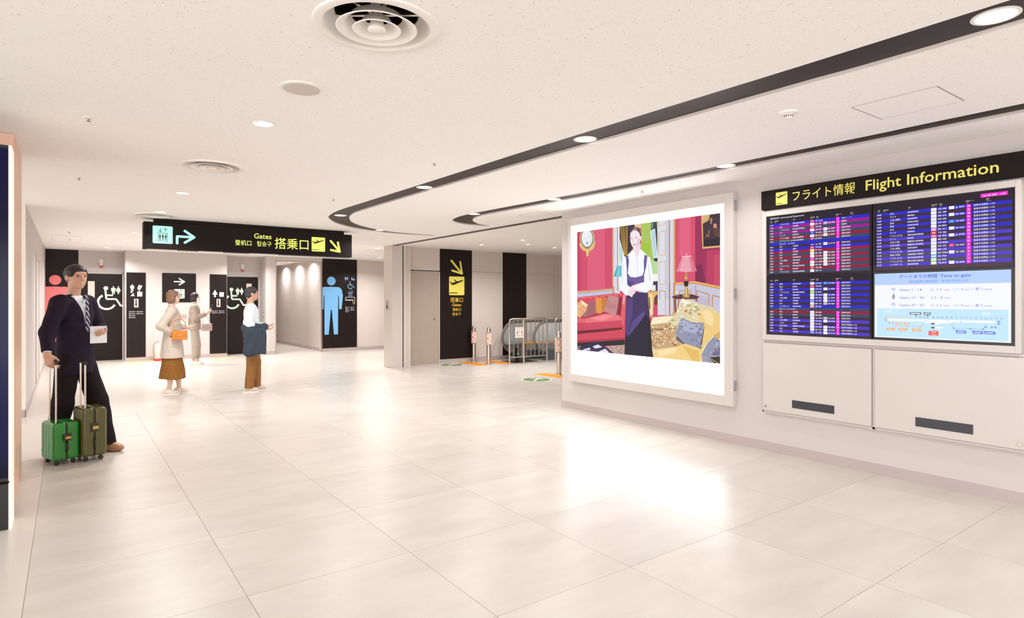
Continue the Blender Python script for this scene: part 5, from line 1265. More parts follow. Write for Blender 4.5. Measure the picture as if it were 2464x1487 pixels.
# ------------------------------------------------------------------ ceiling fittings
def lamp_mesh(r):
    root = None
    ring = MB().lathe([(r, 0.0), (r, -0.004), (r * 0.84, -0.006), (r * 0.78, 0.0), (r * 0.78, 0.004)], 36)
    lens = MB().lathe([(r * 0.78, 0.0), (0.0, 0.0)], 36, (0, 0, -0.0015))
    return ring, lens
_lm = {}
def downlight(x, y, z, r, label, group, power=1.0, spread=150):
    root = empty('downlight', (x, y, z), 0, label, 'downlight', group)
    k = round(r, 4)
    if k not in _lm:
        a, b = lamp_mesh(r); ra = a.build('trim_ring', M['white'], root, smooth=True); rb = b.build('lens', M['lens'], root); _lm[k] = (ra.data, rb.data)
    else:
        for nm, me in zip(('trim_ring', 'lens'), _lm[k]): o = bpy.data.objects.new(nm, me); COL.objects.link(o); o.parent = root
    ld = bpy.data.lights.new('lamp_light', 'AREA'); ld.shape = 'DISK'; ld.size = r * 1.4; ld.energy = LAMP_W * power; ld.color = LAMP_COL; ld.spread = math.radians(spread)
    lo = bpy.data.objects.new('lamp_light', ld); COL.objects.link(lo); lo.parent = root; lo.location = (0, 0, -0.012)
    return root
zs = CZ + 0.019; k_ = 1.016
for i, (x, y, lb_) in enumerate(((3.277, 0.895, 'large bright round downlight in the dark ceiling slot, top right corner of the photo'), (3.217, 3.445, 'round downlight in the outer dark slot, second from the top right corner'), (3.153, 5.946, 'round downlight in the outer dark slot, third from the top right corner'), (3.2, 8.62, 'round downlight at the bend of the outer dark slot'), (4.441, 10.0, 'small round downlight beyond the bend of the outer slot, above the hanging sign end'), (3.32, -1.7, 'unseen outer slot downlight added behind the viewpoint'), (3.36, -4.2, 'unseen outer slot downlight added far behind the viewpoint'))):
    downlight(x * k_, y * k_, zs, 0.092, lb_, 'downlights in the outer slot', 1.0 if y < 2 else 0.9 if y < 5 else 1.3 if y < 7 else 1.9)  # the lamps behind the viewpoint are unseen, added for illumination
for x, y, lb_ in ((4.897, 3.355, 'round downlight in the inner dark slot nearest the flight board'), (4.805, 5.70, 'round downlight in the inner dark slot above the light box'), (4.70, 7.35, 'round downlight at the bend of the inner dark slot'), (4.95, 0.75, 'inner slot downlight just outside the frame'), (4.97, -1.8, 'unseen inner slot downlight added behind the viewpoint')):
    downlight(x * k_, y * k_, zs, 0.088, lb_, 'downlights in the inner slot', 1.1 if y < 2 else 0.8 if y < 4 else 1.0 if y < 7 else 1.8)  # the lamp behind the viewpoint is unseen, added to light the hall
for x, y, lb_ in ((1.106, 4.485, 'round downlight in the open ceiling just beyond the flat loudspeaker'), (1.067, 7.914, 'round downlight between the two farther air diffusers'), (1.038, 9.75, 'round downlight just before the air diffuser above the hanging sign'), (1.13, 0.9, 'unseen open ceiling downlight added above the viewpoint'), (1.13, -1.7, 'unseen open ceiling downlight added behind the viewpoint'), (1.13, -4.4, 'unseen open ceiling downlight added far behind the viewpoint')):
    downlight(x, y, CZ - 0.001, 0.08, lb_, 'downlights in the open ceiling', 0.6 if y < 2 else 1.1 if y < 6 else 2.0)  # lamps above and behind the viewpoint are unseen additions that brighten the hall
for x, y, lb_ in ((-2.0, 3.2, 'unseen downlight added left of the copper pillar'), (-2.0, 0.4, 'unseen downlight added at the left of the near hall'), (-2.0, -3.0, 'unseen downlight added at the left behind the viewpoint')):
    downlight(x, y, CZ - 0.001, 0.08, lb_, 'added downlights outside the frame')  # added row at the left, all unseen, lighting the near hall
for x, y, lb_, pw in ((0.985, 13.06, 'small downlight left of the hanging sign, nearer of two', 1.8), (0.954, 14.79, 'small downlight left of the hanging sign, farther of two', 1.8), (0.72, 17.0, 'bright downlight in front of the left accessible rest room door', 1.7), (2.35, 16.2, 'downlight above the lift sign wall', 1.6), (3.9, 16.9, 'downlight in front of the right accessible rest room door', 1.6), (5.9, 13.5, 'small downlight between hanging sign and grey column', 1.9), (7.2, 16.3, 'downlight in front of the men sign', 2.0)):
    downlight(x, y, CZ - 0.001, 0.075, lb_, 'downlights near the rest rooms', pw * 2.1)
for x, y, lb_, pw in ((5.75, 18.6, 'corridor downlight nearest the opening', 0.6), (5.75, 20.0, 'middle one of the three corridor downlights', 0.6), (5.75, 21.5, 'farthest one of the three corridor downlights', 0.6)):
    downlight(x, y, CZ - 0.001, 0.06, lb_, 'downlights in the corridor', pw * 2.4)
for x, y, lb_, pw in ((7.423, 11.3, 'small lobby downlight above the gates sign', 1.1), (7.51, 9.9, 'small lobby downlight nearest the light box', 1.2), (8.147, 10.55, 'small lobby downlight left of the farthest one', 1.0), (9.2, 10.9, 'lobby downlight above the escalator rails', 1.1), (10.6, 9.3, 'lobby downlight hidden behind the right wall', 1.3)):
    downlight(x, y, CZ - 0.001, 0.065, lb_, 'downlights in the gates lobby', pw * 1.6)

def diffuser(x, y, label):
    r = empty('air_diffuser', (x, y, CZ), 0, label, 'air vent', 'round ceiling air diffusers')
    MB().lathe([(0.282, 0.0), (0.280, -0.010), (0.268, -0.014), (0.242, -0.012), (0.234, -0.002), (0.222, 0.022), (0.186, 0.052), (0.186, 0.058), (0.226, 0.028), (0.236, 0.0)], 64, caps=False).build('outer_flange', M['white'], r, smooth=True)
    def cone(ro, ri, zb, zt): return MB().lathe([(ri, zt), (ri + (ro - ri) * 0.35, zt - (zt - zb) * 0.62), (ro - 0.008, zb + 0.002), (ro, zb), (ro + 0.003, zb + 0.003), (ro - 0.005, zb + 0.008), (ri + (ro - ri) * 0.3, zt - (zt - zb) * 0.5), (ri - 0.004, zt + 0.004)], 64, closed=True)
    cone(0.178, 0.118, -0.018, 0.036).build('middle_ring', M['white'], r, smooth=True)
    cone(0.106, 0.062, -0.022, 0.026).build('inner_ring', M['white'], r, smooth=True)
    MB().lathe([(0.0, -0.026), (0.034, -0.025), (0.042, -0.020), (0.040, -0.012), (0.028, 0.02), (0.028, 0.10)], 40).build('centre_disc', M['white'], r, smooth=True)
    MB().lathe([(0.19, 0.056), (0.19, 0.20), (0.0, 0.20)], 48, caps=False).build('duct', M['steel_dark'], r, smooth=True)
    for a in (0.4, 2.5, 4.6): MB().box(-0.19, 0.19, -0.008, 0.008, 0.045, 0.06).build('bracket', M['steel'], r).rotation_euler = (0, 0, a)
    return r
for (x, y), lb_ in zip(VENTS, ('large round air diffuser nearest the viewpoint at the top of the photo', 'round air diffuser farther along the open ceiling', 'round air diffuser just above the hanging sign')): diffuser(x, y, lb_)
sv = empty('air_diffuser', (6.1, 14.2, CZ), 0, 'flat round air diffuser right of the hanging sign near the column', 'air vent', 'round ceiling air diffusers')
MB().lathe([(0.25, 0.0), (0.25, -0.012), (0.20, -0.02), (0.0, -0.02)], 40).build('outer_flange', M['white'], sv, smooth=True); MB().lathe([(0.14, -0.02), (0.13, -0.032), (0.0, -0.034)], 32).build('centre_disc', M['white'], sv, smooth=True)
spk = empty('ceiling_loudspeaker', (1.106, 3.607, CZ), 0, 'flat round ceiling loudspeaker with grey mesh grille', 'loudspeaker')
MB().lathe([(0.125, 0.0), (0.125, -0.006), (0.112, -0.010), (0.100, -0.008)], 48, caps=False).build('rim', M['white'], spk, smooth=True)
MB().lathe([(0.112, -0.0085), (0.06, -0.0105), (0.0, -0.011)], 48).build('grille', noisy(mat('speaker_grille', 'cdc4bc', 0.6), 400, 0.08), spk, smooth=True)
def sprinkler(x, y, label):
    r = empty('sprinkler', (x, y, CZ), 0, label, 'sprinkler', 'ceiling sprinklers')
    MB().lathe([(0.032, 0.0), (0.032, -0.004), (0.014, -0.008), (0.0, -0.008)], 20).build('escutcheon', M['white'], r, smooth=True)
    MB().lathe([(0.007, 0.0), (0.007, -0.022), (0.014, -0.024), (0.014, -0.027), (0.0, -0.027)], 14).build('head', M['grey'], r, smooth=True)
for x, y, lb_ in ((0.11, 5.045, 'small sprinkler head above and right of the copper pillar'), (0.085, 7.549, 'small sprinkler head farther above the cream wall end'), (2.667, 4.839, 'small sprinkler head left of the outer dark slot'), (2.617, 7.276, 'small sprinkler head right of the distant air diffuser'), (5.236, 4.671, 'small sprinkler head above the light box'), (0.012, 13.6, 'small sprinkler head near the women sign, nearer one'), (0.02, 15.15, 'small sprinkler head near the women sign, farther one')): sprinkler(x, y, lb_)
sd = empty('smoke_detector', (3.85, 2.165, CZ), 0, 'white domed smoke detector on the ceiling between the two dark slots', 'smoke detector')
MB().lathe([(0.062, 0.0), (0.060, -0.010), (0.045, -0.017), (0.0, -0.019)], 36).build('base_plate', M['white'], sd, smooth=True)
MB().lathe([(0.026, -0.015), (0.026, -0.038), (0.020, -0.044), (0.0, -0.045)], 28).build('chamber', M['white'], sd, smooth=True)
for k in range(12): MB().box(0.0255, 0.0268, -0.003, 0.003, -0.034, -0.022).build('slit', M['black'], sd).rotation_euler = (0, 0, k * PI / 6)
def hatch(x, y, w_, d_, label):
    r = empty('access_hatch', (x, y, CZ), 0, label, 'ceiling hatch', 'ceiling access hatches')
    MB().box(-w_ / 2, w_ / 2, -d_ / 2, d_ / 2, -0.0012, 0.0).build('hatch_panel', M['ceiling'], r)
    t = 0.006
    MB().box(-w_ / 2, w_ / 2, -d_ / 2 - t, -d_ / 2, -0.002, 0).box(-w_ / 2, w_ / 2, d_ / 2, d_ / 2 + t, -0.002, 0).box(-w_ / 2 - t / 3, -w_ / 2, -d_ / 2, d_ / 2, -0.002, 0).box(w_ / 2, w_ / 2 + t / 3, -d_ / 2, d_ / 2, -0.002, 0).build('hatch_frame', M['grey'], r)
hatch(4.295, 1.63, 0.43, 0.47, 'square access hatch with grey edge lines right of the smoke detector')
hatch(5.46, 6.9, 0.30, 0.45, 'faint square access hatch above the end of the right wall')
hatch(4.75, 11.65, 0.45, 0.45, 'faint square access hatch right of the hanging sign')
hatch(-0.03, 15.2, 0.46, 1.5, 'faint long access hatch in the ceiling before the women sign')

def alarm(x, label):
    r = empty('alarm_light', (x, RY, 2.33), 0, label, 'alarm light', 'alarm lights over the accessible doors')
    MB().box(-0.055, -0.035, -0.03, 0, 0.13, 0.21).box(0.035, 0.055, -0.03, 0, 0.13, 0.21).box(-0.055, 0.055, -0.012, 0, 0.12, 0.22).build('bracket', M['white'], r)
    MB().lathe([(0.034, 0.05), (0.034, 0.20), (0.0, 0.20)], 20, (0, -0.04, 0)).build('body', M['white'], r, smooth=True)
    MB().lathe([(0.0, 0.0), (0.026, 0.004), (0.034, 0.02), (0.034, 0.05)], 20, (0, -0.04, 0)).build('red_lens', M['red'], r, smooth=True)
alarm(0.66, 'small white and red alarm light over the left accessible door'); alarm(3.965, 'small white and red alarm light over the right accessible door')
sc_ = empty('security_camera', (2.2, 15.2, CZ), 0, 'small white box camera below the hanging sign', 'camera')
MB().box(-0.02, 0.02, -0.02, 0.02, -0.06, 0).build('mount', M['white'], sc_); MB().box(-0.05, 0.05, -0.08, 0.06, -0.16, -0.06).build('body', M['white'], sc_, bevel=0.01); MB().lathe([(0.025, 0), (0.025, 0.012), (0.0, 0.014)], 16).build('lens', M['black'], sc_).matrix_local = Matrix.Translation((0, -0.08, -0.11)) @ Matrix.Rotation(PI / 2, 4, 'X')
# small wall devices
kd = empty('shutter_switch', (5.83, 12.74, 1.30), 0, 'small steel switch box with dark slot on the grey column', 'switch')
MB().box(-0.02, 0, -0.035, 0.035, 0.0, 0.20).build('plate', M['steel'], kd, bevel=0.003); MB().box(-0.026, -0.02, -0.022, 0.022, 0.03, 0.10).build('slot', M['black'], kd)
for z, lb_ in ((1.05, 'upper small round sensor on the pier by the right accessible door'), (0.52, 'lower small dark switch on the pier by the right accessible door')):
    k = empty('door_switch', (4.44, 18.0, z), 0, lb_, 'switch')
    MB().box(-0.015, 0, -0.05, 0.05, 0, 0.12).build('plate', M['steel'], k, bevel=0.003); MB().box(-0.02, -0.015, -0.03, 0.03, 0.02, 0.10).build('button', M['white'] if z > 1 else M['black'], k)
fe = empty('fire_extinguisher', (1.80, 17.5, 0), 0, 'fire extinguisher on a red foot by the pale wall behind the brown skirted woman', 'extinguisher')
MB().lathe([(0.085, 0.0), (0.09, 0.01), (0.09, 0.05), (0.0, 0.05)], 24).build('foot', M['red'], fe, smooth=True)
MB().lathe([(0.0, 0.05), (0.065, 0.05), (0.068, 0.07), (0.068, 0.36), (0.05, 0.42), (0.02, 0.45), (0.02, 0.48), (0.0, 0.48)], 24).build('cylinder', mat('pale_enamel', 'd8c8c0', 0.35), fe, smooth=True)
MB().tube([(0, 0, 0.46), (-0.04, 0, 0.47), (-0.09, 0, 0.40), (-0.095, 0, 0.22), (-0.07, 0, 0.12)], 0.010).build('hose', M['grey'], fe, smooth=True); MB().box(-0.01, 0.01, -0.05, 0.03, 0.46, 0.50).build('lever', M['grey'], fe)

# ------------------------------------------------------------------ gates lobby: bollards, floor marks, rails, escalators
def bollard(x, y, label):
    r = empty('bollard', (x, y, 0), 0, label, 'bollard', 'steel bollards before the escalators')
    MB().lathe([(0.0, 0.0), (0.085, 0.0), (0.08, 0.012), (0.05, 0.016), (0.05, 0.45)], 24).build('post', M['steel'], r, smooth=True)
    MB().lathe([(0.048, 0.46), (0.074, 0.46), (0.074, 0.475), (0.0, 0.475)], 24).build('lower_collar', M['grey'], r, smooth=True)
    s = MB().lathe([(0.066, 0.475), (0.066, 0.745)], 28).build('sign_sleeve', mat('sleeve_white', 'e6d2c4', 0.4), r, smooth=True)
    for zc in (0.67, 0.55):
        mb = MB(); n = 26; vs = []
        for k in range(n):
            for rr in (0.056, 0.042):
                a = 2 * PI * k / n; u, v = rr * math.cos(a), rr * math.sin(a); th = -PI / 2 - 0.9 + u / 0.066
                vs.append((0.0668 * math.cos(th), 0.0668 * math.sin(th), zc + v))
        mb.add(vs, [(2 * k, 2 * ((k + 1) % n), 2 * ((k + 1) % n) + 1, 2 * k + 1) for k in range(n)]); mb.build('prohibition_ring', M['ring'], s)
    MB().lathe([(0.0, 0.745), (0.074, 0.745), (0.074, 0.76), (0.048, 0.762)], 24).build('upper_collar', M['grey'], r, smooth=True)
    MB().lathe([(0.044, 0.76), (0.044, 0.83), (0.038, 0.86), (0.02, 0.878), (0.0, 0.882)], 24).build('dome_cap', M['steel'], r, smooth=True)
bollard(8.06, 12.62, 'steel bollard with red ring sleeve in front of the black gates sign edge'); bollard(8.05, 11.95, 'steel bollard with pale sleeve standing between the yellow floor strips'); bollard(8.03, 9.37, 'steel bollard partly hidden by the light box wall')
def tactile(x, y, n, label, yaw=0.0, m='orange'):
    r = empty('tactile_strip', (x, y, 0), yaw, label, 'tactile strip', 'yellow tactile floor strips')
    for k in range(n):
        b = MB().box(-0.148, 0.148, k * 0.3 + 0.002, k * 0.3 + 0.298, 0, 0.004).build('tactile_tile', M[m], r)
        mb = MB()
        for q in range(4): mb.box(-0.118 + q * 0.07, -0.092 + q * 0.07, k * 0.3 + 0.02, k * 0.3 + 0.28, 0.004, 0.008)
        mb.build('raised_bar', M[m], b)
tactile(7.80, 11.78, 3, 'yellow tactile strip left of the middle bollard'); tactile(8.46, 11.75, 3, 'yellow tactile strip right of the middle bollard'); tactile(7.84, 8.85, 3, 'yellow tactile strip at the foot of the half hidden bollard')
tactile(1.75, 17.46, 2, 'yellow tactile strip at the skirting left of the fire extinguisher', PI / 2, 'pale_orange'); tactile(3.62, 17.42, 2, 'yellow tactile strip in front of the right facility panel', PI / 2, 'pale_orange')
def sticker(x, y, label, yaw):
    r = empty('floor_sticker', (x, y, 0), yaw, label, 'floor sticker', 'green arrow floor stickers')
    MB().lathe([(0.29, 0.0), (0.29, 0.0022), (0.0, 0.0022)], 48).build('disc', mat('sticker_base', 'f0e6dc', 0.45), r)
    p = Print((0, 0, 0.0024), (1, 0, 0), (0, 1, 0), 0.0003); p.disc('5a8a50', 0, 0, 0.262, 1, n=40)
    p.stroke('f0e8e0', [(0, -0.20), (0, 0.19)], 0.05, 2, cap=False); p.poly('f0e8e0', [(-0.15, 0.05), (0, 0.235), (0.15, 0.05), (0.09, 0.05), (0, 0.16), (-0.09, 0.05)], 3)
    p.build('arrow_print', M['sticker'], r)
sticker(7.24, 12.30, 'round green floor sticker with white arrow at the foot of the gates sign', -0.9); sticker(7.19, 9.05, 'round green floor sticker with white arrow near the light box wall', -0.9)
def fence(x0, x1, y, nbar, label, plates=False):
    r = empty('rail_barrier', ((x0 + x1) / 2, y, 0), 0, label, 'barrier', 'steel rail barriers by the escalators')
    L_ = x1 - x0; a, b = -L_ / 2, L_ / 2
    MB().tube([(a, 0, 0.12), (a, 0, 1.0), (a + 0.02, 0, 1.05), (a + 0.07, 0, 1.07), (b - 0.07, 0, 1.07), (b - 0.02, 0, 1.05), (b, 0, 1.0), (b, 0, 0.0)], 0.021, 12).build('frame_tube', M['steel'], r, smooth=True)
    MB().tube([(a, 0, 0.16), (b, 0, 0.16)], 0.014).build('bottom_rail', M['steel'], r, smooth=True)
    MB().tube([(a + L_ * 0.37, 0.0, 0.0), (a + L_ * 0.37, 0.0, 1.06)], 0.024, 12).build('post', M['steel'], r, smooth=True); MB().lathe([(0.0, 0), (0.055, 0), (0.05, 0.012), (0.0, 0.012)], 20, (a + L_ * 0.37, 0, 0)).build('base_plate', M['steel'], r)
    MB().tube([(a, 0, 0.0), (a, 0, 0.14)], 0.021).build('post', M['steel'], r, smooth=True)
    for k in range(1, nbar):
        x = a + L_ * k / nbar
        if abs(x - (a + L_ * 0.37)) > 0.03: MB().tube([(x, 0, 0.16), (x, 0, 1.06)], 0.010, 8).build('bar', M['steel'], r, smooth=True)
    if plates:
        for k in (0, 1):
            x = a + 0.155 + k * 0.135
            q = MB().box(x, x + 0.125, -0.020, -0.014, 0.62, 0.87).build('notice_plate', mat('notice_white', 'e8dcd2', 0.5), r)
            p = Print((x, -0.020, 0.62), BACK_U, BACK_V, 0.0006); p.disc('4a4644', 0.062, 0.165, 0.012, 1); p.poly('4a4644', [(0.045, 0.10), (0.08, 0.10), (0.072, 0.15), (0.052, 0.15)], 1)
            for j in range(3): p.rect('b0a49c', 0.02, 0.03 + j * 0.018, 0.105, 0.038 + j * 0.018, 1)
            p.rect('b0a49c', 0.02, 0.205, 0.105, 0.22, 1); p.build('notice_print', M['sticker'], q)
fence(8.405, 9.546, 11.6, 9, 'stainless rail barrier carrying two small notices before the escalator', True)
fence(9.61, 10.75, 11.35, 9, 'stainless rail barrier partly hidden behind the light box wall')
def balustrade(x0, y, x1, label):
    r = empty('escalator_balustrade', (x0, y, 0), 0, label, 'escalator', 'glass escalator balustrades')
    L_ = x1 - x0; R_ = 0.40; cz_ = 0.58
    arc_ = [(R_ - R_ * math.sin(t), cz_ + R_ * math.cos(t)) for t in [PI * k / 14 for k in range(15)]]
    gl = [(L_, cz_ + R_)] + [(a + 0.02 if a < R_ else a, b) for a, b in arc_] + [(L_, cz_ - R_)]
    mb = MB(); n = len(gl); mb.add([(a, -0.006, b) for a, b in gl] + [(a, 0.006, b) for a, b in gl], [tuple(range(n)), tuple(range(2 * n - 1, n - 1, -1))] + [(k, (k + 1) % n, n + (k + 1) % n, n + k) for k in range(n)])
    mb.build('glass_panel', M['glass'], r)
    MB().tube([(L_, 0, cz_ + R_)] + [(a, 0, b) for a, b in arc_] + [(R_ + 0.2, 0, cz_ - R_)], 0.032, 12).build('handrail', mat('handrail_rubber', '6a625e', 0.35), r, smooth=True)
    MB().box(0.35, L_, -0.09, 0.09, 0.0, 0.24).build('skirt_deck', mat('deck_steel', '6c747c', 0.35, 0.6), r, bevel=0.01)
    MB().box(0.05, L_, -0.10, 0.10, 0.40, 0.43).build('inner_deck', M['steel'], r, bevel=0.006); MB().box(0.55, L_, -0.103, -0.10, 0.405, 0.45).build('warning_strip', M['orange'], r)
    return r
balustrade(8.78, 12.42, 12.4, 'glass escalator balustrade against the dark lobby wall'); balustrade(9.42, 11.95, 12.4, 'nearer glass escalator balustrade behind the rail barrier')
lp = empty('landing_plate', (9.2, 12.15, 0), 0, 'pale ribbed landing plate at the foot of the escalator', 'landing plate')
MB().box(-0.56, 0.19, -0.42, 0.16, 0, 0.012).build('plate', M['steel'], lp, bevel=0.003); mb = MB()
for k in range(9): mb.box(-0.53 + k * 0.08, -0.515 + k * 0.08, -0.40, 0.14, 0.012, 0.016)
mb.build('ribs', M['steel_dark'], lp)
ar = empty('direction_indicator', (8.76, 11.78, 0.012), 0, 'small post with glowing green arrow behind the rail barrier', 'indicator')
MB().box(-0.05, 0.05, -0.03, 0.03, 0.0, 0.36).build('housing', M['dark'], ar, bevel=0.01)
p = Print((0, -0.031, 0.21), BACK_U, BACK_V, 0.001); p.stroke('20d860', [(-0.03, 0), (0.03, 0)], 0.014, 1); p.stroke('20d860', [(0.005, 0.028), (0.034, 0), (0.005, -0.028)], 0.014, 1); p.build('arrow_light', M['screen'], ar)

# ------------------------------------------------------------------ copper pillar and its screen totem
pl = MB().box(-1.6, -0.33, 5.86, 6.78, 0, CZ - 0.002).build('wall_pillar', M['copper']); tag(pl, 'copper clad square pillar at the left edge', 'pillar', kind='structure')
MB().box(-0.329, -0.327, 6.13, 6.16, 0.20, 0.36).box(-0.329, -0.326, 6.45, 6.50, 0.22, 0.30).build('inspection_slot', M['frame'], pl)
tt = empty('display_totem', (-0.85, 5.25, 0), 0, 'tall dark blue screen totem with bright edge in front of the copper pillar', 'display totem')
MB().box(-1.42, -0.318, 5.16, 5.40, 0.32, 2.52).build('housing', M['black'], tt)
def navy():
    m = mat('navy_screen', '06081a', 0.12, spec=0.15); nt = m.node_tree; b = nt.nodes['Principled BSDF']; g = nt.nodes.new('ShaderNodeTexCoord'); nz = nt.nodes.new('ShaderNodeTexNoise'); nz.inputs['Scale'].default_value = 1.6; nz.inputs['Detail'].default_value = 1
    nt.links.new(g.outputs['Object'], nz.inputs['Vector']); rp = nt.nodes.new('ShaderNodeValToRGB'); rp.color_ramp.elements[0].position = 0.35; rp.color_ramp.elements[1].position = 0.75
    rp.color_ramp.elements[0].color = (*lin('0c0c24'), 1); rp.color_ramp.elements[1].color = (*lin('26226a'), 1); nt.links.new(nz.outputs['Fac'], rp.inputs['Fac']); nt.links.new(rp.outputs['Color'], b.inputs['Emission Color']); b.inputs['Emission Strength'].default_value = 0.5
    return m
MB().box(-1.40, -0.32, 5.157, 5.16, 0.34, 2.50).build('screen', navy(), tt)
MB().box(-1.42, -0.318, 5.16, 5.42, 0.0, 0.30).build('plinth', M['black'], tt)
MB().box(-0.318, -0.303, 5.158, 5.40, 0.0, 0.30).box(-0.318, -0.303, 5.158, 5.40, 0.32, 2.52).build('edge_strip', mat('ivory_edge', 'f4ead8', 0.3, emit='fff2dc', estr=0.35), tt)
MB().box(-1.3, -0.42, 5.40, 5.86, 0.1, 2.3).build('rear_mount', M['copper'], tt)
pin(tt)
# ------------------------------------------------------------------ figures: smooth distance-field bodies meshed with surface nets
class Field:
    """union of round cones, ellipsoids and boxes, blended smoothly, meshed as one continuous surface"""
    def __init__(s, k=0.03): s.p = []; s.k = k; s.cuts = []
    def cone(s, a, b, ra, rb, k=None):
        a, b = np.array(a, float), np.array(b, float); r = max(ra, rb)
        s.p.append((np.minimum(a, b) - r, np.maximum(a, b) + r, ('c', a, b, ra, rb), s.k if k is None else k)); return s
    def ell(s, c, r, k=None):
        c, r = np.array(c, float), np.array(r, float); s.p.append((c - r, c + r, ('e', c, r), s.k if k is None else k)); return s
    def slab(s, c, h, rd, rot=0.0, k=None):
        c, h = np.array(c, float), np.array(h, float); e = np.array([h[0] + h[1], h[0] + h[1], h[2]]) if rot else h
        s.p.append((c - e - rd, c + e + rd, ('b', c, h, rd, rot), s.k if k is None else k)); return s
    def frustum(s, z0, z1, r0, r1, c0=(0, 0), c1=(0, 0), k=None):
        m = np.maximum(np.array(r0), np.array(r1)); c0, c1 = np.array(c0, float), np.array(c1, float)
        lo = np.array([*(np.minimum(c0, c1) - m), z0]); hi = np.array([*(np.maximum(c0, c1) + m), z1]); s.p.append((lo, hi, ('f', z0, z1, np.array(r0, float), np.array(r1, float), c0, c1), s.k if k is None else k)); return s
    def cut(s, fn): s.cuts.append(fn); return s          # keeps where fn(x,y,z) < 0
    @staticmethod
    def _d(t, X, Y, Z):
        if t[0] == 'c':
            _, a, b, ra, rb = t; d = b - a; L2 = max(float(d @ d), 1e-9)
            h = np.clip(((X - a[0]) * d[0] + (Y - a[1]) * d[1] + (Z - a[2]) * d[2]) / L2, 0, 1)
            return np.sqrt((X - a[0] - h * d[0]) ** 2 + (Y - a[1] - h * d[1]) ** 2 + (Z - a[2] - h * d[2]) ** 2) - (ra + (rb - ra) * h)
        if t[0] == 'e':
            _, c, r = t; u, v, w = (X - c[0]) / r[0], (Y - c[1]) / r[1], (Z - c[2]) / r[2]
            k0 = np.sqrt(u * u + v * v + w * w); k1 = np.sqrt((u / r[0]) ** 2 + (v / r[1]) ** 2 + (w / r[2]) ** 2) + 1e-9
            return k0 * (k0 - 1) / k1
        if t[0] == 'b':
            _, c, h, rd, rot = t; x, y, z = X - c[0], Y - c[1], Z - c[2]
            if rot: cr, sr = math.cos(rot), math.sin(rot); x, y = cr * x + sr * y, -sr * x + cr * y
            qx, qy, qz = np.abs(x) - h[0], np.abs(y) - h[1], np.abs(z) - h[2]
            return np.sqrt(np.maximum(qx, 0) ** 2 + np.maximum(qy, 0) ** 2 + np.maximum(qz, 0) ** 2) + np.minimum(np.maximum(np.maximum(qx, qy), qz), 0) - rd
        _, z0, z1, r0, r1, c0, c1 = t; h = np.clip((Z - z0) / (z1 - z0), 0, 1)
        rx, ry = r0[0] + (r1[0] - r0[0]) * h, r0[1] + (r1[1] - r0[1]) * h; cx_, cy_ = c0[0] + (c1[0] - c0[0]) * h, c0[1] + (c1[1] - c0[1]) * h
        q = np.sqrt(((X - cx_) / rx) ** 2 + ((Y - cy_) / ry) ** 2); d = (q - 1) * np.minimum(rx, ry)
        return np.maximum(d, np.maximum(z0 - Z, Z - z1))
    def mesh(s, name, m, parent, res, wrinkle=0.0, wf=(40, 40, 14)):
        pad = 4 * res + max(p[3] for p in s.p)
        lo = np.min([p[0] for p in s.p], 0) - pad; hi = np.max([p[1] for p in s.p], 0) + pad
        n = np.ceil((hi - lo) / res).astype(int) + 1; ax = [lo[i] + res * np.arange(n[i]) for i in range(3)]
        D = np.full(tuple(n), 0.5)
        for a, b, t, k in s.p:
            e = k + 4 * res; i0 = np.maximum(((a - e - lo) / res).astype(int), 0); i1 = np.minimum(((b + e - lo) / res).astype(int) + 2, n)
            sl = tuple(slice(i0[q], i1[q]) for q in range(3))
            X, Y, Z = np.meshgrid(ax[0][sl[0]], ax[1][sl[1]], ax[2][sl[2]], indexing='ij', sparse=True)
            d = s._d(t, X, Y, Z); o = D[sl]
            if k > 0: h = np.clip(0.5 + 0.5 * (o - d) / k, 0, 1); D[sl] = o + (d - o) * h - k * h * (1 - h)
            else: D[sl] = np.minimum(o, d)
        X, Y, Z = np.meshgrid(*ax, indexing='ij', sparse=True)
        if wrinkle: D = D + wrinkle * (np.sin(X * wf[0] + 2.3 * np.sin(Z * 7)) * np.sin(Y * wf[1] + 1.7 * np.sin(Z * 9 + 1)) + np.sin(Z * wf[2] * 2 + 3 * np.sin(X * 11) + 2 * np.sin(Y * 13)) * 0.7)
        for f in s.cuts: D = np.maximum(D, f(X, Y, Z))
        # surface nets
        S = D < 0; C = np.zeros(tuple(n - 1), int)
        offs = [(i, j, k) for i in (0, 1) for j in (0, 1) for k in (0, 1)]
        for i, j, k in offs: C += S[i:n[0] - 1 + i, j:n[1] - 1 + j, k:n[2] - 1 + k]
        act = np.argwhere((C > 0) & (C < 8)); idx = np.full(tuple(n - 1), -1); idx[tuple(act.T)] = np.arange(len(act))
        acc = np.zeros((len(act), 3)); cnt = np.zeros(len(act))
        for o in offs:
            for axi in range(3):
                if o[axi]: continue
                q = list(o); q[axi] = 1; A = act + np.array(o); B = act + np.array(q); da = D[tuple(A.T)]; db = D[tuple(B.T)]
                x = (da < 0) != (db < 0); t = np.where(x, da / np.where(x, da - db, 1), 0); pnt = A + np.eye(3)[axi] * t[:, None]; acc[x] += pnt[x]; cnt[x] += 1
        V = lo + res * acc / cnt[:, None]; F = []
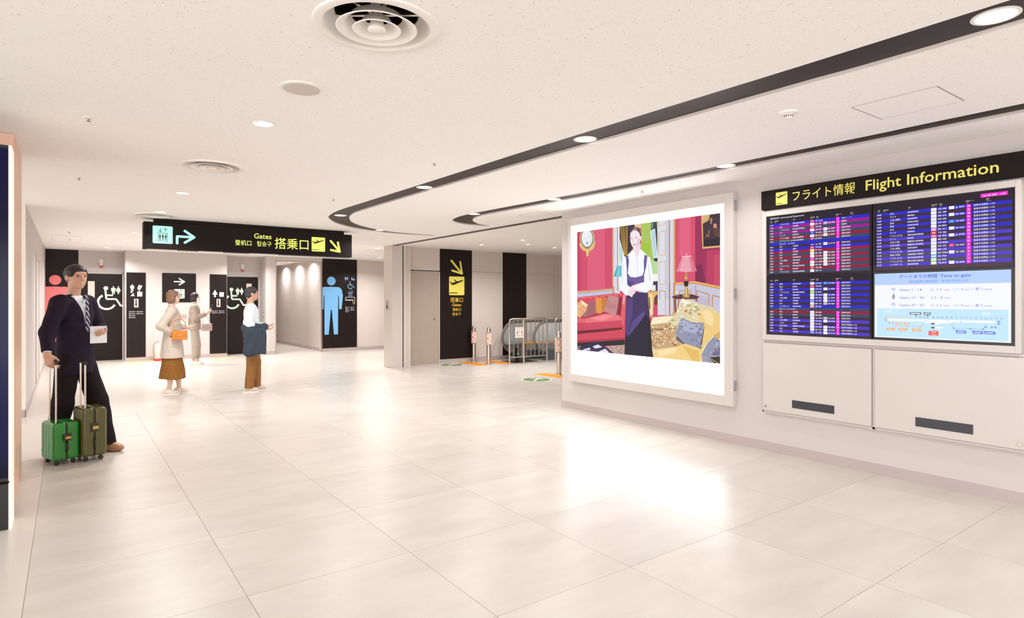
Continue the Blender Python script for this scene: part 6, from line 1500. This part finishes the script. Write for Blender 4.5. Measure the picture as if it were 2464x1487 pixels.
        for axi in range(3):
            u, v = (axi + 1) % 3, (axi + 2) % 3; s0 = [slice(None)] * 3; s1 = [slice(None)] * 3; s0[axi] = slice(0, -1); s1[axi] = slice(1, None)
            E = np.argwhere(S[tuple(s0)] != S[tuple(s1)]); E = E[(E[:, u] > 0) & (E[:, v] > 0) & (E[:, u] < n[u] - 1) & (E[:, v] < n[v] - 1)]
            if not len(E): continue
            eu, ev = np.eye(3, dtype=int)[u], np.eye(3, dtype=int)[v]
            q = np.stack([idx[tuple((E - eu - ev).T)], idx[tuple((E - ev).T)], idx[tuple(E.T)], idx[tuple((E - eu).T)]], 1)
            ins = S[tuple(E.T)]; q[~ins] = q[~ins][:, ::-1]; F.append(q)
        F = np.concatenate(F); F = F[(F >= 0).all(1)]
        me = bpy.data.meshes.new(name); me.vertices.add(len(V)); me.vertices.foreach_set('co', V.ravel()); me.loops.add(F.size); me.loops.foreach_set('vertex_index', F.ravel().astype(np.int32))
        me.polygons.add(len(F)); me.polygons.foreach_set('loop_start', np.arange(0, F.size, 4, dtype=np.int32)); me.polygons.foreach_set('use_smooth', np.ones(len(F), bool)); me.update(); me.validate()
        me.materials.append(m); o = bpy.data.objects.new(name, me); COL.objects.link(o); o.parent = parent; return o

def unit(v): v = np.array(v, float); return v / (np.linalg.norm(v) + 1e-9)
def hand(F, w, d, nrm, thumb, curl, s=1.0):
    """palm, four unequal bent fingers and a thumb from wrist w along d; nrm is the palm side, thumb its side"""
    w = np.array(w, float); d = unit(d); nrm = unit(np.array(nrm) - d * np.dot(nrm, d)); t = unit(np.cross(d, nrm)); t = t if np.dot(t, thumb) > 0 else -t
    for off, base, ln in ((0.030, 0.085, 0.072), (0.010, 0.090, 0.080), (-0.010, 0.086, 0.074), (-0.028, 0.078, 0.058)):
        b = w + (d * base + t * off) * s; F.cone(w + t * off * 0.6 * s, b, 0.016 * s, 0.012 * s, 0.012)
        p, dirv = b, d
        for q, (fr, rr) in enumerate(((0.42, 0.0095), (0.32, 0.0085), (0.26, 0.0075))):
            a = curl * (0.7 if q == 0 else 1.0); dirv = unit(dirv * math.cos(a) + np.cross(np.cross(dirv, nrm), dirv) * math.sin(a))
            e = p + dirv * ln * fr * s; F.cone(p, e, rr * s, rr * s * 0.92, 0.003); p = e
    b = w + (d * 0.022 + t * 0.026) * s; m_ = b + unit(d * 0.7 + t * 0.6 + nrm * 0.35) * 0.042 * s; F.cone(b, m_, 0.015 * s, 0.011 * s, 0.01); F.cone(m_, m_ + unit(d * 0.9 + nrm * (0.3 + curl * 0.5) + t * 0.1) * 0.034 * s, 0.010 * s, 0.008 * s, 0.004)

def skin_mat(name, c): return noisy(mat(name, c, 0.5), 12, 0.04)
def cloth(name, c, amt=0.08): return noisy(mat(name, c, 0.85, spec=0.2), 30, amt, bump=0.15, bscale=250)

class Person:
    def __init__(s, loc, face, H, label, res):
        s.o = empty('person', (loc[0], loc[1], 0), math.atan2(-face[0], face[1]), label, 'person'); s.k = H / 1.75; s.res = res
    def P(s, x, y, z): return (x * s.k, y * s.k, z * s.k)
    def body(s, skin, rs, re, rw, ls, le, lw, rf, lf, rh, lh, headyaw=0.0, female=False):
        k = s.k; F = Field(0.022 * k); P = s.P; s.j = dict(rs=rs, re=re, rw=rw, ls=ls, le=le, lw=lw, rf=rf, lf=lf); hy = headyaw
        c_, s_ = math.cos(hy), math.sin(hy)
        def Hd(x, y, z): return P(c_ * x - s_ * y, s_ * x + c_ * y + 0.015, z)
        s.Hd = Hd
        F.ell(Hd(0, -0.008, 1.665), (0.074 * k, 0.090 * k, 0.090 * k)); F.ell(Hd(0, 0.028, 1.615), (0.056 * k, 0.062 * k, 0.078 * k)); F.ell(Hd(0, 0.062, 1.560), (0.024 * k, 0.020 * k, 0.020 * k))
        F.cone(Hd(0, 0.088, 1.655), Hd(0, 0.108, 1.622), 0.008 * k, 0.013 * k, 0.012); F.ell(Hd(0, 0.087, 1.587), (0.024 * k, 0.010 * k, 0.010 * k), 0.008); F.cone(Hd(-0.035, 0.076, 1.682), Hd(0.035, 0.076, 1.682), 0.012 * k, 0.012 * k, 0.015)
        for sx in (-1, 1): F.ell(Hd(sx * 0.076, -0.008, 1.640), (0.010 * k, 0.020 * k, 0.032 * k), 0.006)
        F.cone(P(0, -0.022, 1.44), P(0, 0.0, 1.575), 0.056 * k, (0.046 if female else 0.052) * k)
        wsh = 0.145 if female else 0.165
        F.cone(P(-wsh, -0.01, 1.415), P(wsh, -0.01, 1.415), 0.05 * k, 0.05 * k); F.ell(P(0, 0, 1.29), (0.145 * k, 0.098 * k, 0.19 * k)); F.ell(P(0, 0, 1.10), (0.12 * k, 0.085 * k, 0.17 * k)); F.ell(P(0, -0.01, 0.95), (0.148 * k, 0.10 * k, 0.12 * k))
        for a, b, c in ((rs, re, rw), (ls, le, lw)): F.cone(P(*a), P(*b), 0.044 * k, 0.036 * k); F.cone(P(*b), P(*c), 0.035 * k, 0.024 * k)
        for sx, f in ((1, rf), (-1, lf)):
            hp = P(sx * 0.085, 0, 0.90); kn = P(sx * 0.09 * 0.5 + f[0] * 0.5, f[1] * 0.5 + 0.03, 0.49); an = P(f[0], f[1], 0.085)
            F.cone(hp, kn, 0.076 * k, 0.052 * k); F.cone(kn, an, 0.050 * k, 0.034 * k); F.ell(P(f[0] * 0.6 + sx * 0.03, f[1] * 0.7 - 0.005, 0.33), (0.048 * k, 0.052 * k, 0.12 * k)); F.cone(P(f[0], f[1] - 0.02, 0.05), P(f[0], f[1] + 0.12, 0.035), 0.034 * k, 0.026 * k)
        hand(F, P(*rw), *rh, k); hand(F, P(*lw), *lh, k)
        F.mesh('body', skin, s.o, s.res)
        e = MB()
        for sx in (-1, 1): c = Hd(sx * 0.030, 0.079, 1.655); e.lathe([(0.0, -0.006 * k), (0.010 * k, -0.003 * k), (0.011 * k, 0.0), (0.010 * k, 0.003 * k), (0.0, 0.006 * k)], 10, c)
        e.build('eyes', mat('eyes', '2a2020', 0.3), s.o, smooth=True); s.F0 = F
        return s
    def hair(s, m, style):
        k = s.k; F = Field(0.012); Hd = s.Hd
        F.ell(Hd(0, -0.014, 1.680), (0.083 * k, 0.098 * k, 0.090 * k))
        if style == 'bob': F.ell(Hd(0, -0.030, 1.610), (0.086 * k, 0.080 * k, 0.090 * k)); F.cone(Hd(-0.07, 0.01, 1.66), Hd(-0.072, 0.0, 1.575), 0.025 * k, 0.018 * k); F.cone(Hd(0.07, 0.01, 1.66), Hd(0.072, 0.0, 1.575), 0.025 * k, 0.018 * k)
        else: F.ell(Hd(0, -0.045, 1.630), (0.070 * k, 0.062 * k, 0.065 * k))
        c = Hd(0, 0.115, 1.625 if style != 'bob' else 1.615); r = (0.088 * k, 0.085 * k, 0.085 * k)
        F.cut(lambda X, Y, Z: -Field._d(('e', np.array(c), np.array(r)), X, Y, Z))
        F.mesh('hair', m, s.o, s.res, 0.0016, (160, 120, 60)); return s
    def top(s, m, name, hem, ease=0.012, flare=0.0, sleeve=1.0, neck=1.47, vneck=None, sides=0.0):
        k = s.k; P = s.P; F = Field(0.03 * k); j = s.j; e = ease * k
        F.cone(P(-0.155, -0.01, 1.412), P(0.155, -0.01, 1.412), 0.055 * k + e, 0.055 * k + e); F.ell(P(0, 0, 1.29), (0.155 * k + e, 0.105 * k + e, 0.20 * k)); F.ell(P(0, 0, 1.10), (0.135 * k + e, 0.10 * k + e, 0.20 * k))
        F.frustum(hem * k - 0.03, 1.20 * k, (0.155 * k + e + flare, 0.115 * k + e + flare), (0.14 * k + e, 0.10 * k + e))
        for a, b, c in ((j['rs'], j['re'], j['rw']), (j['ls'], j['le'], j['lw'])):
            b_, c_ = np.array(b), np.array(c); d = b_ + (c_ - b_) * (0.96 * sleeve)
            F.cone(P(*a), P(*b), 0.055 * k + e, 0.046 * k + e); F.cone(P(*b), P(*d), 0.046 * k + e, 0.032 * k + e * 0.8)
        arms = [(np.array(P(*b)), np.array(P(*c))) for b, c in ((j['re'], j['rw']), (j['le'], j['lw']))]
        def hemcut(X, Y, Z):
            near = np.minimum(*[Field._d(('c', a, b, 0.075 * k, 0.075 * k), X, Y, Z) for a, b in arms]); return np.where(near < 0, -1.0, hem * k - Z)
        F.cut(hemcut)
        for a, b in arms:
            d = unit(b - a); q = a + (b - a) * (0.95 * sleeve); F.cut(lambda X, Y, Z, d=d, q=q: np.where((X - q[0]) ** 2 + (Y - q[1]) ** 2 + (Z - q[2]) ** 2 < (0.07 * k) ** 2, (X - q[0]) * d[0] + (Y - q[1]) * d[1] + (Z - q[2]) * d[2], -1.0))
        F.cut(lambda X, Y, Z: np.where(X * X + (Y + 0.01) ** 2 < (0.10 * k) ** 2, Z - neck * k - 0.25 * np.abs(X), -1.0))
        if vneck is not None: F.cut(lambda X, Y, Z: np.where((Y > 0.02), np.minimum(0.09 * k * (Z - vneck * k) / ((1.48 - vneck) * k) - np.abs(X), 0.05), -1.0))
        F.mesh(name, m, s.o, s.res, 0.0022); return s
    def trousers(s, m, waist=1.02, thigh=0.094, knee=0.075, cuff=0.066, end=0.075):
        k = s.k; P = s.P; F = Field(0.025 * k); F.ell(P(0, -0.008, 0.96), (0.165 * k, 0.118 * k, 0.12 * k))
        for sx, f in ((1, s.j['rf']), (-1, s.j['lf'])):
            kn = P(sx * 0.045 + f[0] * 0.5, f[1] * 0.5 + 0.03, 0.49); F.cone(P(sx * 0.082, 0, 0.90), kn, thigh * k, knee * k); F.cone(kn, P(f[0], f[1], 0.05), knee * k, cuff * k)
        F.cut(lambda X, Y, Z: np.maximum(Z - waist * k, end * k - Z)); F.mesh('trousers', m, s.o, s.res, 0.003, (30, 26, 10)); return s
    def skirt(s, m, z0, z1, r0, r1):
        k = s.k; F = Field(0.01); F.frustum(z0 * k, z1 * k, (r0[0] * k, r0[1] * k), (r1[0] * k, r1[1] * k)); F.mesh('skirt', m, s.o, s.res, 0.006, (38, 34, 3)); return s
    def shoes(s, m, sole=None):
        k = s.k; P = s.P
        for f in (s.j['rf'], s.j['lf']):
            F = Field(0.03 * k); F.ell(P(f[0], f[1] - 0.025, 0.05), (0.042 * k, 0.055 * k, 0.052 * k)); F.ell(P(f[0], f[1] + 0.075, 0.035), (0.045 * k, 0.085 * k, 0.040 * k)); F.cone(P(f[0], f[1] + 0.0, 0.06), P(f[0], f[1] + 0.06, 0.045), 0.04 * k, 0.036 * k)
            F.cut(lambda X, Y, Z: 0.0015 - Z); sh = F.mesh('shoe', m, s.o, min(s.res, 0.007))
            if sole:
                pts = [(f[0] + 0.045 * math.cos(a) * (1.0 if math.sin(a) > -0.2 else 0.9), f[1] + 0.035 + 0.125 * math.sin(a)) for a in [2 * PI * q / 20 for q in range(20)]]
                MB().prism([(x * k, y * k) for x, y in pts], 0.0, 0.022 * k).build('sole', sole, sh)
        return s

RS, LS = (0.185, -0.01, 1.405), (-0.185, -0.01, 1.405)
FR, FL_ = (0.165, -0.01, 1.40), (-0.165, -0.01, 1.40)
SK = skin_mat('skin', 'd2a68e'); SKP = skin_mat('skin_pale', 'e0bfae')

# traveller in a dark suit with two suitcases
pa = Person((0.05, 7.32), (0.80, -0.60), 1.84, 'man in dark suit and striped tie holding a white paper beside two suitcases', 0.0075)
pa.body(SK, RS, (0.285, -0.03, 1.15), (0.362, 0.022, 0.958), LS, (-0.25, 0.06, 1.14), (-0.03, 0.235, 1.115), (0.13, -0.12), (-0.12, 0.22),
        ((0.05, 0.35, -0.9), (-0.9, 0.1, -0.1), (0.2, 1, 0), 0.75), ((0.85, 0.45, 0.1), (0.1, -0.5, 0.9), (0.2, 0.4, 1), 0.35), headyaw=-0.45)
pa.hair(noisy(mat('black_hair', '241a18', 0.5), 60, 0.2), 'short')
pa.top(cloth('shirt_white', 'e4e8ee', 0.02), 'shirt', 0.98, 0.002, 0, 0.97, 1.53)
pa.top(cloth('suit_jacket', '241a2a'), 'jacket', 0.76, 0.016, 0.012, 0.93, 1.475, vneck=1.13)
pa.trousers(cloth('suit_trousers', '1e1518'), cuff=0.078, knee=0.085); pa.shoes(mat('brown_leather', 'a87a58', 0.35))
def tie():
    k = pa.k; m = mat('striped_tie', '241c2c', 0.6); nt = m.node_tree; b = nt.nodes['Principled BSDF']; tc = nt.nodes.new('ShaderNodeTexCoord'); mp = nt.nodes.new('ShaderNodeMapping'); mp.inputs['Rotation'].default_value = (0, 0.9, 0)
    wv = nt.nodes.new('ShaderNodeTexWave'); wv.inputs['Scale'].default_value = 9.0; wv.bands_direction = 'Z'; nt.links.new(tc.outputs['Object'], mp.inputs['Vector']); nt.links.new(mp.outputs['Vector'], wv.inputs['Vector'])
    rp = nt.nodes.new('ShaderNodeValToRGB'); rp.color_ramp.interpolation = 'CONSTANT'; rp.color_ramp.elements[0].color = (*lin('2c2438'), 1); rp.color_ramp.elements[1].position = 0.68; rp.color_ramp.elements[1].color = (*lin('b8bccc'), 1)
    nt.links.new(wv.outputs['Fac'], rp.inputs['Fac']); nt.links.new(rp.outputs['Color'], b.inputs['Base Color'])
    F = Field(0.006); F.slab((0, 0.095 * k, 1.455 * k), (0.013, 0.006, 0.018), 0.007)
    for q in range(9): z = 1.43 - q * 0.043; F.slab((0, (0.112 + 0.010 * math.sin(q / 8 * PI)) * k, z * k), (0.012 + q * 0.0022, 0.002, 0.024), 0.004)
    F.mesh('tie', m, pa.o, 0.005)
tie()
wpaper = empty('white_paper', (0.235, 7.13, 1.09), 0.25, 'white sheet held in the suited man left hand', 'paper'); MB().box(-0.07, 0.07, -0.002, 0.002, 0, 0.165).build('sheet', mat('paper_white', 'eef0f4', 0.6), wpaper)

def suitcase(loc, yaw, w_, d_, h_, c, label, top):
    """hard shell cabin case; thickness w_ along x, width d_ along y"""
    r = empty('suitcase', loc, yaw, label, 'suitcase', 'the suited man suitcases'); m = noisy(mat('shell', c, 0.22, coat=0.4), 6, 0.06); bk = mat('case_trim', '2a2410', 0.4)
    zb = 0.045
    for sx in (-1, 1):
        F = Field(0.0); F.slab((sx * w_ * 0.25, 0, zb + (h_ - zb) / 2), (w_ * 0.25 - 0.028 + 0.008, d_ / 2 - 0.03, (h_ - zb) / 2 - 0.03), 0.028)
        F.cut(lambda X, Y, Z, sx=sx: (-sx * X + 0.006)); ridge = 0.003
        F.cut(lambda X, Y, Z, sx=sx: np.where(np.abs(Y) < d_ / 2 - 0.05, sx * X - (w_ * 0.5 + 0.006 - 0.005 * (np.sin(Y * 2 * PI / 0.06) > 0.2)), -1.0)); F.mesh('shell', m, r, 0.006)
    F = Field(0.0); F.slab((0, 0, zb + (h_ - zb) / 2), (0.001, d_ / 2 - 0.030, (h_ - zb) / 2 - 0.030), 0.027); F.cut(lambda X, Y, Z: np.abs(X) - 0.007); F.mesh('zip_band', bk, r, 0.005)
    lt = MB().box(-0.032, 0.032, -d_ / 2 - 0.014, -d_ / 2 + 0.002, zb + (h_ - zb) * 0.52, zb + (h_ - zb) * 0.70).build('latch', bk, r, bevel=0.004)
    MB().box(-0.018, 0.026, -d_ / 2 - 0.02, -d_ / 2 - 0.013, zb + (h_ - zb) * 0.57, zb + (h_ - zb) * 0.63).build('latch_lever', mat('brass', 'c8a050', 0.3, 0.8), lt)
    sgrip = MB().tube([(0, -d_ / 2 + 0.005, zb + 0.08), (0, -d_ / 2 - 0.02, zb + 0.09), (0, -d_ / 2 - 0.02, zb + 0.16), (0, -d_ / 2 + 0.005, zb + 0.17)], 0.008).build('side_grip', bk, r, smooth=True)
    xh = -w_ * 0.30
    for sy in (-0.075, 0.075): MB().tube([(xh, sy, h_ - 0.03), (xh, sy, top - 0.02)], 0.008).build('handle_tube', M['steel'], r, smooth=True)
    MB().tube([(xh, -0.085, top - 0.03), (xh, -0.08, top - 0.004), (xh, -0.05, top), (xh, 0.05, top), (xh, 0.08, top - 0.004), (xh, 0.085, top - 0.03)], 0.013).build('handle_grip', M['black'], r, smooth=True)
    for sx in (-1, 1):
        for sy in (-1, 1):
            wh = MB().lathe([(0.0, -0.009), (0.020, -0.009), (0.022, 0.0), (0.020, 0.009), (0.0, 0.009)], 16).build('wheel', M['black'], r, smooth=True); wh.matrix_local = Matrix.Translation((sx * (w_ / 2 - 0.035), sy * (d_ / 2 - 0.05), 0.022)) @ Matrix.Rotation(PI / 2, 4, 'X')
            MB().box(-0.012, 0.012, -0.013, 0.013, 0.024, 0.05).build('wheel_fork', bk, r, loc=(sx * (w_ / 2 - 0.035), sy * (d_ / 2 - 0.05), 0))
    return r
suitcase((-0.06, 7.02, 0), 0.33, 0.20, 0.30, 0.39, '157a1e', 'small bright green hard shell suitcase nearest the copper pillar', 0.945)
suitcase((0.165, 7.03, 0), 0.22, 0.19, 0.30, 0.50, '4e4a12', 'taller olive green hard shell suitcase at the suited man feet', 0.93)

# woman with brown skirt and orange bag
pb = Person((1.35, 11.12), (0.99, -0.12), 1.66, 'woman in beige tunic and brown skirt facing right', 0.010)
pb.body(SKP, FR, (0.22, -0.17, 1.16), (0.17, 0.04, 1.02), FL_, (-0.20, 0.02, 1.15), (-0.10, 0.22, 1.12), (0.085, -0.05), (-0.085, 0.10), ((-0.1, 0.9, -0.2), (-0.6, 0, -0.6), (0.4, 0.5, 1), 0.6), ((0.2, 0.9, 0.2), (0.3, -0.2, 0.9), (0, 0, 1), 0.4), female=True)
pb.hair(noisy(mat('brown_hair', '8a6a54', 0.55), 60, 0.15), 'bob'); pb.top(cloth('tunic_beige', 'cfc2b6', 0.03), 'tunic', 0.62, 0.018, 0.05, 0.9, 1.48); pb.skirt(cloth('skirt_brown', '8c5f2c'), 0.27, 0.80, (0.24, 0.20), (0.16, 0.13)); pb.shoes(mat('cream_shoe', 'e6d6c8', 0.5), M['white'])
def bag(name, loc, yaw, size, c, label, strap):
    r = empty(name, loc, yaw, label, 'bag'); w_, d_, h_ = size; m = noisy(mat(name + '_leather', c, 0.45), 20, 0.06)
    F = Field(0.0); F.slab((0, 0, h_ / 2), (w_ / 2 - 0.015, d_ / 2 - 0.014, h_ / 2 - 0.015), 0.014); F.mesh('bag_body', m, r, 0.006); MB().box(-w_ / 2 + 0.008, w_ / 2 - 0.008, -d_ / 2 - 0.006, -d_ / 2 + 0.004, h_ * 0.45, h_ - 0.004).build('flap', m, r, bevel=0.004); MB().box(-0.015, 0.015, -d_ / 2 - 0.010, -d_ / 2 - 0.005, h_ * 0.42, h_ * 0.52).build('clasp', mat('clasp_gold', 'c8a868', 0.3, 0.8), r)
    MB().tube(catmull([(-w_ / 2 + 0.02, 0, h_ - 0.01)] + strap + [(w_ / 2 - 0.02, 0, h_ - 0.01)], 6), 0.006, 8).build('strap', m, r, smooth=True); return r
bag('shoulder_bag', (1.42, 10.88, 0.88), 0.0, (0.22, 0.07, 0.15), 'd8822c', 'orange bag at the hip of the brown skirted woman', [(-0.08, 0.02, 0.28), (0.0, 0.04, 0.33), (0.08, 0.02, 0.28)])

# masked woman reading a phone
pc = Person((2.38, 15.87), (0.99, -0.15), 1.68, 'woman with black bob and white face mask looking at a phone by the lift sign', 0.010)
pc.body(SKP, FR, (0.21, 0.02, 1.15), (0.10, 0.27, 1.26), FL_, (-0.20, 0.04, 1.15), (-0.06, 0.28, 1.25), (0.08, -0.02), (-0.08, 0.07), ((-0.2, 0.8, 0.5), (-0.5, -0.3, 0.7), (-0.2, 0, 1), 0.5), ((0.2, 0.8, 0.5), (0.5, -0.3, 0.7), (0.2, 0, 1), 0.5), female=True)
pc.hair(noisy(mat('bob_black', '2a1e1e', 0.45), 60, 0.2), 'bob'); pc.top(cloth('jacket_taupe', 'ac9c8f', 0.04), 'jacket', 0.86, 0.022, 0.015, 0.93, 1.50); pc.trousers(cloth('trousers_taupe', 'b3a598', 0.04), cuff=0.06, end=0.16, knee=0.08); pc.shoes(mat('white_sneaker', 'f2e8de', 0.5), M['white'])
F = Field(0.01); F.ell(pc.Hd(0, 0.055, 1.59), (0.060 * pc.k, 0.058 * pc.k, 0.052 * pc.k)); F.cut(lambda X, Y, Z: 0.03 - Y); F.mesh('face_mask', mat('mask_white', 'eef2f6', 0.7), pc.o, 0.006)
ph = empty('phone', (2.70, 15.80, 1.30), 0.0, 'dark phone in the masked woman hands', 'phone'); MB().box(-0.004, 0.004, -0.036, 0.036, 0, 0.145).build('phone_body', M['black'], ph, bevel=0.003).rotation_euler = (0, 0.5, 0)
bag('handbag', (2.60, 15.60, 0.80), 0.0, (0.22, 0.09, 0.17), 'b09a96', 'mauve handbag hanging in front of the masked woman', [(-0.07, 0.03, 0.28), (-0.05, 0.06, 0.46), (0.03, 0.03, 0.28)])
bag('shoulder_bag', (2.10, 15.70, 1.08), 0.0, (0.19, 0.08, 0.13), 'c9bcb2', 'pale grey bag at the masked woman back', [(0.04, 0.05, 0.20), (0.10, 0.07, 0.30), (0.10, 0.04, 0.20)])

# man in a white shirt with a dark coat over his arm
pd = Person((2.44, 10.66), (0.98, -0.20), 1.72, 'man in white shirt and brown trousers standing below the hanging sign', 0.009)
pd.body(SK, RS, (0.245, -0.05, 1.13), (0.23, 0.20, 1.06), LS, (-0.235, -0.02, 1.13), (-0.16, 0.22, 1.10), (0.095, -0.04), (-0.095, 0.09), ((-0.1, 0.95, 0), (-0.2, 0, 0.9), (-0.9, 0.3, 0.3), 0.5), ((0.4, 0.9, 0), (0.2, 0, 0.9), (0.9, 0.3, 0.3), 0.4), headyaw=0.1)
pd.hair(noisy(mat('dark_hair', '3c3838', 0.5), 60, 0.2), 'short'); pd.top(cloth('shirt_pale', 'e6edf6', 0.02), 'shirt', 0.97, 0.016, 0.0, 0.95, 1.49); pd.trousers(cloth('trousers_brown', '8c6238', 0.06), cuff=0.07, knee=0.082); pd.shoes(mat('grey_shoe', 'c9b7a8', 0.5), M['white'])
MB().box(-0.158, 0.158, -0.115, 0.115, 0.985, 1.02).build('belt', mat('belt_dark', '2c2624', 0.4), pd.o, bevel=0.03)
ct = empty('folded_coat', (2.44, 10.66, 0.62), math.atan2(-0.98, -0.20), 'dark grey coat hanging over the white shirted man forearm', 'coat')
F = Field(0.03); F.slab((0.285, 0.05, 0.22), (0.012, 0.14, 0.18), 0.03); F.slab((0.20, 0.05, 0.27), (0.012, 0.13, 0.13), 0.028); F.cone((0.245, -0.10, 0.45), (0.235, 0.20, 0.45), 0.06, 0.06); F.ell((0.29, -0.02, 0.08), (0.05, 0.10, 0.10))
F.mesh('coat_cloth', cloth('coat_charcoal', '3a434e', 0.06), ct, 0.009, 0.006, (26, 44, 8))
